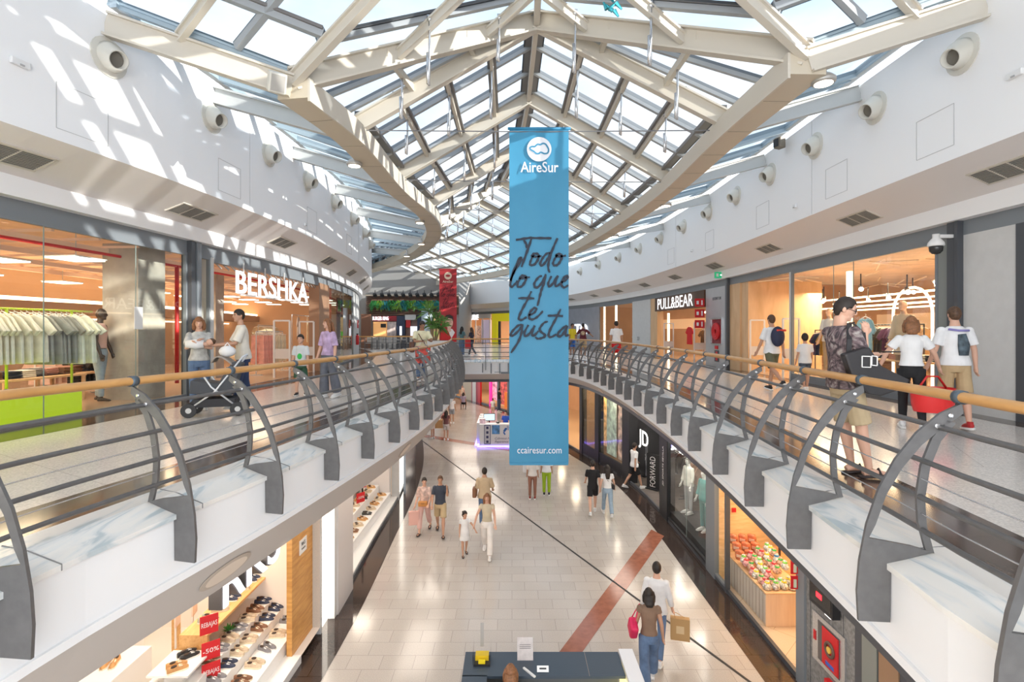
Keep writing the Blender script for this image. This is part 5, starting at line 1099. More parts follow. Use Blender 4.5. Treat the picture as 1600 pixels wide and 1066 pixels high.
def shoes(where, key, spots):
    """spots: (x, y, z, rotation, colour) ; each gives a pair"""
    for (x, y, z, a_, k) in spots:
        nm, u, so2 = SC[k]
        for d in (-.06, .06):
            lx = x-math.sin(a_)*d; ly = y+math.cos(a_)*d; kk = (k, key)
            if kk not in SH:
                s_ = shoeproto('%s low shoe on %s' % (nm, where), mat('shoe_%s' % nm, u, .6, var=.2, scale=20), mat('sole_%d' % k, so2, .6), '%s shoes on %s' % (nm, where)); SH[kk] = s_; s_.location = (lx, ly, z); s_.rotation_euler = (0, 0, a_)
            else: dup(SH[kk], (lx, ly, z), a_+random.uniform(-.08, .08))
random.seed(21)
shoes('the front white step', 1, [(-4.38, 10.45-i*.43, .381, -.35+.25*(i % 3), (0, 2, 4, 2, 4, 1, 0, 2, 4)[i]) for i in range(9)])
shoes('the second white step', 2, [(-4.70, 10.5-i*.34, .551, .2-.35*(i % 2), (5, 0, 0, 1, 4, 4, 0, 2, 1, 3)[i]) for i in range(10)])
shoes('the top white step', 3, [(-4.91, 10.4-i*.30, .721, .3-.4*(i % 3)*.5, (3, 0, 1, 4, 2, 4, 2, 1)[i]) for i in range(8)])
shoes('the oak bench', 4, [(-5.16, 10.5-i*.36, 1.151, .5-.5*(i % 2), (5, 0, 4, 0, 4, 6)[i]) for i in range(6)])
shoes('the small square shelf', 5, [(-5.12, 8.1, .936, .9, 5), (-5.1, 7.8, .936, .7, 3)]); shoes('the low near steps', 6, [(-4.95, 7.55-i*.3, .721, .6, (1, 5, 3)[i]) for i in range(3)])
shoes('the back plinth', 7, [(-6.35, 8.1, .801, -1.4, 3)])
def sale(p, w, h, body, lab, n=(.62, -.78, 0), m=REDS):
    n = Vector(n).normalized(); x = Vector((0, 0, 1)).cross(n); v = thing('sale_card', lab, 'sign', Vector(p)-Vector((0, 0, h/2)))
    MB().box(p, (.012, w, h), math.atan2(n.y, n.x)).build('card', m, v); text(body, h*.36, WHITEP, 'lettering', v, frameM(Vector(p)+n*.008, x, (0, 0, 1)), .001, width=w*.85)
sale((-4.88, 8.25, 1.36), .26, .30, 'REBAJAS', 'red REBAJAS card at the near corner of the oak bench'); sale((-4.80, 8.16, 1.0), .26, .28, '-50%', 'red 50% card below the near bench corner'); sale((-4.76, 8.1, .70), .26, .28, 'REBAJAS', 'red REBAJAS card lowest of the three at the near bench end')
sale((-4.92, 10.62, 1.24), .24, .28, 'REBAJAS', 'red REBAJAS card at the far end of the oak bench'); sale((-4.74, 10.6, .90), .24, .28, '-50%', 'red 50% card below the far bench end')
for i, (x, y, w) in enumerate(((-5.62, 8.6, .2), (-5.55, 8.95, .2))):
    v = thing('picture_card', ['nearer small peach card leaning behind the oak bench', 'farther small peach card leaning behind the oak bench'][i], 'card', (x, y, .72)); MB().box((x, y, 1.3), (.02, w, .32), .2).build('card', mat('peach_card', (.8, .62, .5), .6), v); MB().box((x-.03, y, 1.0), (.02, .03, .5)).build('stand', WHITEP, v)
def plant(p, lab, n=22, r_=.14):
    v = thing('potted_plant', lab, 'plant', p); MB().lathe(p, [(.04, 0), (.055, .09), (.05, .09)], 12).build('pot', WHITEP, v, smooth=True); q = MB()
    for k in range(n):
        a = random.uniform(0, 6.28); e = random.uniform(.2, 1.3); d = Vector((math.cos(a)*math.cos(e), math.sin(a)*math.cos(e), math.sin(e))); b = Vector(p)+Vector((0, 0, .09)); t = b+d*r_; s_ = d.cross(Vector((0, 0, 1))).normalized()*.018
        q.add([b, b+d*r_*.5+s_, t, b+d*r_*.5-s_], [(0, 1, 2, 3)])
    q.build('foliage', mat('leaf_green', (.05, .26, .03), .5), v)
plant((-4.98, 9.0, .72), 'small green plant under the near part of the oak bench'); plant((-5.25, 10.2, 1.151), 'small green plant on the oak bench between shoes')
# second shoe window
tier(12.35, 17.9, -4.65, -4.25, .15, .42, 'front white step in the farther shoe window'); tier(12.35, 17.9, -5.0, -4.655, .15, .68, 'second white step in the farther shoe window'); tier(12.35, 17.9, -5.5, -5.005, .15, .94, 'top white step in the farther shoe window')
shoes('the front step of the farther window', 8, [(-4.46, 12.6+i*.45, .421, .4*(i % 3)-.3, (3, 4, 4, 3, 1, 4, 3, 5, 4, 3, 4, 3)[i]) for i in range(12)])
shoes('the second step of the farther window', 9, [(-4.83, 12.6+i*.45, .681, .4*(i % 2), (4, 3, 4, 5, 4, 3, 4, 4, 3, 1, 4, 3)[i]) for i in range(12)])
shoes('the top step of the farther window', 10, [(-5.2, 12.8+i*.6, .941, .3, (4, 5, 4, 3, 4, 5, 3, 4)[i]) for i in range(8)])
sale((-4.75, 16.2, 1.25), .3, .3, '-50%', 'upper small red card in the farther shoe window', (.8, -.6, 0)); sale((-4.7, 15.9, .9), .3, .3, '-50%', 'lower small red card in the farther shoe window', (.8, -.6, 0))
r = thing('black_easel', 'tall black card stand in the farther shoe window', 'stand', (-4.85, 16.6, .68)); MB().box((-4.85, 16.6, 1.35), (.05, .5, 1.3), .3).build('board', BLACK, r); MB().box((-4.85, 16.6, .70), (.3, .5, .03), .3).build('foot', BLACK, r)
panel(LL, e5-1.5, e5, 2.0, 3.2, REDS, 'red_banner_panel', tag(panel(LL, e5-1.5, e5, 1.9, 2.0, WHITEP, 'banner_frame', None, -.4, -.3), 'plain red window banner above the farther shoe display', 'banner'), -.38, -.32)
v = tier(17.95, 18.2, -5.4, -4.3, .15, 1.9, 'cream end wall of the farther shoe window', WARMW)
# lamps under the slab on both sides
for i, (pth, Ys) in enumerate(((RL, (5.2, 10.4, 16)), (RR, (14.5, 19.5)))):
    for j, Y in enumerate(Ys):
        t = pth.atY(Y); zb, ob = ((3.42, .06), (3.66, .14))[i]; c = pth.pt(t, (.41+ob)/2, (3.94+zb)/2); T_ = TV(pth, t); dn = (pth.pt(t, ob, zb)-pth.pt(t, .41, 3.94)).normalized(); nz = T_.cross(dn); nz = nz if nz.z < 0 else -nz
        v = thing('soffit_light', ['nearest', 'middle', 'farthest'][j]+' oval light recess in the slanted edge under the '+('clothes-shop side' if i == 0 else 'straight side')+' gallery', 'lamp', c); M = Matrix((T_, dn, nz)).transposed()
        MB().lathe(c+nz*.004, [(.21, 0), (.21, .006), (.18, .012)], 28, M, ax=(1.6, .75)).build('ring', mat('recess_ring', (.45, .38, .32), .5), v); MB().lathe(c+nz*.014, [(.17, 0), (.17, .003)], 28, M, ax=(1.6, .72)).build('lamp_glass', mat('recess_glass', (.70, .60, .50), .4), v)
# real ceiling lamps over the lower walkway
for pth, sgn in ((RL, 1), (RR, -1)):
    for Y in (3.5, 7.5, 11.5, 15.5, 19.5): area('walkway_lamp', pth.pt(pth.atY(Y), -.55, 3.48), (1.0, 2.6), 34, (1, .88, .76))
for Y in (27, 31, 35, 40): area('walkway_lamp', (-1.5-(Y-27)*.15, Y, 3.48), (2.5, 2), 80, (1, .88, .76))
for x, y in ((-3, 31), (0, 29), (-5, 36), (-2, 37), (-6, 41), (-3.5, 42), (.5, 33)):
    v = thing('ceiling_downlight', 'round glowing downlight in the lower hall ceiling beyond the bridge', 'lamp', (x, y, 3.48), 'downlights beyond the bridge'); MB().lathe((x, y, 3.49), [(.14, 0), (.14, .025)], 16).build('lamp_glass', GLOWS, v); MB().lathe((x, y, 3.50), [(.17, 0), (.17, .018)], 16).build('ring', WHITEP, v)
# ================================================================ BLUE BANNER
def clothpanel(x0, x1, z0, z1, Y, m, parent, name='fabric', amp=.012, n=40):
    q = MB(); rows = []
    for i in range(n+1):
        z = z0+(z1-z0)*i/n; rows.append([Vector((x0+(x1-x0)*j/12, Y+amp*math.sin(j*.9+z*.7)*(.4+.6*abs(math.sin(z*1.3))), z)) for j in range(13)])
    q.grid(rows); return q.build(name, m, parent, smooth=True)
YB = 10.43
BLUE = mat('banner_blue', (.048, .265, .44), .55, var=.05, scale=1.2)
bn = thing('hanging_banner', 'tall blue banner with a white cloud logo and black handwriting hanging in mid-air', 'banner', (P(842, 725, YB)))
a = P(795, 201, YB); b = P(888.5, 725, YB); xb0 = P(797, 725, YB).x
clothpanel(a.x+.01, b.x, b.z, a.z, YB, BLUE, bn)
q = MB(); q.tube([Vector((a.x-.02, YB, a.z)), Vector((b.x+.04, YB, a.z))], .03, 8); q.build('top_sleeve', mat('banner_blue_dark', (.03, .22, .40), .6), bn, smooth=True)
MB().bar(Vector((a.x+.02, YB, b.z)), Vector((b.x-.01, YB, b.z)), .03, .05).build('bottom_hem', BLUE, bn)
q = MB(); c = P(842.5, 233.5, YB-.02); rr = 19*YB/800; ringp = [c+Vector((rr*math.cos(t), -.012, rr*math.sin(t))) for t in np.linspace(0, 2*PI, 40, endpoint=False)]; q.prism(ringp, (0, .004, 0)); q.build('logo_disc', mat('banner_white', (.84, .84, .88), .6), bn)
def stroke(q, pts, Y, w, closed=False):
    """brush stroke through image-traced points, laid on the banner's plane"""
    p = [P(x, y, Y) for x, y in pts]; n = len(p); L = []; R = []
    for i in range(n):
        A = p[(i-1) % n] if closed else p[max(i-1, 0)]; B_ = p[(i+1) % n] if closed else p[min(i+1, n-1)]
        t = (B_-A); t.y = 0; t.normalize(); nn_ = Vector((-t.z, 0, t.x)); ww = w[i] if isinstance(w, list) else w
        L.append(p[i]+nn_*ww); R.append(p[i]-nn_*ww)
    for i in range(n if closed else n-1):
        j = (i+1) % n; q.add([L[i], L[j], R[j], R[i]], [(0, 1, 2, 3)])
def smooth(pts, k=6, closed=False):
    n = len(pts); out = []
    for i in range(n if closed else n-1):
        g = lambda j: pts[j % n] if closed else pts[max(0, min(n-1, j))]
        a_, b_, c_, d_ = g(i-1), g(i), g(i+1), g(i+2)
        for s_ in range(k):
            t = s_/k; out.append(tuple(.5*((2*b_[m])+(-a_[m]+c_[m])*t+(2*a_[m]-5*b_[m]+4*c_[m]-d_[m])*t*t+(-a_[m]+3*b_[m]-3*c_[m]+d_[m])*t**3) for m in (0, 1)))
    if not closed: out.append(pts[-1])
    return out
q = MB(); cloud = [(790+x/11.85, 195+y/11.85) for x, y in ((500, 400), (455, 420), (460, 455), (520, 490), (560, 525), (610, 535), (650, 510), (720, 535), (780, 520), (795, 460), (775, 410), (740, 360), (690, 345), (640, 368), (590, 360), (540, 405))]
stroke(q, smooth(cloud, 4, True), YB-.045, .016, True); q.build('logo_cloud', BLUE, bn)
text('AireSur', .30, mat('banner_white', (.84, .84, .88), .6), 'lettering', bn, frameM(P(843, 262, YB-.03), (1, 0, 0), (0, 0, 1)), .001, width=59*YB/800, bold=.003)
text('ccairesur.com', .2, mat('banner_white', (.84, .84, .88), .6), 'lettering', bn, frameM(P(843, 704, YB-.03), (1, 0, 0), (0, 0, 1)), .001, width=69*YB/800, bold=0)
INK = mat('brush_ink', (.012, .02, .04), .6)
A_ = lambda L: [(790+x/10.66, 360+y/10.66) for x, y in L]; B_ = lambda L: [(790+x/9.69, 450+y/9.69) for x, y in L]
HW = [A_([(170, 160), (300, 140), (440, 120)]), A_([(440, 128), (600, 130), (765, 132)]), A_([(435, 125), (390, 260), (330, 430), (265, 610)]), A_([(300, 165), (345, 230), (352, 300)]),
      A_([(600, 425), (520, 440), (440, 430), (470, 390), (540, 400), (545, 470), (490, 560), (430, 580), (405, 560), (430, 480), (470, 410)]),
      A_([(745, 380), (690, 385), (620, 460), (575, 560), (620, 580), (690, 490), (740, 400), (865, 130)]), A_([(865, 130), (790, 300), (730, 480), (710, 620), (735, 705)]),
      A_([(1005, 420), (920, 435), (840, 430), (870, 395), (925, 405), (930, 470), (880, 560), (825, 585), (790, 560), (815, 480), (865, 405)]),
      A_([(80, 840), (150, 680), (250, 520), (262, 465), (225, 480), (120, 720), (78, 880), (95, 945), (150, 900), (200, 840)]),
      A_([(405, 780), (320, 790), (240, 800), (275, 755), (330, 770), (330, 840), (270, 930), (210, 940), (200, 900), (240, 800)]),
      A_([(610, 760), (550, 780), (480, 880), (490, 945), (540, 945), (610, 860), (670, 730)]), A_([(670, 730), (640, 880), (600, 980), (570, 1100), (530, 1260)]),
      A_([(765, 760), (710, 880), (730, 935), (790, 880), (870, 750)]), A_([(875, 755), (825, 880), (850, 930), (920, 880)]), A_([(930, 870), (1000, 830), (1040, 770), (990, 770), (930, 870), (945, 935), (990, 950), (1045, 910)]),
      B_([(390, 50), (320, 200), (240, 350), (200, 460), (240, 485), (320, 440)]), B_([(190, 158), (310, 155), (435, 160)]), B_([(350, 415), (430, 380), (465, 320), (430, 305), (370, 370), (355, 450), (400, 478), (480, 440), (565, 350)]),
      B_([(250, 560), (190, 570), (100, 660), (75, 720), (130, 710), (220, 620), (255, 550)]), B_([(255, 550), (240, 680), (190, 820), (80, 985)]), B_([(345, 560), (285, 680), (310, 730), (380, 670), (440, 570)]), B_([(445, 570), (400, 680), (425, 725), (500, 650)]),
      B_([(640, 510), (580, 530), (520, 610), (530, 660), (600, 720), (560, 755), (490, 770), (450, 745)]), B_([(835, 320), (760, 470), (680, 620), (650, 720), (690, 745), (770, 700)]), B_([(635, 422), (750, 420), (870, 428)]),
      B_([(930, 570), (880, 600), (800, 680), (800, 735), (860, 710), (925, 600), (940, 575)]), B_([(935, 580), (905, 690), (925, 725), (950, 700)])]
q = MB()
for k, s_ in enumerate(HW):
    pp = smooth(s_, 6); n_ = len(pp); s_w = [.018+.007*math.sin(PI*i/n_)+.004*math.sin(i*1.3+k) for i in range(n_)]
    stroke(q, pp, YB-.03-.0006*k, s_w)
q.build('handwriting', INK, bn, recalc=False)
for px in (795, 889): pass
# ================================================================ RED BANNER far away
YR = 35.5; rb = thing('hanging_banner', 'distant red banner with a dark-haired man in a red top and open white collar', 'banner', P(700, 540, YR)); RB = mat('banner_red', (.42, .025, .03), .6, var=.08, scale=1)
a = P(686.5, 421, YR); b = P(713.5, 533, YR); clothpanel(a.x, b.x, b.z, a.z, YR, RB, rb); W_ = b.x-a.x; cx = (a.x+b.x)/2
MB().bar(Vector((a.x-.03, YR, a.z)), Vector((b.x+.03, YR, a.z)), .05, .08).build('top_sleeve', RB, rb)
def flat(pts, y, m, nm): q = MB(); q.prism([Vector((cx+x, YR-y, z)) for x, z in pts], (0, .004, 0)); return q.build(nm, m, rb)
circ = lambda x, z, rx, rz, n=24: [(x+rx*math.cos(t), z+rz*math.sin(t)) for t in np.linspace(0, 2*PI, n, endpoint=False)]
cream = mat('banner_cream', (.85, .62, .45), .6); zt = a.z
flat(circ(0, zt-.45, .26, .26), .03, cream, 'logo_disc'); flat(circ(.0, zt-.45, .16, .08), .04, RB, 'logo_cloud'); text('AireSur', .22, cream, 'lettering', rb, frameM((cx, YR-.04, zt-.86), (1, 0, 0), (0, 0, 1)), .001, width=.75, bold=.003)
q = MB()
for k, s_ in enumerate(HW):
    p_ = [((x-842)*.24+699.8, (y-372)*.24+445) for x, y in smooth(s_, 4)]; stroke(q, p_, YR-.05, .016)
q.build('handwriting', mat('brush_dark_red', (.08, .005, .01), .6), rb, recalc=False)
zf = P(0, 504, YR).z; SK = mat('portrait_skin', (.72, .42, .31), .6)
flat([(-.5, zf-1.35), (-.55, zf-.8), (-.3, zf-.52), (.0, zf-.48), (.3, zf-.5), (.55, zf-.75), (.6, zf-1.35)], .03, mat('portrait_red', (.55, .01, .01), .6), 'portrait_top'); flat([(-.05, zf-.42), (.12, zf-.85), (.25, zf-1.1), (.48, zf-.7), (.3, zf-.45)], .035, mat('portrait_white', (.8, .72, .68), .6), 'portrait_collar')
flat(circ(.08, zf, .27, .40), .04, SK, 'portrait_face'); flat([(-.02, zf-.3), (.2, zf-.3), (.22, zf-.6), (.06, zf-.7), (-.04, zf-.5)], .038, SK, 'portrait_neck')
flat([(-.21, zf+.05), (-.26, zf+.32), (-.12, zf+.5), (.12, zf+.55), (.34, zf+.42), (.38, zf+.05), (.33, zf+.12), (.28, zf+.25), (.05, zf+.3), (-.12, zf+.22)], .045, mat('portrait_hair', (.03, .018, .015), .7), 'portrait_hair')
for dx in (-.04, .2): flat(circ(dx, zf+.03, .05, .02, 8), .05, BLACK, 'portrait_eye')
flat(circ(.09, zf-.2, .08, .025, 8), .05, mat('portrait_lip', (.45, .12, .1), .6), 'portrait_mouth'); flat([(.06, zf+.02), (.12, zf-.08), (.05, zf-.09)], .048, mat('portrait_shade', (.5, .26, .18), .6), 'portrait_nose')
# ================================================================ FOOD COURT facade (far left)
FY = 42.0; Fx = lambda px: (px-800)/F*FY; Fz = lambda py: CZ-(py-HY)/F*FY
q = MB(); q.face([(Fx(540), FY+.6, UF), (Fx(540), FY+.6, 11.5), (Fx(716), FY+.6, 11.5), (Fx(716), FY+.6, UF)]); q.face([(Fx(716), FY+.6, UF), (Fx(716), FY+.6, 11.5), (-4.4, 56, 11.5), (-4.4, 56, UF)]); q.build('wall_food_court', mat('food_grey', (.32, .31, .30), .6), kind='structure')
fc = thing('slatted_canopy', 'long brown slatted wood canopy over the distant food counters', 'canopy', (Fx(640), FY, Fz(492)))
SLW = mat('canopy_wood', (.14, .07, .045), .5); q = MB()
for k in range(11):
    z = Fz(491)+(Fz(463)-Fz(491))*k/10; q.box(((Fx(572)+Fx(716))/2, FY+.1, z), (Fx(716)-Fx(572), .25, .09))
q.build('slats', SLW, fc); MB().box(((Fx(572)+Fx(716))/2, FY+.4, (Fz(491)+Fz(463))/2), (Fx(716)-Fx(572), .05, Fz(463)-Fz(491))).build('backing', mat('canopy_back', (.10, .07, .05), .7), fc)
MB().box(((Fx(572)+Fx(716))/2, FY, Fz(462)), (Fx(716)-Fx(572), .5, .1)).build('top_rail', mat('pale_rail', (.5, .42, .33), .5), fc)
for k, px in enumerate(range(586, 716, 11)):
    v = thing('track_spotlight', 'small black spotlight in the row above the slatted canopy', 'spotlight', (Fx(px), FY, Fz(459)), 'black spotlights above the canopy'); MB().tube([(Fx(px), FY-.1, Fz(460)), (Fx(px)+.1, FY-.35, Fz(463))], .16, 8).build('can', BLACK, v); MB().box((Fx(px), FY, Fz(457)), (.05, .05, .35)).build('stem', BLACK, v)
random.seed(9); GR = [mat('fern_green', (.03, .22, .05), .6), mat('fern_teal', (.01, .16, .17), .6), mat('fern_lime', (.16, .32, .03), .6)]
for i in range(13):
    px = 586+i*8.6; v = thing('hanging_fern', '%s hanging fern clump on the slatted canopy' % ('dark green', 'teal', 'lime green')[(i*2) % 3], 'plant', (Fx(px), FY-.2, Fz(478)), '%s fern clumps on the canopy' % ('dark green', 'teal', 'lime green')[(i*2) % 3]); q = MB()
    for k in range(46):
        b = Vector((Fx(px)+random.uniform(-.28, .28), FY-.15, Fz(random.uniform(468, 476)))); d = Vector((random.uniform(-.35, .35), random.uniform(-.3, 0), -random.uniform(.2, .75))); s_ = Vector((.05, 0, .03)); q.add([b, b+d*.5+s_, b+d, b+d*.5-s_], [(0, 1, 2, 3)])
    q.build('fronds', GR[(i*2) % 3], v); MB().box((Fx(px), FY-.12, Fz(469)), (.5, .1, .12)).build('planter', SLW, v)
def fbox(nm, px0, px1, py0, py1, m, lab=None, cat='sign', dy=0, parent=None, th=.1):
    q = MB(); q.box(((Fx(px0)+Fx(px1))/2, FY+dy, (Fz(py0)+Fz(py1))/2), (abs(Fx(px1)-Fx(px0)), th, abs(Fz(py0)-Fz(py1)))); o = q.build(nm, m, parent, kind=None if lab or parent else 'structure')
    if lab: tag(o, lab, cat)
    return o
fbox('wall_food_side', 566, 581, 491, 546, mat('brown_cladding', (.22, .10, .06), .6), dy=-.3)
v = thing('burger_counter', 'distant fast food counter with dark red header and glowing white letters', 'food counter', (Fx(603), FY, UF)); fbox('header', 582, 620, 494, 502, mat('bk_red', (.25, .01, .02), .5), parent=v); text('BURGER KING', .42, GLOWW, 'lettering', v, frameM((Fx(595), FY-.08, Fz(498)), (1, 0, 0), (0, 0, 1)), .02, width=Fx(607)-Fx(582), bold=.003)
fbox('menu_wall', 583, 604, 503, 526, mat('menu_glow', (.78, .40, .15), .5, emis=.5), parent=v, dy=.1); fbox('menu_panel', 605, 619, 503, 526, mat('menu_board', (.62, .52, .50), .6, var=.5, scale=3), parent=v, dy=.05); fbox('screen', 595, 603, 506, 512, BLACK, parent=v, dy=.0); fbox('counter_base', 583, 620, 526, 545, mat('counter_grey', (.45, .44, .43), .6), parent=v)
v = thing('dark_counter', 'distant dark blue food stall between the burger counter and the steel pillar', 'food counter', (Fx(640), FY, UF)); fbox('panel', 620, 633, 494, 524, mat('navy_panel', (.02, .035, .08), .5), parent=v); fbox('header', 633, 650, 492, 500, GREYP, parent=v); fbox('panel', 652, 665, 492, 525, mat('navy_panel', (.02, .035, .08), .5), parent=v); fbox('lightbox', 625, 628, 510, 524, GLOWW, parent=v, dy=-.05); fbox('panel', 634, 641, 500, 512, REDS, parent=v, dy=.1); fbox('back_wall', 633, 652, 500, 540, mat('stall_brown', (.2, .12, .1), .6), parent=v, dy=.25); fbox('counter_base', 620, 665, 525, 545, mat('counter_dark', (.1, .1, .11), .6), parent=v); fbox('display', 641, 652, 510, 525, mat('stall_glow', (.8, .8, .85), .5, emis=.8), parent=v, dy=.1)
v = thing('round_pillar', 'wide steel-blue pillar beside the distant palm', 'pillar', (Fx(669), FY-.6, UF)); q = MB(); q.lathe((Fx(669), FY-.6, UF), [(.45, 0), (.45, 3.2)], 20); q.build('shaft', mat('pillar_blue', (.42, .50, .54), .3, .3), v, smooth=True); MB().lathe((Fx(669), FY-.6, UF), [(.5, 0), (.5, .1)], 20).build('base', STEEL, v)
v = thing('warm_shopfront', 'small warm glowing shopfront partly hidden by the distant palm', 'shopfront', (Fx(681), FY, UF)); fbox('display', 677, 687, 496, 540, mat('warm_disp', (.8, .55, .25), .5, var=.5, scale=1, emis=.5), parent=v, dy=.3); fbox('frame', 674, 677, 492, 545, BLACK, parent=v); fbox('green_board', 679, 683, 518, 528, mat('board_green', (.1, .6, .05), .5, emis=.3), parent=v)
# low railing in front of the food court with tables
q = struct('trim_50', (Fx(610), 38, UF)); 
v = thing('terrace_railing', 'low distant railing with wood top in front of the food court', 'railing', (-9.4, 38.5, UF)); MB().bar((-11.6, 38.5, 5.62), (-6.3, 38.5, 5.62), .09, .09).build('handrail', RAILWOOD, v); q = MB()
for k in range(11): q.bar((-11.6+k*.53, 38.5, UF), (-11.6+k*.53, 38.5, 5.6), .05, .05)
for z in (4.9, 5.15, 5.4): q.bar((-11.6, 38.5, z), (-6.3, 38.5, z), .03, .03)
q.build('grille', POST, v)
ct = thing('cafe_chair', 'pale cafe chair of the distant food court seating', 'chair', (-11, 39.4, UF), 'food court cafe chairs', local=True); 
MB().box((0, 0, .45), (.42, .42, .04)).build('seat', mat('cafe_pale', (.55, .5, .45), .6), ct); MB().box((0, .2, .72), (.42, .03, .4)).build('backrest', mat('cafe_pale', (.55, .5, .45), .6), ct)
for sx in (-.18, .18):
    for sy in (-.18, .18): MB().box((sx, sy, .22), (.03, .03, .44)).build('leg', DSTEEL, ct)
tb = thing('cafe_table', 'small white cafe table of the distant food court seating', 'table', (-10.4, 39.5, UF), 'food court cafe tables', local=True); MB().box((0, 0, .73), (.7, .7, .04)).build('table_top', WHITEP, tb); MB().box((0, 0, .36), (.07, .07, .72)).build('leg', DSTEEL, tb); MB().box((0, 0, .015), (.4, .4, .03)).build('base', DSTEEL, tb)
for i in range(6):
    if i: dup(tb, (-10.4+i*.95, 39.5+(i % 2)*.9, UF)); dup(ct, (-10.95+i*.95, 39.5+(i % 2)*.9, UF), 1.6)
    dup(ct, (-10.4+i*.95+.45, 39.9+(i % 2)*.9, UF), -1.3+.2*i)
# palm and white planter by the bend of the rail
c = Vector((-3.75, 24.6, UF)); v = thing('palm_plant', 'tall thin-trunked yucca palm in a big white planter beside the bend of the balustrade', 'plant', c)
MB().box(c+Vector((0, 0, .48)), (1.5, .8, .96)).build('planter', WHITEP, v, bevel=.02); q = MB(); random.seed(4)
MB().box(c+Vector((0, 0, .95)), (1.4, .7, .03)).build('soil', mat('soil', (.06, .04, .03), .9), v)
heads = [(-.25, 0, 2.35), (.15, .1, 1.9), (.3, -.1, 1.55), (-.1, 0, 1.75)]
for hx, hy, hz in heads: q.tube([c+Vector((hx*.3, 0, .95)), c+Vector((hx*.7, hy*.5, .5+hz*.5)), c+Vector((hx, hy, hz))], [.05, .04, .03], 6)
q.build('trunk', mat('trunk_tan', (.35, .24, .14), .8), v); q = MB()
for hx, hy, hz in heads:
    for k in range(30):
        a_ = random.uniform(0, 6.28); e = random.uniform(-.5, 1.4); d = Vector((math.cos(a_)*math.cos(e), math.sin(a_)*math.cos(e), math.sin(e))); b = c+Vector((hx, hy, hz)); L_ = random.uniform(.55, .85); s_ = d.cross(Vector((0, 0, 1))).normalized()*.022; e2 = b+d*L_-Vector((0, 0, .22*L_)); q.add([b-s_*.5, b+s_*.5, b+d*L_*.55+s_, e2, b+d*L_*.55-s_], [(0, 1, 2, 3, 4)])
q.build('leaves', mat('palm_leaf', (.14, .30, .07), .5, var=.5, scale=3), v)
# ================================================================ KIOSKS
KW = mat('kiosk_white', (.82, .82, .84), .3); VIO = mat('violet_led', (.30, .22, 1), .5, emis=3.5)
k = thing('phone_kiosk', 'white service kiosk with violet light at its foot beyond the blue banner', 'kiosk', (0, 28, 0))
MB().box((.05, 26.9, .62), (3.5, .5, 1.15)).build('front_counter', KW, k, bevel=.01); MB().box((-1.62, 28.3, .62), (.5, 2.4, 1.15)).build('side_counter', KW, k, bevel=.01); MB().box((1.6, 28.3, .62), (.5, 2.4, 1.15)).build('side_counter', KW, k, bevel=.01)
q = MB(); q.box((.05, 26.9, .05), (3.7, .6, .07)); q.box((-1.65, 28.2, .05), (.62, 2.6, .07)); q.build('light_base', VIO, k)
v_ = Vector; MB().box((-1.28, 26.64, .66), (.34, .02, 1.0)).build('service_panel', mat('panel_frame_navy', (.05, .06, .20), .5), k); MB().box((-1.28, 26.62, .66), (.27, .02, .92)).build('service_sheet', mat('panel_grey', (.62, .62, .68), .5), k)
for i in range(4): MB().box((-1.28, 26.605, .30+i*.24), (.12, .01, .13)).build('service_icon', mat('icon_navy', (.03, .03, .12), .5), k)
MB().box((-.84, 26.64, .92), (.40, .02, .46)).build('photo_panel', mat('photo_blue', (.10, .28, .60), .5, var=.8, scale=5), k)
q = MB(); q.bar((-.30, 26.63, 1.0), (-.42, 26.63, .82), .02, .11); q.bar((-.44, 26.63, .80), (-.36, 26.63, .66), .02, .07)
for R0 in (.09, .15, .21): q.tube([v_((-.33+R0*math.cos(t), 26.63, .92+R0*math.sin(t))) for t in np.linspace(-.2, 1.2, 8)], .012, 5)
q.build('phone_mark', mat('mark_blue', (.03, .15, .5), .5), k)
text('Cubrimos Hidrogel\nReparamos Tablets', .17, mat('mark_dark', (.03, .04, .15), .5), 'lettering', k, frameM(v_((-.30, 26.635, .38)), (1, 0, 0), (0, 0, 1)), .001, width=1.25, shear=.4)

v = thing('computer_monitor', 'flat monitor with pale blue screen on the white kiosk', 'monitor', (-1.15, 27.3, 1.2)); MB().box((-1.2, 27.2, 1.48), (.62, .04, .38), .15).build('screen_casing', BLACK, v); MB().box((-1.2, 27.17, 1.48), (.57, .01, .33), .15).build('display', mat('screen_pale', (.55, .75, .85), .4, emis=.6), v); MB().box((-1.2, 27.25, 1.25), (.06, .06, .12)).build('stand', BLACK, v)
v = thing('card_terminal', 'small black card terminal on the white kiosk', 'terminal', (-.75, 26.95, 1.2)); MB().box((-.75, 26.95, 1.24), (.12, .2, .08), .4).build('body', BLACK, v, bevel=.01); MB().box((-.75, 26.93, 1.285), (.08, .08, .01), .4).build('display', GREYP, v)
for i, (x, y, c) in enumerate(((-1.55, 27.0, (.8, .6, .7)), (-1.6, 27.6, (.7, .7, .8)), (-1.6, 28.3, (.8, .8, .8)))):
    v = thing('phone_case_box', ['pink', 'lilac', 'white'][i]+' accessory box on the side counter of the white kiosk', 'box', (x, y, 1.2)); MB().box((x, y, 1.32), (.3, .3, .24)).build('carton', mat('case_%d' % i, c, .4, var=.4, scale=9), v); MB().box((x, y, 1.445), (.31, .31, .015)).build('lid', WHITEP, v)
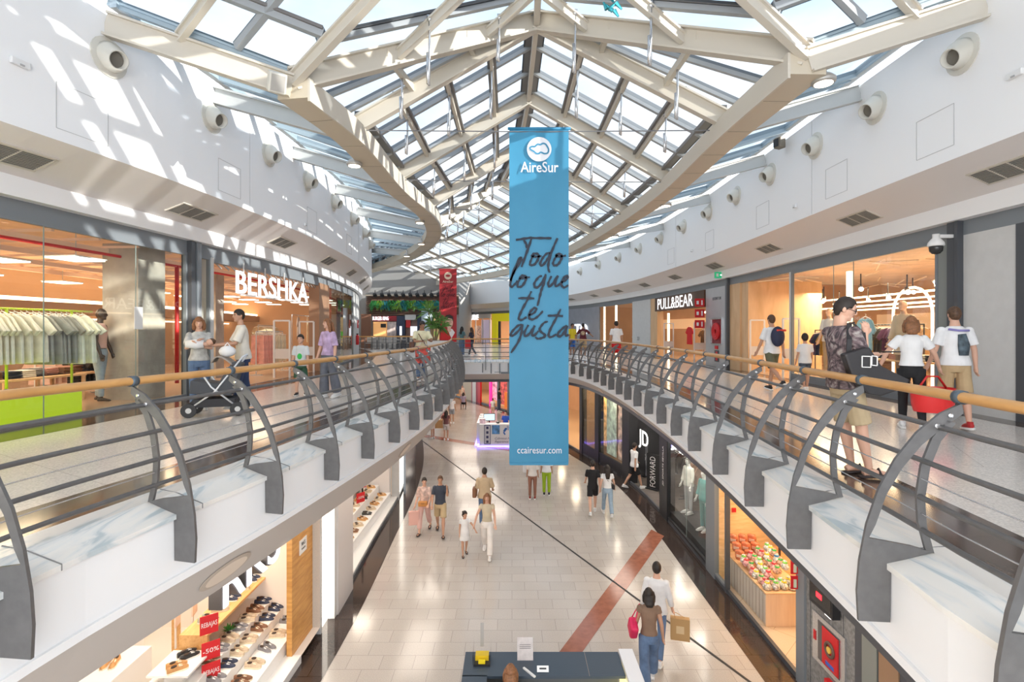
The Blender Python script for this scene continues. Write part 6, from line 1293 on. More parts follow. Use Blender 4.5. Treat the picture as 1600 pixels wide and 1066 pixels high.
# near kiosk at the bottom of the frame
k = thing('counter_kiosk', 'dark grey counter with a white end panel at the near edge of the lower hall', 'kiosk', (.55, 7.2, 0)); CG = mat('kiosk_anthracite', (.055, .075, .10), .35)
q = MB(); q.box((.46, 7.66, 1.09), (2.36, .56, .04)); q.box((-.54, 6.9, 1.09), (.36, 1.0, .04)); q.build('counter_top', CG, k); q = MB(); q.box((.46, 7.84, .54), (2.3, .16, 1.06)); q.box((-.54, 6.9, .54), (.30, 1.0, 1.06)); q.build('cabinet', mat('kiosk_side', (.10, .11, .12), .4), k)
MB().box((1.76, 7.38, .58), (.22, 1.15, 1.14)).build('end_panel', KW, k, bevel=.005); MB().box((1.64, 7.3, .7), (.015, .95, .7)).build('light_strip', mat('yellow_glow', (1, .85, .3), .5, emis=1.5), k)
MB().box((1.12, 7.66, 1.1115), (.004, .56, .003)).build('joint', mat('joint_bronze', (.45, .35, .28), .5), k)
v = thing('display_dispenser', 'clear acrylic box with yellow flasks at the corner of the dark counter', 'display', (-.46, 7.7, 1.11)); ACR = glassmat('acrylic', (.85, .9, .92), 1.4)
q = MB(); [q.add([(-.58+dx, 7.55, 1.11), (-.58+dx, 7.85, 1.11), (-.58+dx, 7.85, 1.36), (-.58+dx, 7.55, 1.36)], [(0, 1, 2, 3)]) for dx in (0, .26)]; q.build('acrylic_side', ACR, v); MB().box((-.45, 7.7, 1.125), (.24, .22, .03)).build('base', BLACK, v); MB().box((-.45, 7.74, 1.17), (.2, .12, .09)).build('yellow_bottles', mat('amber_bottle', (.75, .5, .02), .2), v); MB().box((-.45, 7.63, 1.15), (.1, .06, .05)).build('yellow_pack', mat('yellow_pack', (.9, .7, .02), .3), v)
MB().box((-.46, 7.87, 1.42), (.05, .015, .36)).build('tall_card', mat('grey_card', (.4, .38, .36), .5), v)
v = tag(MB().box((.20, 7.78, 1.25), (.24, .01, .32), M=Matrix.Rotation(-.3, 3, 'X')).build('price_sheet', mat('sheet_pinkish', (.66, .60, .58), .6, var=.12, scale=16), None), 'grey price sheet standing on the dark counter', 'sheet')
for i in range(6): MB().box((.20, 7.745+.012*i-.0, 1.34-.035*i), (.17, .003, .006), M=Matrix.Rotation(-.3, 3, 'X')).build('printed_line', mat('print_dark', (.2, .18, .18), .6), v)
v = thing('white_tag', 'small white notice with dark print on the dark counter', 'card', (.45, 7.5, 1.11)); MB().box((.45, 7.48, 1.15), (.17, .01, .08), M=Matrix.Rotation(-.5, 3, 'X')).build('card', WHITEP, v); MB().box((.45, 7.47, 1.16), (.1, .004, .02), M=Matrix.Rotation(-.5, 3, 'X')).build('print', BLACK, v)
v = tag(MB().bar((.17, 7.55, 1.12), (.33, 7.35, 1.12), .03, .02).build('white_pen_tray', WHITEP, None), 'white angled strip on the dark counter', 'tray')
# ================================================================ PEOPLE
rad = math.radians
SKIN = {'a': mat('skin_light', (.66, .39, .28), .55), 'b': mat('skin_tan', (.52, .29, .19), .55), 'c': mat('skin_brown', (.34, .18, .11), .55)}
HAIRM = {'dark': mat('hair_dark', (.022, .014, .010), .6, var=.3, scale=40), 'brown': mat('hair_brown', (.10, .05, .025), .6, var=.4, scale=40), 'auburn': mat('hair_auburn', (.26, .11, .045), .6, var=.4, scale=40), 'grey': mat('hair_grey', (.25, .23, .21), .7, var=.3, scale=40)}
def rm(o, v, sm=2):
    m = o.modifiers.new('remesh', 'REMESH'); m.mode = 'VOXEL'; m.voxel_size = v; m.use_smooth_shade = True
    s_ = o.modifiers.new('smooth', 'SMOOTH'); s_.factor = .5; s_.iterations = sm; return o
def cloth(n_, c, var=.10, sc=5): return mat(n_, c, .85, var=var, scale=sc)
def person(label, loc, head_deg, h=1.72, skin='a', hair=('short', 'dark'), top=None, topm=None, sleeve=.6, hem=.90, bottom='trousers', botm=None, botlen=.08, wide=0, shoes=None, legs=((0, 0), (0, 0)), arms=((5, 8, 15, 0), (5, 8, 15, 0)), lean=0, yaw=0, pitch=0, fem=False, vox=.013, kind='person', cat='person', group=None, face=True, skinm=None, child=False, width=1.0, seated=False):
    """local frame: forward +Y, right +X. head_deg: heading of the forward direction in the plan, 90 = away from the camera"""
    S = h/1.75; H = 1.22 if child else 1.0
    root = thing(kind, label, cat, loc, group, rz=rad(head_deg-90), local=True)
    sk = skinm or SKIN[skin]; W = width*(.93 if fem else 1.0)
    hipz = .93; pz = Vector((0, 0, hipz))
    # legs
    J = {}; low = 9
    for s_, (fl, kn) in zip((1, -1), legs):
        hp = Vector((s_*.092, 0, hipz-.02)); f = rad(fl); k = rad(fl-kn)
        kp = hp+Vector((s_*.005, math.sin(f)*.43, -math.cos(f)*.43)); ap = kp+Vector((0, math.sin(k)*.41, -math.cos(k)*.41)); J['hip', s_] = hp; J['knee', s_] = kp; J['ank', s_] = ap; J['fa', s_] = k*.45; low = min(low, ap.z+min(.20*math.sin(k*.45), -.10*math.sin(k*.45)))
    dz = (.09 if shoes and shoes[0] == 'sandal' else .10 if shoes else .075)-low
    for k_ in list(J):
        if isinstance(J[k_], Vector): J[k_] = J[k_]+Vector((0, 0, dz))
    base = hipz+dz; ln = rad(lean)
    def T(p, pivot=1): 
        p = Vector(p); z = p.z-hipz; y = p.y
        return Vector((p.x, y*math.cos(ln)+z*math.sin(ln), base-y*math.sin(ln)+z*math.cos(ln)))
    hw = .165*W; sh = .168*W
    for s_, (fl, ab, el, inn) in zip((1, -1), arms):
        sp = Vector((s_*sh, 0, 1.405)); f = rad(fl); a_ = rad(ab); u = Vector((s_*math.sin(a_), math.sin(f)*math.cos(a_), -math.cos(f)*math.cos(a_)))
        f2 = rad(fl+el); v = Vector((s_*math.sin(a_)*.6, math.sin(f2), -math.cos(f2))).normalized(); v = Matrix.Rotation(rad(inn)*s_, 3, 'Z') @ v
        ep = sp+u*.285; wp = ep+v*.245; hp = wp+v*.09; J['sh', s_] = T(sp); J['el', s_] = T(ep); J['wr', s_] = T(wp); J['hd', s_] = T(hp); J['fd', s_] = (T(wp+v)-T(wp)).normalized()
    # body
    q = MB(); tor = [(.80, .085, .13), (.88, .098, .155), (.95, .10, .152), (1.05, .085, .125 if fem else .135), (1.15, .088, .125 if fem else .137), (1.28, .10, .145), (1.38, .088, .15), (1.44, .065, .115), (1.475, .052, .07), (1.57, .048, .05)]
    q.tube([T((0, .01 if z > 1.5 else 0, z)) for z, d, w in tor], [(d, w*W) for z, d, w in tor], 16)
    hz = 1.645; HC = Vector((0, .02, hz)); HR = Matrix.Rotation(rad(-yaw), 3, 'Z') @ Matrix.Rotation(rad(pitch), 3, 'X')
    def HT(p): return T(Vector((0, .01, 1.56))+HR @ (Vector(p)*H))        # head points relative to the neck top
    def hell(c, r, n=14, m=10):
        q.add([HT(Vector(c)+Vector((r[0]*math.sin(PI*i/m)*math.cos(2*PI*j/n), r[1]*math.sin(PI*i/m)*math.sin(2*PI*j/n), -r[2]*math.cos(PI*i/m)))) for i in range(m+1) for j in range(n)], [(i*n+j, i*n+(j+1) % n, (i+1)*n+(j+1) % n, (i+1)*n+j) for i in range(m) for j in range(n)])
    hell((0, .012, .092), (.073, .092, .105)); hell((0, .040, .025), (.050, .056, .052)); hell((0, .106, .070), (.011, .020, .022)); hell((0, .090, .095), (.045, .018, .014)); hell((0, .082, .032), (.026, .020, .014)); hell((0, .078, -.005), (.022, .02, .02))
    for s_ in (1, -1): hell((s_*.074, .0, .080), (.011, .020, .032))
    for s_ in (1, -1):
        q.ell(J['sh', s_], (.052*W, .052, .055), 10, 8)
        q.tube([J['sh', s_], J['sh', s_].lerp(J['el', s_], .5), J['el', s_], J['el', s_].lerp(J['wr', s_], .35), J['wr', s_]], [.047, .043, .036, .036, .025], 10)
        fd = J['fd', s_]; wr_ = J['wr', s_]; sd = fd.cross(Vector((0, 0, 1)) if abs(fd.z) < .8 else Vector((0, 1, 0))).normalized(); 
        if abs(fd.z) >= .8: sd = Vector((0, 1, 0))-fd*fd.y; sd.normalize()
        pn = fd.cross(sd)*s_
        q.tube([wr_, wr_+fd*.03, wr_+fd*.075, wr_+fd*.09], [(.024, .024), (.018, .034), (.017, .040), (.012, .036)], 10) if False else q.tube([wr_, wr_+fd*.04, wr_+fd*.085], [.025, .029, .026], 8)
        q.tube([wr_+fd*.03-sd*.012, wr_+fd*.085-sd*.018], [.022, .020], 8); q.tube([wr_+fd*.03+sd*.012, wr_+fd*.085+sd*.018], [.022, .020], 8)
        fr = max(.0085, vox*.75)
        for i, (of, L_) in enumerate(((.033, .075), (.011, .085), (-.011, .08), (-.032, .06))):
            b = wr_+fd*.075+sd*of; q.tube([b, b+fd*L_*.45+pn*.004, b+fd*L_*.75+pn*.018, b+fd*L_*.9+pn*.034], [fr*1.1, fr, fr*.9, fr*.8], 6)
        b = wr_+fd*.025+sd*.026; q.tube([b, b+fd*.03+sd*.024, b+fd*.058+sd*.030+pn*.01], [fr*1.3, fr*1.1, fr*.9], 6)
        hp, kp, ap = J['hip', s_], J['knee', s_], J['ank', s_]
        q.tube([hp+Vector((0, 0, .02)), hp.lerp(kp, .4), kp, kp.lerp(ap, .3)-Vector((0, .008, 0)), ap.lerp(kp, .15), ap], [.084, .073, .052, .054, .036, .034], 12)
        fa = J['fa', s_]; F_ = lambda y, z: ap+Vector((s_*.01*y*6, y*math.cos(fa)+(z)*math.sin(-fa)*0, z+y*math.sin(fa)))
        q.tube([F_(-.055, -.045), F_(-.02, -.035), F_(.06, -.045), F_(.13, -.058), F_(.165, -.060)], [(.028, .028), (.036, .034), (.028, .038), (.018, .042), (.012, .03)] and [.028, .036, .030, .022, .014], 10)
    sc_ = Matrix.Scale(S, 4)
    def fin(q, nm, m, v=vox, sm=2, remesh=True, par=root):
        q.v = [tuple(Vector(p)*S) for p in q.v]; o = q.build(nm, m, par, smooth=True)
        return rm(o, v, sm) if remesh else o
    fin(q, 'body', sk, vox*.8 if vox < .012 else vox)
    # hair
    st_, hc = hair
    if st_ != 'bald':
        q = MB(); rows = []; nA = 22
        lim = {'short': (.40, .66, .86), 'receding': (.34, .66, .86), 'bob': (.42, .98, 1.05), 'long': (.42, .95, 1.0), 'bun': (.42, .66, .80)}[st_]
        for i in range(9):
            r_ = []
            for j in range(nA):
                a_ = 2*PI*j/nA; fr_ = math.sin(a_); k = lim[0] if fr_ > .55 else (lim[2] if fr_ < -.3 else lim[1]); 
                if .25 < fr_ <= .55: k = (lim[0]+lim[1])/2
                th = PI*k*i/8*(.98); rr = (.077, .0945, .107); r_.append(HT(Vector((rr[0]*math.sin(th)*math.cos(a_), .004+rr[1]*math.sin(th)*math.sin(a_), .098+rr[2]*math.cos(th)))))
            rows.append(r_)
        q.grid(rows, True)
        if st_ in ('long', 'bob'):
            L_ = .30 if st_ == 'long' else .12
            pts = [HT((0, -.055, .10)), HT((0, -.075, .02)), HT((0, -.085, -.02)), T((0, -.095, 1.60-L_*.6)), T((0, -.105, 1.60-L_))]
            q.tube(pts, [(.045, .075), (.04, .085), (.035, .085), (.03, .08), (.015, .05)], 12)
            for s_ in (1, -1): q.tube([HT((s_*.06, 0, .13)), HT((s_*.082, .01, .05)), HT((s_*.08, .0, -.03)), T((s_*.085, .01, 1.60-L_*.8))], [.03, .03, .028, .015], 8)
        if st_ == 'bun': q.ell(HT((0, -.11, .13)), (.04, .04, .04), 10, 8); q.tube([HT((0, -.10, .12)), HT((0, -.14, .02)), T((0, -.13, 1.45))], [.03, .03, .012], 8)
        q.v = [tuple(Vector(p)*S) for p in q.v]; o = q.build('hair', HAIRM[hc], root, smooth=True); sd_ = o.modifiers.new('thick', 'SOLIDIFY'); sd_.thickness = .006; sd_.offset = 1
    if face:
        q = MB(); 
        for s_ in (1, -1): q.ell(HT((s_*.030, .091, .088)), (.010, .008, .006), 8, 6)
        fin(q, 'eyes', BLACK, remesh=False); q = MB()
        for s_ in (1, -1): q.tube([HT((s_*.016, .104, .106)), HT((s_*.034, .100, .110)), HT((s_*.05, .085, .105))], .0035, 5)
        fin(q, 'eyebrows', HAIRM[hc], remesh=False); q = MB(); q.tube([HT((-.022, .094, .030)), HT((0, .103, .031)), HT((.022, .094, .030))], [.003, .006, .003], 6); fin(q, 'mouth', mat('lips', (.45, .16, .13), .5), remesh=False)
    # top
    g = .016
    if top:
        q = MB(); fl_ = .03 if top in ('loose', 'dress') else 0
        zz = [z for z in (.62, .72, .80, .88, .95, 1.05, 1.15, 1.28, 1.38, 1.44, 1.475) if z > hem]; zz = [hem]+zz; rr = []
        for z in zz:
            d = np.interp(z, [t[0] for t in tor], [t[1] for t in tor]); w = np.interp(z, [t[0] for t in tor], [t[2] for t in tor]); e = fl_*max(0, (1.2-z)/.3) if z < 1.2 else 0
            rr.append((d+g+e*.8, (w+g+e)*W))
        if top == 'tank': pass
        q.tube([T((0, 0, z)) for z in zz], rr, 18)
        if sleeve > 0:
            for s_ in (1, -1):
                a_, b_, c_ = J['sh', s_], J['el', s_], J['wr', s_]; q.ell(a_, (.066*W, .064, .062), 10, 8)
                wd = .022 if top in ('loose',) else .014
                if sleeve <= 1: e_ = a_.lerp(b_, sleeve); q.tube([a_.lerp(b_, .0), a_.lerp(b_, sleeve*.5), e_], [.060, .047+wd, .045+wd*1.3], 12)
                else: e_ = b_.lerp(c_, sleeve-1); q.tube([a_, a_.lerp(b_, .5), b_, e_], [.060, .045+wd, .040+wd, .032+wd], 12)
        fin(q, 'shirt' if top != 'dress' else 'dress', topm, max(vox, .009) if vox < .012 else .014, 2)
    if bottom in ('trousers', 'shorts'):
        q = MB(); 
        q.tube([Vector((0, 0, base-hipz+z))+Vector((0, (z-hipz)*math.sin(ln), 0)) for z in (.80, .86, .93, .99)], [(.105, .15*W), (.118, .172*W), (.116, .168*W), (.104, .152*W)], 18)
        for s_ in (1, -1):
            hp, kp, ap = J['hip', s_], J['knee', s_], J['ank', s_]
            if bottom == 'trousers': e_ = kp.lerp(ap, 1-botlen); q.tube([hp+Vector((0, 0, .02)), hp.lerp(kp, .45), kp, kp.lerp(e_, .5), e_], [.094, .085+wide*.3, .066+wide*.6, .062+wide, .052+wide*1.2], 12)
            else: e_ = hp.lerp(kp, botlen); q.tube([hp+Vector((0, 0, .02)), hp.lerp(e_, .5), e_], [.096, .092, .088+wide], 12)
        fin(q, bottom, botm, max(vox, .009) if vox < .012 else .014)
    elif bottom == 'skirt':
        q = MB(); q.tube([Vector((0, 0, base-hipz+z)) for z in (botlen, .80, .93, 1.0)], [(.15+wide, .20+wide), (.13, .178), (.115, .165), (.095, .14)], 18); fin(q, 'skirt', botm, .014)
    if shoes:
        for s_ in (1, -1):
            q = MB(); ap = J['ank', s_]; fa = J['fa', s_]; F_ = lambda y, z: ap+Vector((s_*.01*y*6, y*math.cos(fa), z+y*math.sin(fa)))
            if shoes[0] == 'sandal': q.prism([F_(y, -.088)+Vector((x, 0, 0)) for x, y in ((-.03, -.085), (.03, -.085), (.04, .0), (.048, .12), (.03, .19), (-.03, .19), (-.045, .12), (-.035, 0))], (0, 0, .02)); q.tube([F_(.09, -.07)+Vector((-.046, 0, 0)), F_(.09, -.012), F_(.09, -.07)+Vector((.046, 0, 0))], .012, 6); fin(q, 'sandal', shoes[1], remesh=False)
            else:
                q.tube([F_(-.075, -.045), F_(-.03, -.032), F_(.05, -.04), F_(.13, -.052), F_(.185, -.06)], [.03, .045, .042, .034, .02], 10); q.tube([F_(-.02, -.04), F_(-.02, .02)], [.042, .04], 10); fin(q, 'shoe', shoes[1], .011)
                q = MB(); q.prism([F_(y, -.098)+Vector((x, 0, 0)) for x, y in ((-.03, -.10), (.03, -.10), (.042, .0), (.048, .12), (.028, .205), (-.028, .205), (-.045, .12), (-.04, 0))], (0, 0, .03)); fin(q, 'shoe_sole', shoes[2] if len(shoes) > 2 else WHITEP, remesh=False)
    Rz = Matrix.Rotation(rad(head_deg-90), 4, 'Z'); J['w'] = lambda v: Vector(loc)+Rz @ (Vector(v)*S); J['T'] = T; J['HT'] = HT; J['S'] = S; J['fin'] = fin; J['root'] = root
    return J
WALKA = ((22, 8), (-18, 20)); WALKB = ((-18, 22), (22, 6)); STAND = ((0, 0), (0, 0)); RELAX = ((4, 8, 14, 0), (4, 8, 14, 0)); SWING = ((-18, 8, 12, 0), (22, 8, 25, 0))
def upos(px, Y, z=UF): return ((px-800)/F*Y, Y, z)
WT = cloth('white_cotton', (.80, .80, .80)); KH = cloth('khaki_cotton', (.50, .36, .20)); JE = cloth('blue_jeans', (.12, .19, .32), .25, 8); BK = cloth('black_cotton', (.012, .012, .014)); DJ = cloth('dark_jeans', (.07, .085, .11), .2, 8)
TR = ('shoe', mat('trainer_white', (.75, .75, .75), .5)); SAND = ('sandal', mat('sandal_black', (.03, .02, .02), .6))
# --- man at the rail
FLORAL = mat('floral_shirt', (.13, .10, .115), .85)
_n = FLORAL.node_tree.nodes; _l = FLORAL.node_tree.links; _v = _n.new('ShaderNodeTexNoise'); _v.inputs['Scale'].default_value = 8; _v.inputs['Detail'].default_value = 4; _v.inputs['Distortion'].default_value = 2.5; _tc = _n.new('ShaderNodeTexCoord'); _l.new(_tc.outputs['Object'], _v.inputs['Vector'])
_r = _n.new('ShaderNodeValToRGB'); _e = _r.color_ramp.elements; _e[0].position = .40; _e[0].color = (.045, .035, .04, 1); _e[1].position = .68; _e[1].color = (.36, .33, .31, 1); _x = _e.new(.53); _x.color = (.17, .12, .13, 1); _l.new(_v.outputs['Fac'], _r.inputs[0]); _l.new(_r.outputs[0], _n['Principled BSDF'].inputs['Base Color'])
J = person('man with glasses in a dark floral shirt leaning on the balustrade', (3.33, 5.12, UF), 0, 1.77, 'a', ('receding', 'dark'), 'loose', FLORAL, .72, .86, 'shorts', cloth('beige_shorts', (.50, .39, .24)), .93, .008, SAND, legs=((13, 3), (9, 1)), arms=((14, 2, 150, 38), (24, 6, 66, 30)), lean=-5, yaw=28, pitch=-24, vox=.008, width=1.14)
q = MB(); HT = J['HT']
for s_ in (1, -1):
    q.tube([HT((s_*.034+.024*math.cos(t), .108-abs(s_*.034+.024*math.cos(t))*.16, .086+.019*math.sin(t))) for t in np.linspace(0, 2*PI, 14, endpoint=False)], .0028, 5, closed=True); q.tube([HT((s_*.058, .096, .09)), HT((s_*.078, .05, .093)), HT((s_*.080, -.005, .09))], .003, 5)
q.tube([HT((-.01, .108, .09)), HT((.01, .108, .09))], .0025, 5); J['fin'](q, 'glasses', BLACK, remesh=False)
# his bag, phone
w_ = J['w']; T_ = J['T']
bg_ = thing('shoulder_bag', 'large black leather bag with white square outlines hanging from the shoulder of the man at the rail', 'bag', w_(T_((.26, 0, 1.05))))
bg_['label'] = 'large black shoulder bag with white square outlines carried by the man at the rail'
LEA = mat('black_leather', (.022, .020, .022), .42, bump=.1, scale=9); q = MB(); out = [(-.19, 1.22), (.05, 1.27), (.15, 1.08), (.40, .93), (.36, .86), (.12, .80), (-.02, .84), (-.14, 1.02)]
q.prism([w_(T_((.235, y, z))) for y, z in out], w_(T_((.325, 0, 1)))-w_(T_((.235, 0, 1)))); q.build('bag_body', LEA, bg_, bevel=.02)
q = MB(); ps = [(.24, -.10, 1.20), (.225, -.07, 1.35), (.17, -.02, 1.49), (.14, .03, 1.50), (.20, .08, 1.40), (.25, .05, 1.22)]; pts_ = [w_(T_(p)) for p in ps]
for i in range(5): q.bar(pts_[i], pts_[i+1], .045, .012, up=(0, 1, 0) if i in (0, 1, 4) else (0, 0, 1))
q.build('strap', LEA, bg_)
q = MB()
for (y0, y1, z0, z1) in ((-.045, .035, 1.09, 1.18), (.045, .095, 1.10, 1.175)):
    c4 = [w_(T_((.331, y, z))) for y, z in ((y0, z0), (y1, z0-.01), (y1+.01, z1), (y0+.01, z1+.01))]
    for i in range(4): q.bar(c4[i], c4[(i+1) % 4], .008, .008, up=(0, 1, 0))
q.build('square_outlines', WHITEP, bg_)
hd = w_(J['hd', -1]); ph = thing('smartphone', 'dark smartphone held low by the man at the rail', 'phone', hd+Vector((.04, -.03, .02))); MB().box(hd+Vector((.08, -.04, .03)), (.16, .08, .012), .1).build('phone_body', BLACK, ph, bevel=.004); MB().box(hd+Vector((.08, -.04, .037)), (.145, .07, .002), .1).build('phone_screen', mat('phone_glass', (.05, .05, .06), .1), ph)
# --- right gallery
person('woman with auburn hair in a white T-shirt and black trousers walking away', upos(1424, 7.5), 60, 1.63, 'a', ('bob', 'auburn'), 'loose', WT, .6, .98, 'trousers', BK, .10, 0, TR, legs=((-14, 10), (10, 4)), arms=((15, 30, 12, 0), (10, 34, 10, 0)), fem=True, vox=.009)
J = person('young man in a white printed T-shirt, khaki shorts and red trainers', upos(1492, 7.55), 75, 1.76, 'a', ('short', 'brown'), 'loose', WT, .75, .90, 'shorts', KH, .95, .01, ('shoe', mat('trainer_red', (.45, .02, .02), .5)), legs=((-8, 6), (8, 4)), arms=((-4, 12, 10, 0), (4, 14, 22, 0)), vox=.009)
q = MB(); q.tube([J['T']((.03, -.118, 1.36)), J['T']((.05, -.125, 1.2)), J['T']((.05, -.122, 1.05))], [(.01, .05), (.012, .075), (.01, .06)], 8); J['fin'](q, 'back_print', mat('print_slate', (.10, .14, .17), .7, var=.6, scale=12), remesh=False); q = MB(); q.tube([J['T']((-.12, -.09, 1.43)), J['T']((0, -.10, 1.41)), J['T']((.13, -.09, 1.41))], .018, 6); J['fin'](q, 'shoulder_print', mat('print_violet', (.25, .22, .5), .7), remesh=False)
c = Vector(upos(1457, 7.3, UF+.30)); v = thing('shopping_basket', 'big bright red shopping bag carried low between the white-shirted couple', 'bag', c); q = MB(); q.tube([c, c+Vector((0, 0, .10)), c+Vector((0, 0, .34))], [(.18, .24), (.20, .27), (.21, .29)], 20, cap=False); q.build('red_body', mat('basket_red', (.75, .03, .03), .4), v, smooth=True)
q = MB(); q.tube([c+Vector((0, 0, .02)), c+Vector((0, 0, .06))], [(.155, .20), (.165, .21)], 20); q.build('dark_base', mat('basket_base', (.10, .03, .03), .6), v); q = MB(); q.tube([c+Vector((-.2, 0, .33)), c+Vector((-.08, 0, .50)), c+Vector((.08, 0, .50)), c+Vector((.2, 0, .33))], .015, 6); q.build('handles', mat('basket_handle', (.6, .02, .02), .4), v, smooth=True)
J = person('man with a navy backpack and olive shorts walking away', upos(1206, 12.2), 100, 1.80, 'b', ('short', 'brown'), 'loose', WT, .8, .86, 'shorts', cloth('olive_cloth2', (.12, .12, .07)), .9, .01, ('shoe', BLACK), legs=((16, 4), (-22, 30)), arms=((-10, 14, 12, 0), (12, 12, 14, 0)), vox=.012)
v = thing('backpack', 'navy, red and yellow backpack on the man in olive shorts', 'backpack', J['w'](J['T']((0, -.2, 1.1)))); q = MB(); q.ell(J['w'](J['T']((0, -.20, 1.26))), (.16, .10, .24), 14, 10); q.build('pack_body', mat('backpack_navy', (.02, .025, .06), .7), v, smooth=True); MB().box(J['w'](J['T']((.05, -.20, 1.40))), (.24, .17, .05), .1).build('red_band', mat('bp_red', (.6, .05, .03), .7), v, bevel=.02)
person('small child in a white T-shirt and dark shorts standing at the clothes shop entrance', upos(1258, 12.3), 80, 1.32, 'b', ('short', 'dark'), 'loose', WT, .7, .85, 'shorts', DJ, .85, .01, TR, legs=((10, 4), (-10, 10)), child=True)
person('man in a white T-shirt and red shorts on the far part of the gallery', upos(963, 20.3), 95, 1.78, 'b', ('short', 'dark'), 'loose', WT, .7, .88, 'shorts', cloth('red_shorts', (.65, .02, .02)), .9, .01, TR, legs=STAND, arms=((0, 12, 20, 0), (0, 12, 20, 0)))
J = person('man in maroon', upos(911, 26.5), 80, 1.78, 'c', ('short', 'dark'), 'loose', cloth('maroon_tee', (.10, .015, .025)), .8, .88, 'shorts', KH, .9, .01, TR, arms=((20, 40, 50, 0), (10, 30, 40, 0)))
J['root']['label'] = 'man in a maroon T-shirt with a round back print at the far bend'
q = MB(); q.lathe(J['T']((0, -.128, 1.25)), [(.11, 0), (.11, .01)], 16, Matrix.Rotation(PI/2, 3, 'X')); J['fin'](q, 'round_print', mat('print_tan', (.6, .45, .3), .7, var=.6, scale=10), remesh=False)
person('man in a yellow football shirt and blue shorts facing the maroon T-shirt', upos(894, 27.4), -60, 1.78, 'c', ('short', 'dark'), 'loose', cloth('yellow_tee', (.75, .60, .03)), .8, .88, 'shorts', cloth('blue_shorts', (.04, .15, .5)), .9, .01, TR)
# --- left gallery
J = person('woman in a pale yellow T-shirt and jeans leaning her arms on the balustrade', (-2.58, 14.55, UF), -62, 1.68, 'c', ('bun', 'dark'), 'loose', cloth('pale_yellow', (.78, .74, .50)), .75, .90, 'trousers', JE, .1, .01, TR, legs=((4, 4), (-6, 4)), arms=((32, 14, 66, 40), (34, 14, 66, 40)), lean=6, pitch=-12, fem=True, vox=.011, width=1.22)
J['root']['label'] = 'woman in a pale yellow T-shirt and jeans reading her phone at the balustrade'
q = MB(); q.tube([J['T']((.14, .12, 1.40)), J['T']((.02, .14, 1.2)), J['T']((-.16, .10, 1.0))], .012, 6); v = thing('crossbody_strap', 'brown cross-body bag behind the woman in pale yellow', 'bag', J['w'](J['T']((-.2, 0, .95)))); q.v = [tuple(J['w'](p)) for p in q.v]; q.build('strap', mat('strap_brown', (.12, .05, .03), .5), v); MB().box(J['w'](J['T']((.27, -.06, .98))), (.12, .26, .3), .3).build('pouch', mat('strap_brown', (.12, .05, .03), .5), v, bevel=.03)
hp_ = J['w'](J['hd', -1]); v = thing('patterned_bag', 'red and white patterned shopping bag hanging below the handrail by the woman in pale yellow', 'bag', hp_-Vector((0, 0, .5))); v['label'] = 'red and white patterned bag held by the woman in pale yellow'; q = MB(); c = J['w']((.0, .16, .80)); q.box(c, (.42, .12, .48), .2); q.build('bag_body', mat('red_white_pattern', (.72, .08, .06), .6, var=.9, scale=7), v, bevel=.02); q = MB(); q.tube([c+Vector((-.12, 0, .22)), c+Vector((-.05, 0, .36)), c+Vector((.05, 0, .36)), c+Vector((.12, 0, .22))], .012, 6); q.build('handles', WHITEP, v)
hp_ = J['w'](J['hd', 1]); v = thing('smartphone', 'phone in the hands of the woman in pale yellow', 'phone', hp_); MB().box(hp_+Vector((.02, -.04, .03)), (.08, .14, .012), .4).build('phone_body', BLACK, v); MB().box(hp_+Vector((.02, -.04, .038)), (.07, .12, .003), .4).build('phone_screen', GREYP, v)
person('blonde woman in a lavender patterned blouse and wide grey jeans', upos(513, 11.0), -118, 1.67, 'a', ('long', 'auburn'), 'loose', mat('lavender_print', (.52, .38, .58), .85, var=.35, scale=9), .95, .93, 'trousers', cloth('grey_jeans', (.13, .14, .17), .2, 8), .03, .045, TR, legs=((4, 4), (-8, 8)), arms=((4, 12, 12, 0), (2, 14, 10, 0)), fem=True, vox=.010, yaw=15)
J = person('boy in a light T-shirt with a green print and dark shorts beside the lavender blouse', upos(470, 11.4), -85, 1.30, 'a', ('short', 'dark'), 'loose', cloth('pale_grey_tee', (.68, .72, .74)), .8, .86, 'shorts', cloth('green_dark_shorts', (.03, .09, .05), .4, 9), .95, .015, ('shoe', BLACK), legs=((6, 4), (-8, 10)), child=True, vox=.010)
q = MB(); q.ell(J['T']((0, .112, 1.15)), (.07, .02, .09), 10, 6); J['fin'](q, 'shirt_print', mat('print_green', (.04, .50, .10), .7), remesh=False)
J = person('man in a cream shirt leaning forward to push the grey pushchair', upos(380, 9.5), 215, 1.80, 'b', ('short', 'dark'), 'loose', cloth('cream_shirt', (.72, .68, .60)), .9, .86, 'trousers', cloth('navy_trousers', (.03, .05, .12)), .06, 0, TR, legs=((-6, 4), (12, 6)), arms=((28, 10, 60, 20), (28, 10, 60, 20)), lean=4, yaw=-15, vox=.010)
J2 = person('woman with auburn hair and a striped top cradling a baby', upos(311, 9.3), -60, 1.66, 'a', ('bob', 'auburn'), 'loose', cloth('grey_stripe', (.50, .50, .48), .3, 12), .7, .92, 'trousers', JE, .06, 0, TR, legs=((4, 2), (-4, 4)), arms=((30, 8, 92, 60), (26, 8, 84, 60)), fem=True, pitch=-14, vox=.010)
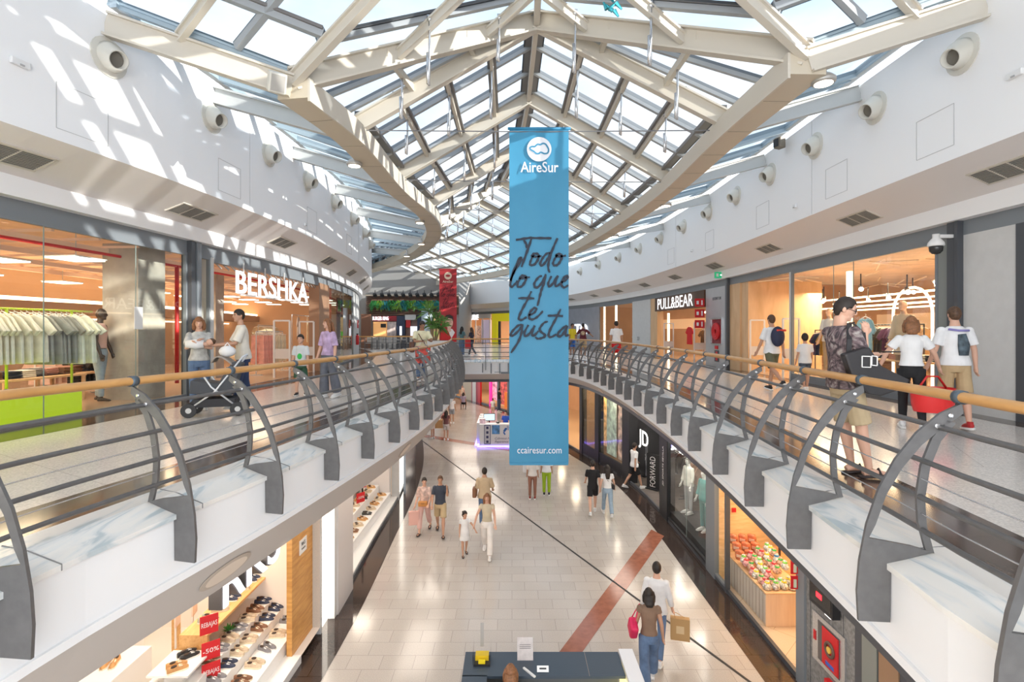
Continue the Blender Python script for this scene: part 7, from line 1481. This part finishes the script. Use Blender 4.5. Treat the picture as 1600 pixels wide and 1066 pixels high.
# baby: small bundle with head
c = J2['w'](J2['T']((0, .25, 1.24))); v = thing('person', 'baby wrapped in white cloth held in the arms of the auburn-haired woman', 'baby', c-Vector((0, 0, .1)))
q = MB(); dx = Vector((.9, .3, 0)).normalized(); q.tube([c-dx*.2, c-dx*.05, c+dx*.08], [.06, .09, .07], 10); o = q.build('white_wrap', WT, v, smooth=True); q = MB(); q.ell(c+dx*.18+Vector((0, 0, .03)), (.065, .06, .062), 12, 10); q.tube([c+dx*.18, c+dx*.05], [.03, .04], 8); q.build('body', SKIN['a'], v, smooth=True); q = MB(); q.ell(c+dx*.2+Vector((0, .015, .045)), (.066, .058, .058), 12, 8); q.build('hair', HAIRM['brown'], v, smooth=True)
# pushchair
c = Vector(upos(340, 8.85)); v = thing('pushchair', 'grey and tan pushchair with white bars and small black wheels by the couple', 'pushchair', c); dr = Vector((-.85, -.3, 0)).normalized(); sd = Vector((-dr.y, dr.x, 0)); up = Vector((0, 0, 1)); at = lambda f, s, z: c+dr*f+sd*s+up*z
q = MB()
for s_ in (-.24, .24): q.tube([at(.38, s_, .14), at(0, s_, .42), at(-.42, s_, 1.0)], .016, 6); q.tube([at(-.35, s_, .14), at(.05, s_, .5), at(.2, s_, .75)], .016, 6)
q.tube([at(-.42, -.24, 1.0), at(-.46, 0, 1.03), at(-.42, .24, 1.0)], .018, 6); q.build('frame', mat('pram_white', (.7, .72, .75), .3, .3), v, smooth=True)
for nm, m, pts in (('seat', mat('pram_grey', (.06, .065, .075), .7), [(.38, .40), (.36, .62), (-.05, .56), (-.26, .92), (-.40, .88), (-.24, .34)]), ('basket', mat('pram_black', (.03, .03, .035), .7), [(.32, .16), (.34, .30), (-.32, .30), (-.30, .16)])):
    q = MB(); q.prism([at(x, -.23, z) for x, z in pts], sd*.46); q.build(nm, m, v, bevel=.02)
q = MB(); rows = [[at(-.34+.42*math.sin(t*.5)*1.0, s_, .80+.22*math.sin(t)) for t in np.linspace(.1, 2.6, 8)] for s_ in np.linspace(-.23, .23, 5)]; q.grid(rows); o = q.build('hood', mat('pram_taupe', (.36, .31, .27), .8), v, smooth=True); o.modifiers.new('t', 'SOLIDIFY').thickness = .02
for f_, s_ in ((.38, -.24), (.38, .24), (-.35, -.26), (-.35, .26)):
    R = sd.to_track_quat('Z', 'Y').to_matrix(); q = MB(); q.lathe(at(f_, s_, .12)-sd*.02, [(.05, 0), (.115, .0), (.12, .01), (.12, .03), (.115, .04), (.05, .04)], 18, R); w__ = q.build('wheel', BLACK, v); q = MB(); q.lathe(at(f_, s_, .12)-sd*.025, [(.045, 0), (.045, .05)], 12, R); q.build('hub', GREYP, w__)
v = thing('toy_bag', 'white bag lying on the hood of the pushchair', 'bag', at(-.1, 0, 1.0)); q = MB(); q.ell(at(-.15, 0, 1.09), (.14, .12, .10), 10, 8); q.build('bag_body', WT, v, smooth=True); q = MB(); q.tube([at(-.2, 0, 1.17), at(-.15, 0, 1.24), at(-.1, 0, 1.17)], .01, 6); q.build('handle', WT, v)
# --- far bridge
person('long-haired woman in jeans standing on the bridge behind the far rail', upos(721.5, 28.2), 60, 1.62, 'b', ('long', 'dark'), 'loose', cloth('teal_top', (.10, .20, .22)), .7, .93, 'trousers', JE, .08, .02, TR, fem=True, vox=.015)
person('woman in dark clothes on the bridge next to the long-haired woman', upos(737, 28.0), 150, 1.60, 'b', ('long', 'brown'), 'loose', cloth('dark_top', (.03, .03, .05)), .7, .93, 'trousers', DJ, .08, 0, TR, legs=WALKA, fem=True, vox=.015)
c = Vector(upos(731, 27.8, UF+.45)); v = thing('shopping_bag', 'small red shopping bag between the two women on the bridge', 'bag', c); MB().box(c+Vector((0, 0, .25)), (.3, .12, .5)).build('bag_body', REDS, v); q = MB(); q.tube([c+Vector((-.08, 0, .5)), c+Vector((0, 0, .62)), c+Vector((.08, 0, .5))], .01, 5); q.build('handle', REDS, v)
# --- lower hall
def low(px, py): return tuple(G(px, py, .0))
J = person('man in a white shirt and jeans walking away with a paper bag', low(1026, 1028), 68, 1.77, 'a', ('short', 'dark'), 'loose', WT, 1.75, .84, 'trousers', JE, .06, 0, TR, legs=WALKB, arms=((10, 12, 14, 0), (-12, 10, 20, 0)), vox=.010)
hd = J['w'](J['hd', 1]); v = thing('paper_bag', 'brown paper carrier bag with a pale print held by the man in the white shirt', 'bag', hd-Vector((-.12, .05, .52))); c = hd+Vector((.12, -.05, -.30)); MB().box(c, (.34, .11, .40), -.25).build('bag_body', mat('kraft_paper', (.48, .29, .12), .7), v); MB().box(c+Matrix.Rotation(-.25, 3, 'Z') @ Vector((0, -.057, 0)), (.14, .002, .14), -.25).build('pale_print', mat('kraft_print', (.68, .5, .28), .7), v)
q = MB(); q.tube([c+Vector((-.09, 0, .2)), hd+Vector((.02, 0, -.03)), hd+Vector((.06, 0, -.03)), c+Vector((.09, 0, .2))], .006, 5); q.build('handles', mat('kraft_paper', (.48, .29, .12), .7), v)
J = person('dark-haired woman in a brown top and wide jeans walking away in the lower hall', low(1014, 1072), 82, 1.66, 'b', ('bob', 'dark'), 'fit', cloth('brown_top', (.24, .15, .10)), .25, .95, 'trousers', JE, .03, .035, TR, legs=WALKA, arms=((-8, 12, 20, 0), (8, 12, 20, 0)), fem=True, vox=.010)
c = J['w'](J['T']((-.28, .02, 1.02))); v = thing('handbag', 'bright pink handbag hanging at the side of the woman in the brown top', 'bag', c-Vector((0, 0, .15))); q = MB(); q.box(c, (.14, .26, .26), .3, M=Matrix.Rotation(.5, 3, 'X')); q.build('bag_body', mat('bag_pink', (.70, .02, .10), .45), v, bevel=.04); q = MB(); q.tube([c+Vector((0, -.1, .12)), J['w'](J['T']((-.17, 0, 1.47))), c+Vector((0, .1, .12))], .01, 6); q.build('strap', mat('bag_pink', (.70, .02, .10), .45), v)
person('man in a black T-shirt and black shorts walking away in the lower hall', low(926, 803), 85, 1.76, 'a', ('short', 'dark'), 'fit', BK, .7, .86, 'shorts', BK, .75, .01, TR, legs=WALKA, arms=SWING)
J = person('long-haired woman in a white top and pale jeans walking beside the man in black', low(949, 806), 88, 1.66, 'a', ('long', 'dark'), 'fit', WT, .4, .97, 'trousers', cloth('pale_jeans', (.30, .40, .50), .15, 8), .05, .01, TR, legs=WALKB, arms=((10, 16, 20, 0), (-10, 14, 20, 0)), fem=True)
c = J['w'](J['T']((.2, .02, 1.0))); v = thing('handbag', 'small black handbag at the hip of the woman in pale jeans', 'bag', c); MB().box(c, (.08, .18, .14)).build('bag_body', BLACK, v, bevel=.02); q = MB(); q.tube([c+Vector((0, 0, .07)), J['w'](J['T']((0, -.12, 1.25))), J['w'](J['T']((-.13, 0, 1.47)))], .008, 5); q.build('strap', BLACK, v)
person('man in a white T-shirt and black shorts stepping into the sports shop', low(991, 764), 20, 1.76, 'b', ('short', 'dark'), 'loose', WT, .7, .86, 'shorts', BK, .85, .01, TR, legs=WALKA, arms=SWING)
J = person('person in a white blouse and brown trousers, head hidden behind the blue banner', low(832, 780), 85, 1.62, 'b', ('short', 'grey'), 'loose', cloth('offwhite_blouse', (.70, .66, .62)), 1.0, .88, 'trousers', cloth('brown_trousers', (.28, .13, .09)), .08, 0, ('shoe', cloth('shoe_red_brown', (.25, .04, .03))), fem=True)
person('person in bright green trousers and white top partly behind the blue banner', low(854, 774), 88, 1.66, 'b', ('short', 'grey'), 'loose', WT, 1.0, .88, 'trousers', cloth('lime_trousers', (.32, .48, .02)), .06, .005, ('shoe', BLACK), fem=True)
c = Vector(low(820, 776)); v = thing('tote_bag', 'white tote bag beside the brown trousers below the blue banner', 'bag', c+Vector((0, 0, .85))); MB().box(c+Vector((.06, .1, 1.0)), (.26, .12, .3)).build('bag_body', WT, v, bevel=.03); q = MB(); q.tube([c+Vector((0, .1, 1.14)), c+Vector((.1, .1, 1.35)), c+Vector((.14, .1, 1.14))], .01, 5); q.build('strap', WT, v)
J = person('man seen from behind in a beige shirt and jeans, middle of the lower hall', low(757, 824), 90, 1.80, 'b', ('short', 'dark'), 'loose', cloth('beige_tee', (.56, .43, .28)), .95, .86, 'trousers', JE, .06, 0, TR, arms=((20, 12, 40, 10), (5, 12, 30, 10)), width=1.08)
c = J['w'](J['T']((-.3, .02, 1.02))); v = thing('handbag', 'brown bag carried at the side of the man in the beige shirt', 'bag', c); MB().box(c, (.12, .26, .3)).build('bag_body', mat('bag_brown', (.22, .10, .05), .5), v, bevel=.03); q = MB(); q.tube([c+Vector((0, -.08, .15)), J['w'](J['T']((-.17, 0, 1.47))), c+Vector((0, .08, .15))], .01, 5); q.build('strap', mat('bag_brown', (.22, .10, .05), .5), v)
person('woman with long auburn hair, beige top and white trousers holding the hand of the girl', low(761, 868), -92, 1.68, 'a', ('long', 'auburn'), 'fit', cloth('sand_top', (.58, .50, .36)), .3, .98, 'trousers', cloth('white_trousers', (.80, .76, .72)), .03, .02, TR, legs=WALKB, arms=((6, 26, 6, 0), (8, 12, 30, 0)), fem=True, vox=.012)
C.objects[-1]
person('little girl in a white dress with dark hair in a ponytail', low(726, 868), -75, 1.16, 'b', ('bun', 'dark'), 'dress', WT, .4, .60, None, None, 0, 0, SAND, legs=((12, 6), (-10, 12)), arms=((4, 8, 20, 0), (30, 34, 20, 0)), child=True, vox=.012, yaw=-20)
J = person('woman in rosy trousers', low(663, 832), -95, 1.66, 'a', ('bun', 'dark'), 'loose', cloth('floral_cream', (.66, .48, .42), .4, 12), .9, .90, 'trousers', cloth('rose_trousers', (.66, .42, .38)), .25, .02, SAND, legs=WALKA, arms=((6, 12, 30, 0), (10, 14, 40, 20)), fem=True, vox=.012, yaw=-20)
J['root']['label'] = 'woman in a pale flowery top and rosy trousers beside the man in navy'
c = J['w'](J['T']((0, .18, .98))); v = thing('waist_bag', 'tan bag at the front of the woman in rosy trousers', 'bag', c); MB().box(c, (.28, .1, .16)).build('bag_body', mat('bag_tan', (.55, .24, .06), .5), v, bevel=.03); MB().box(c-Vector((0, .052, -.02)), (.1, .01, .05)).build('flap', mat('bag_tan2', (.4, .17, .05), .5), v)
c = J['w'](J['hd', 1])-Vector((.02, 0, .3)); v = thing('shopping_bag', 'pale pink shopping bag held by the woman in rosy trousers', 'bag', c-Vector((0, 0, .2))); MB().box(c, (.3, .12, .4), .2).build('bag_body', mat('bag_palepink', (.72, .42, .36), .6), v, bevel=.01); q = MB(); q.tube([c+Vector((-.07, 0, .2)), c+Vector((0, 0, .32)), c+Vector((.07, 0, .2))], .008, 5); q.build('handles', mat('bag_palepink', (.72, .42, .36), .6), v)
person('man in a navy T-shirt and beige shorts raising a hand to his mouth', low(688, 835), -85, 1.76, 'b', ('short', 'brown'), 'fit', cloth('navy_tee', (.045, .055, .08)), .7, .86, 'shorts', cloth('beige_shorts2', (.50, .38, .22)), .9, .01, SAND, legs=WALKB, arms=((8, 12, 40, 10), (50, 10, 112, 25)), vox=.012)
# far lower people
far = [('bare-legged woman with her back turned near the kiosk, dark hair', (697, 688), 90, 1.62, 'long', 'dark', (.15, .06, .06), 'shorts', (.55, .5, .45)), ('person in white shorts bending near the column beyond the kiosk', (676, 686), 150, 1.6, 'short', 'brown', (.6, .35, .25), 'shorts', (.7, .65, .6)),
       ('man in a white vest and grey shorts beyond the kiosk', (706, 662), 85, 1.75, 'short', 'dark', (.75, .75, .75), 'shorts', (.3, .32, .35)), ('woman in black and a rose skirt beyond the kiosk', (692, 664), 80, 1.62, 'bob', 'dark', (.04, .02, .03), 'skirt', (.55, .2, .2)),
       ('elderly woman in a beige blouse near the far lit shops', (722, 632), -60, 1.58, 'bob', 'grey', (.6, .48, .36), 'trousers', (.4, .3, .25)), ('man in black leaning at the far toy shop', (780, 644), 30, 1.75, 'short', 'dark', (.02, .02, .02), 'trousers', (.06, .08, .14)),
       ('child in a white shirt near the far pink shop', (770, 652), 80, 1.3, 'short', 'brown', (.75, .72, .7), 'shorts', (.6, .4, .3))]
for i, (lab, pp, hd_, h_, hs, hc, tc_, bt, bc) in enumerate(far):
    person(lab, low(*pp), hd_, h_, 'b', (hs, hc), 'fit', cloth('far_top_%d' % i, tc_), .5, .92, bt, cloth('far_bot_%d' % i, bc), .75 if bt == 'shorts' else (.5 if bt == 'skirt' else .08), 0, TR, vox=.017, face=False)
person('kiosk attendant in a blue shirt standing inside the white kiosk', (.0-.35, 28.3, 0), -100, 1.6, 'a', ('short', 'dark'), 'fit', cloth('royal_blue', (.02, .08, .42)), .7, .9, 'trousers', BK, .08, 0, TR, vox=.015)
c = Vector(low(667+20, 684)); v = thing('cardboard_box', 'brown cardboard box carried near the column beyond the shoe shops', 'box', c+Vector((-.05, 0, .55))); MB().box(c+Vector((-.05, 0, .78)), (.45, .3, .45), .2).build('carton', mat('kraft_paper', (.48, .29, .12), .7), v); MB().box(c+Vector((-.05, 0, 1.01)), (.1, .3, .01), .2).build('tape', mat('tape_tan', (.6, .45, .25), .4), v)
# seated woman at a far table
J = person('woman in a lilac top seated with her back turned near the far lit shops', tuple(G(724, 640, 0)), 80, 1.62, 'b', ('bob', 'dark'), 'fit', cloth('lilac_top', (.42, .36, .5)), .6, .95, 'shorts', BK, .9, 0, TR, legs=((84, 88), (84, 88)), vox=.017, face=False)
c = Vector(tuple(G(724, 640, 0))); v = thing('far_chair', 'black metal chair under the woman in lilac', 'chair', c); MB().box(c+Vector((0, 0.05, .42)), (.42, .42, .03)).build('seat', BLACK, v)
for sx in (-.18, .18):
    for sy in (-.15, .22): MB().box(c+Vector((sx, sy, .21)), (.025, .025, .42)).build('leg', BLACK, v)
# kiosk staff at the bottom edge: only the crowns show
person('brown-haired person seated behind the dark counter, only the crown in view', (-.02, 7.14, 0), 90, 1.66, 'b', ('bob', 'auburn'), 'fit', BK, .7, .9, 'trousers', BK, .08, 0, TR, legs=((70, 100), (70, 100)), face=False)
person('black-haired child behind the corner of the dark counter, only the crown in view', (-.26, 7.0, 0), 90, 1.2, 'b', ('short', 'dark'), 'fit', BK, .7, .9, 'trousers', BK, .08, 0, TR, face=False, child=True)
# mannequins
MQ = mat('mannequin_dark', (.05, .035, .03), .4); MQW = mat('mannequin_white', (.75, .74, .72), .4)
person('dark mannequin in a pink camisole and light jeans in the clothes shop window', tuple(WL.pt(wlo(156, -1.1), -1.1, UF+.02)), 15, 1.86, skinm=MQ, hair=('bald', 'dark'), top='fit', topm=cloth('camisole_pink', (.74, .48, .42)), sleeve=0, hem=1.0, bottom='trousers', botm=cloth('light_denim', (.36, .44, .52), .2, 8), botlen=.04, legs=((6, 4), (-4, 2)), fem=True, kind='mannequin', cat='mannequin', face=False, vox=.011)
for px, o, lab, tm, bm_, hs in ((1076, -.55, 'pale mannequin in a white tracksuit and dark cap in the sports shop window', cloth('mq_white', (.72, .72, .66)), cloth('mq_grey', (.5, .5, .52)), 'short'), (1101, -.5, 'mannequin in a teal outfit and grey cap in the sports shop window', cloth('mq_teal', (.10, .34, .33)), cloth('mq_teal2', (.14, .36, .36)), 'short'), (1118, -.75, 'mannequin in a lime yellow dress at the near end of the sports shop window', cloth('mq_lime', (.62, .66, .22)), cloth('mq_lime2', (.55, .6, .2)), 'bald')):
    person(lab, tuple(LR.pt(LR.atpx(px, 1.5, o), o, .36)), 200, 1.72, skinm=MQW, hair=(hs, 'grey'), top='loose', topm=tm, sleeve=1.6 if px < 1110 else .5, hem=.86, bottom='trousers', botm=bm_, botlen=.06, shoes=TR, kind='mannequin', cat='mannequin', face=False, vox=.014)
person('pale mannequin in a beige coat in the big right window', tuple(WR.pt(wro(1412, -1.0), -1.0, UF+.16)), 190, 1.95, skinm=mat('mannequin_peach', (.75, .5, .36), .5), hair=('bald', 'dark'), top='loose', topm=cloth('coat_beige', (.66, .52, .36)), sleeve=1.8, hem=.62, bottom='trousers', botm=cloth('mq_brown', (.3, .2, .13)), botlen=.05, shoes=TR, kind='mannequin', cat='mannequin', face=False, vox=.013)
person('pale mannequin in a white top by the glowing strip of the big right window', tuple(WR.pt(wro(1296, -1.1), -1.1, UF+.16)), 200, 1.9, skinm=mat('mannequin_peach', (.75, .5, .36), .5), hair=('bald', 'dark'), top='loose', topm=WT, sleeve=.8, hem=.86, bottom='trousers', botm=cloth('mq_tan', (.5, .36, .22)), botlen=.05, shoes=TR, kind='mannequin', cat='mannequin', face=False, vox=.013)
finish_texts()
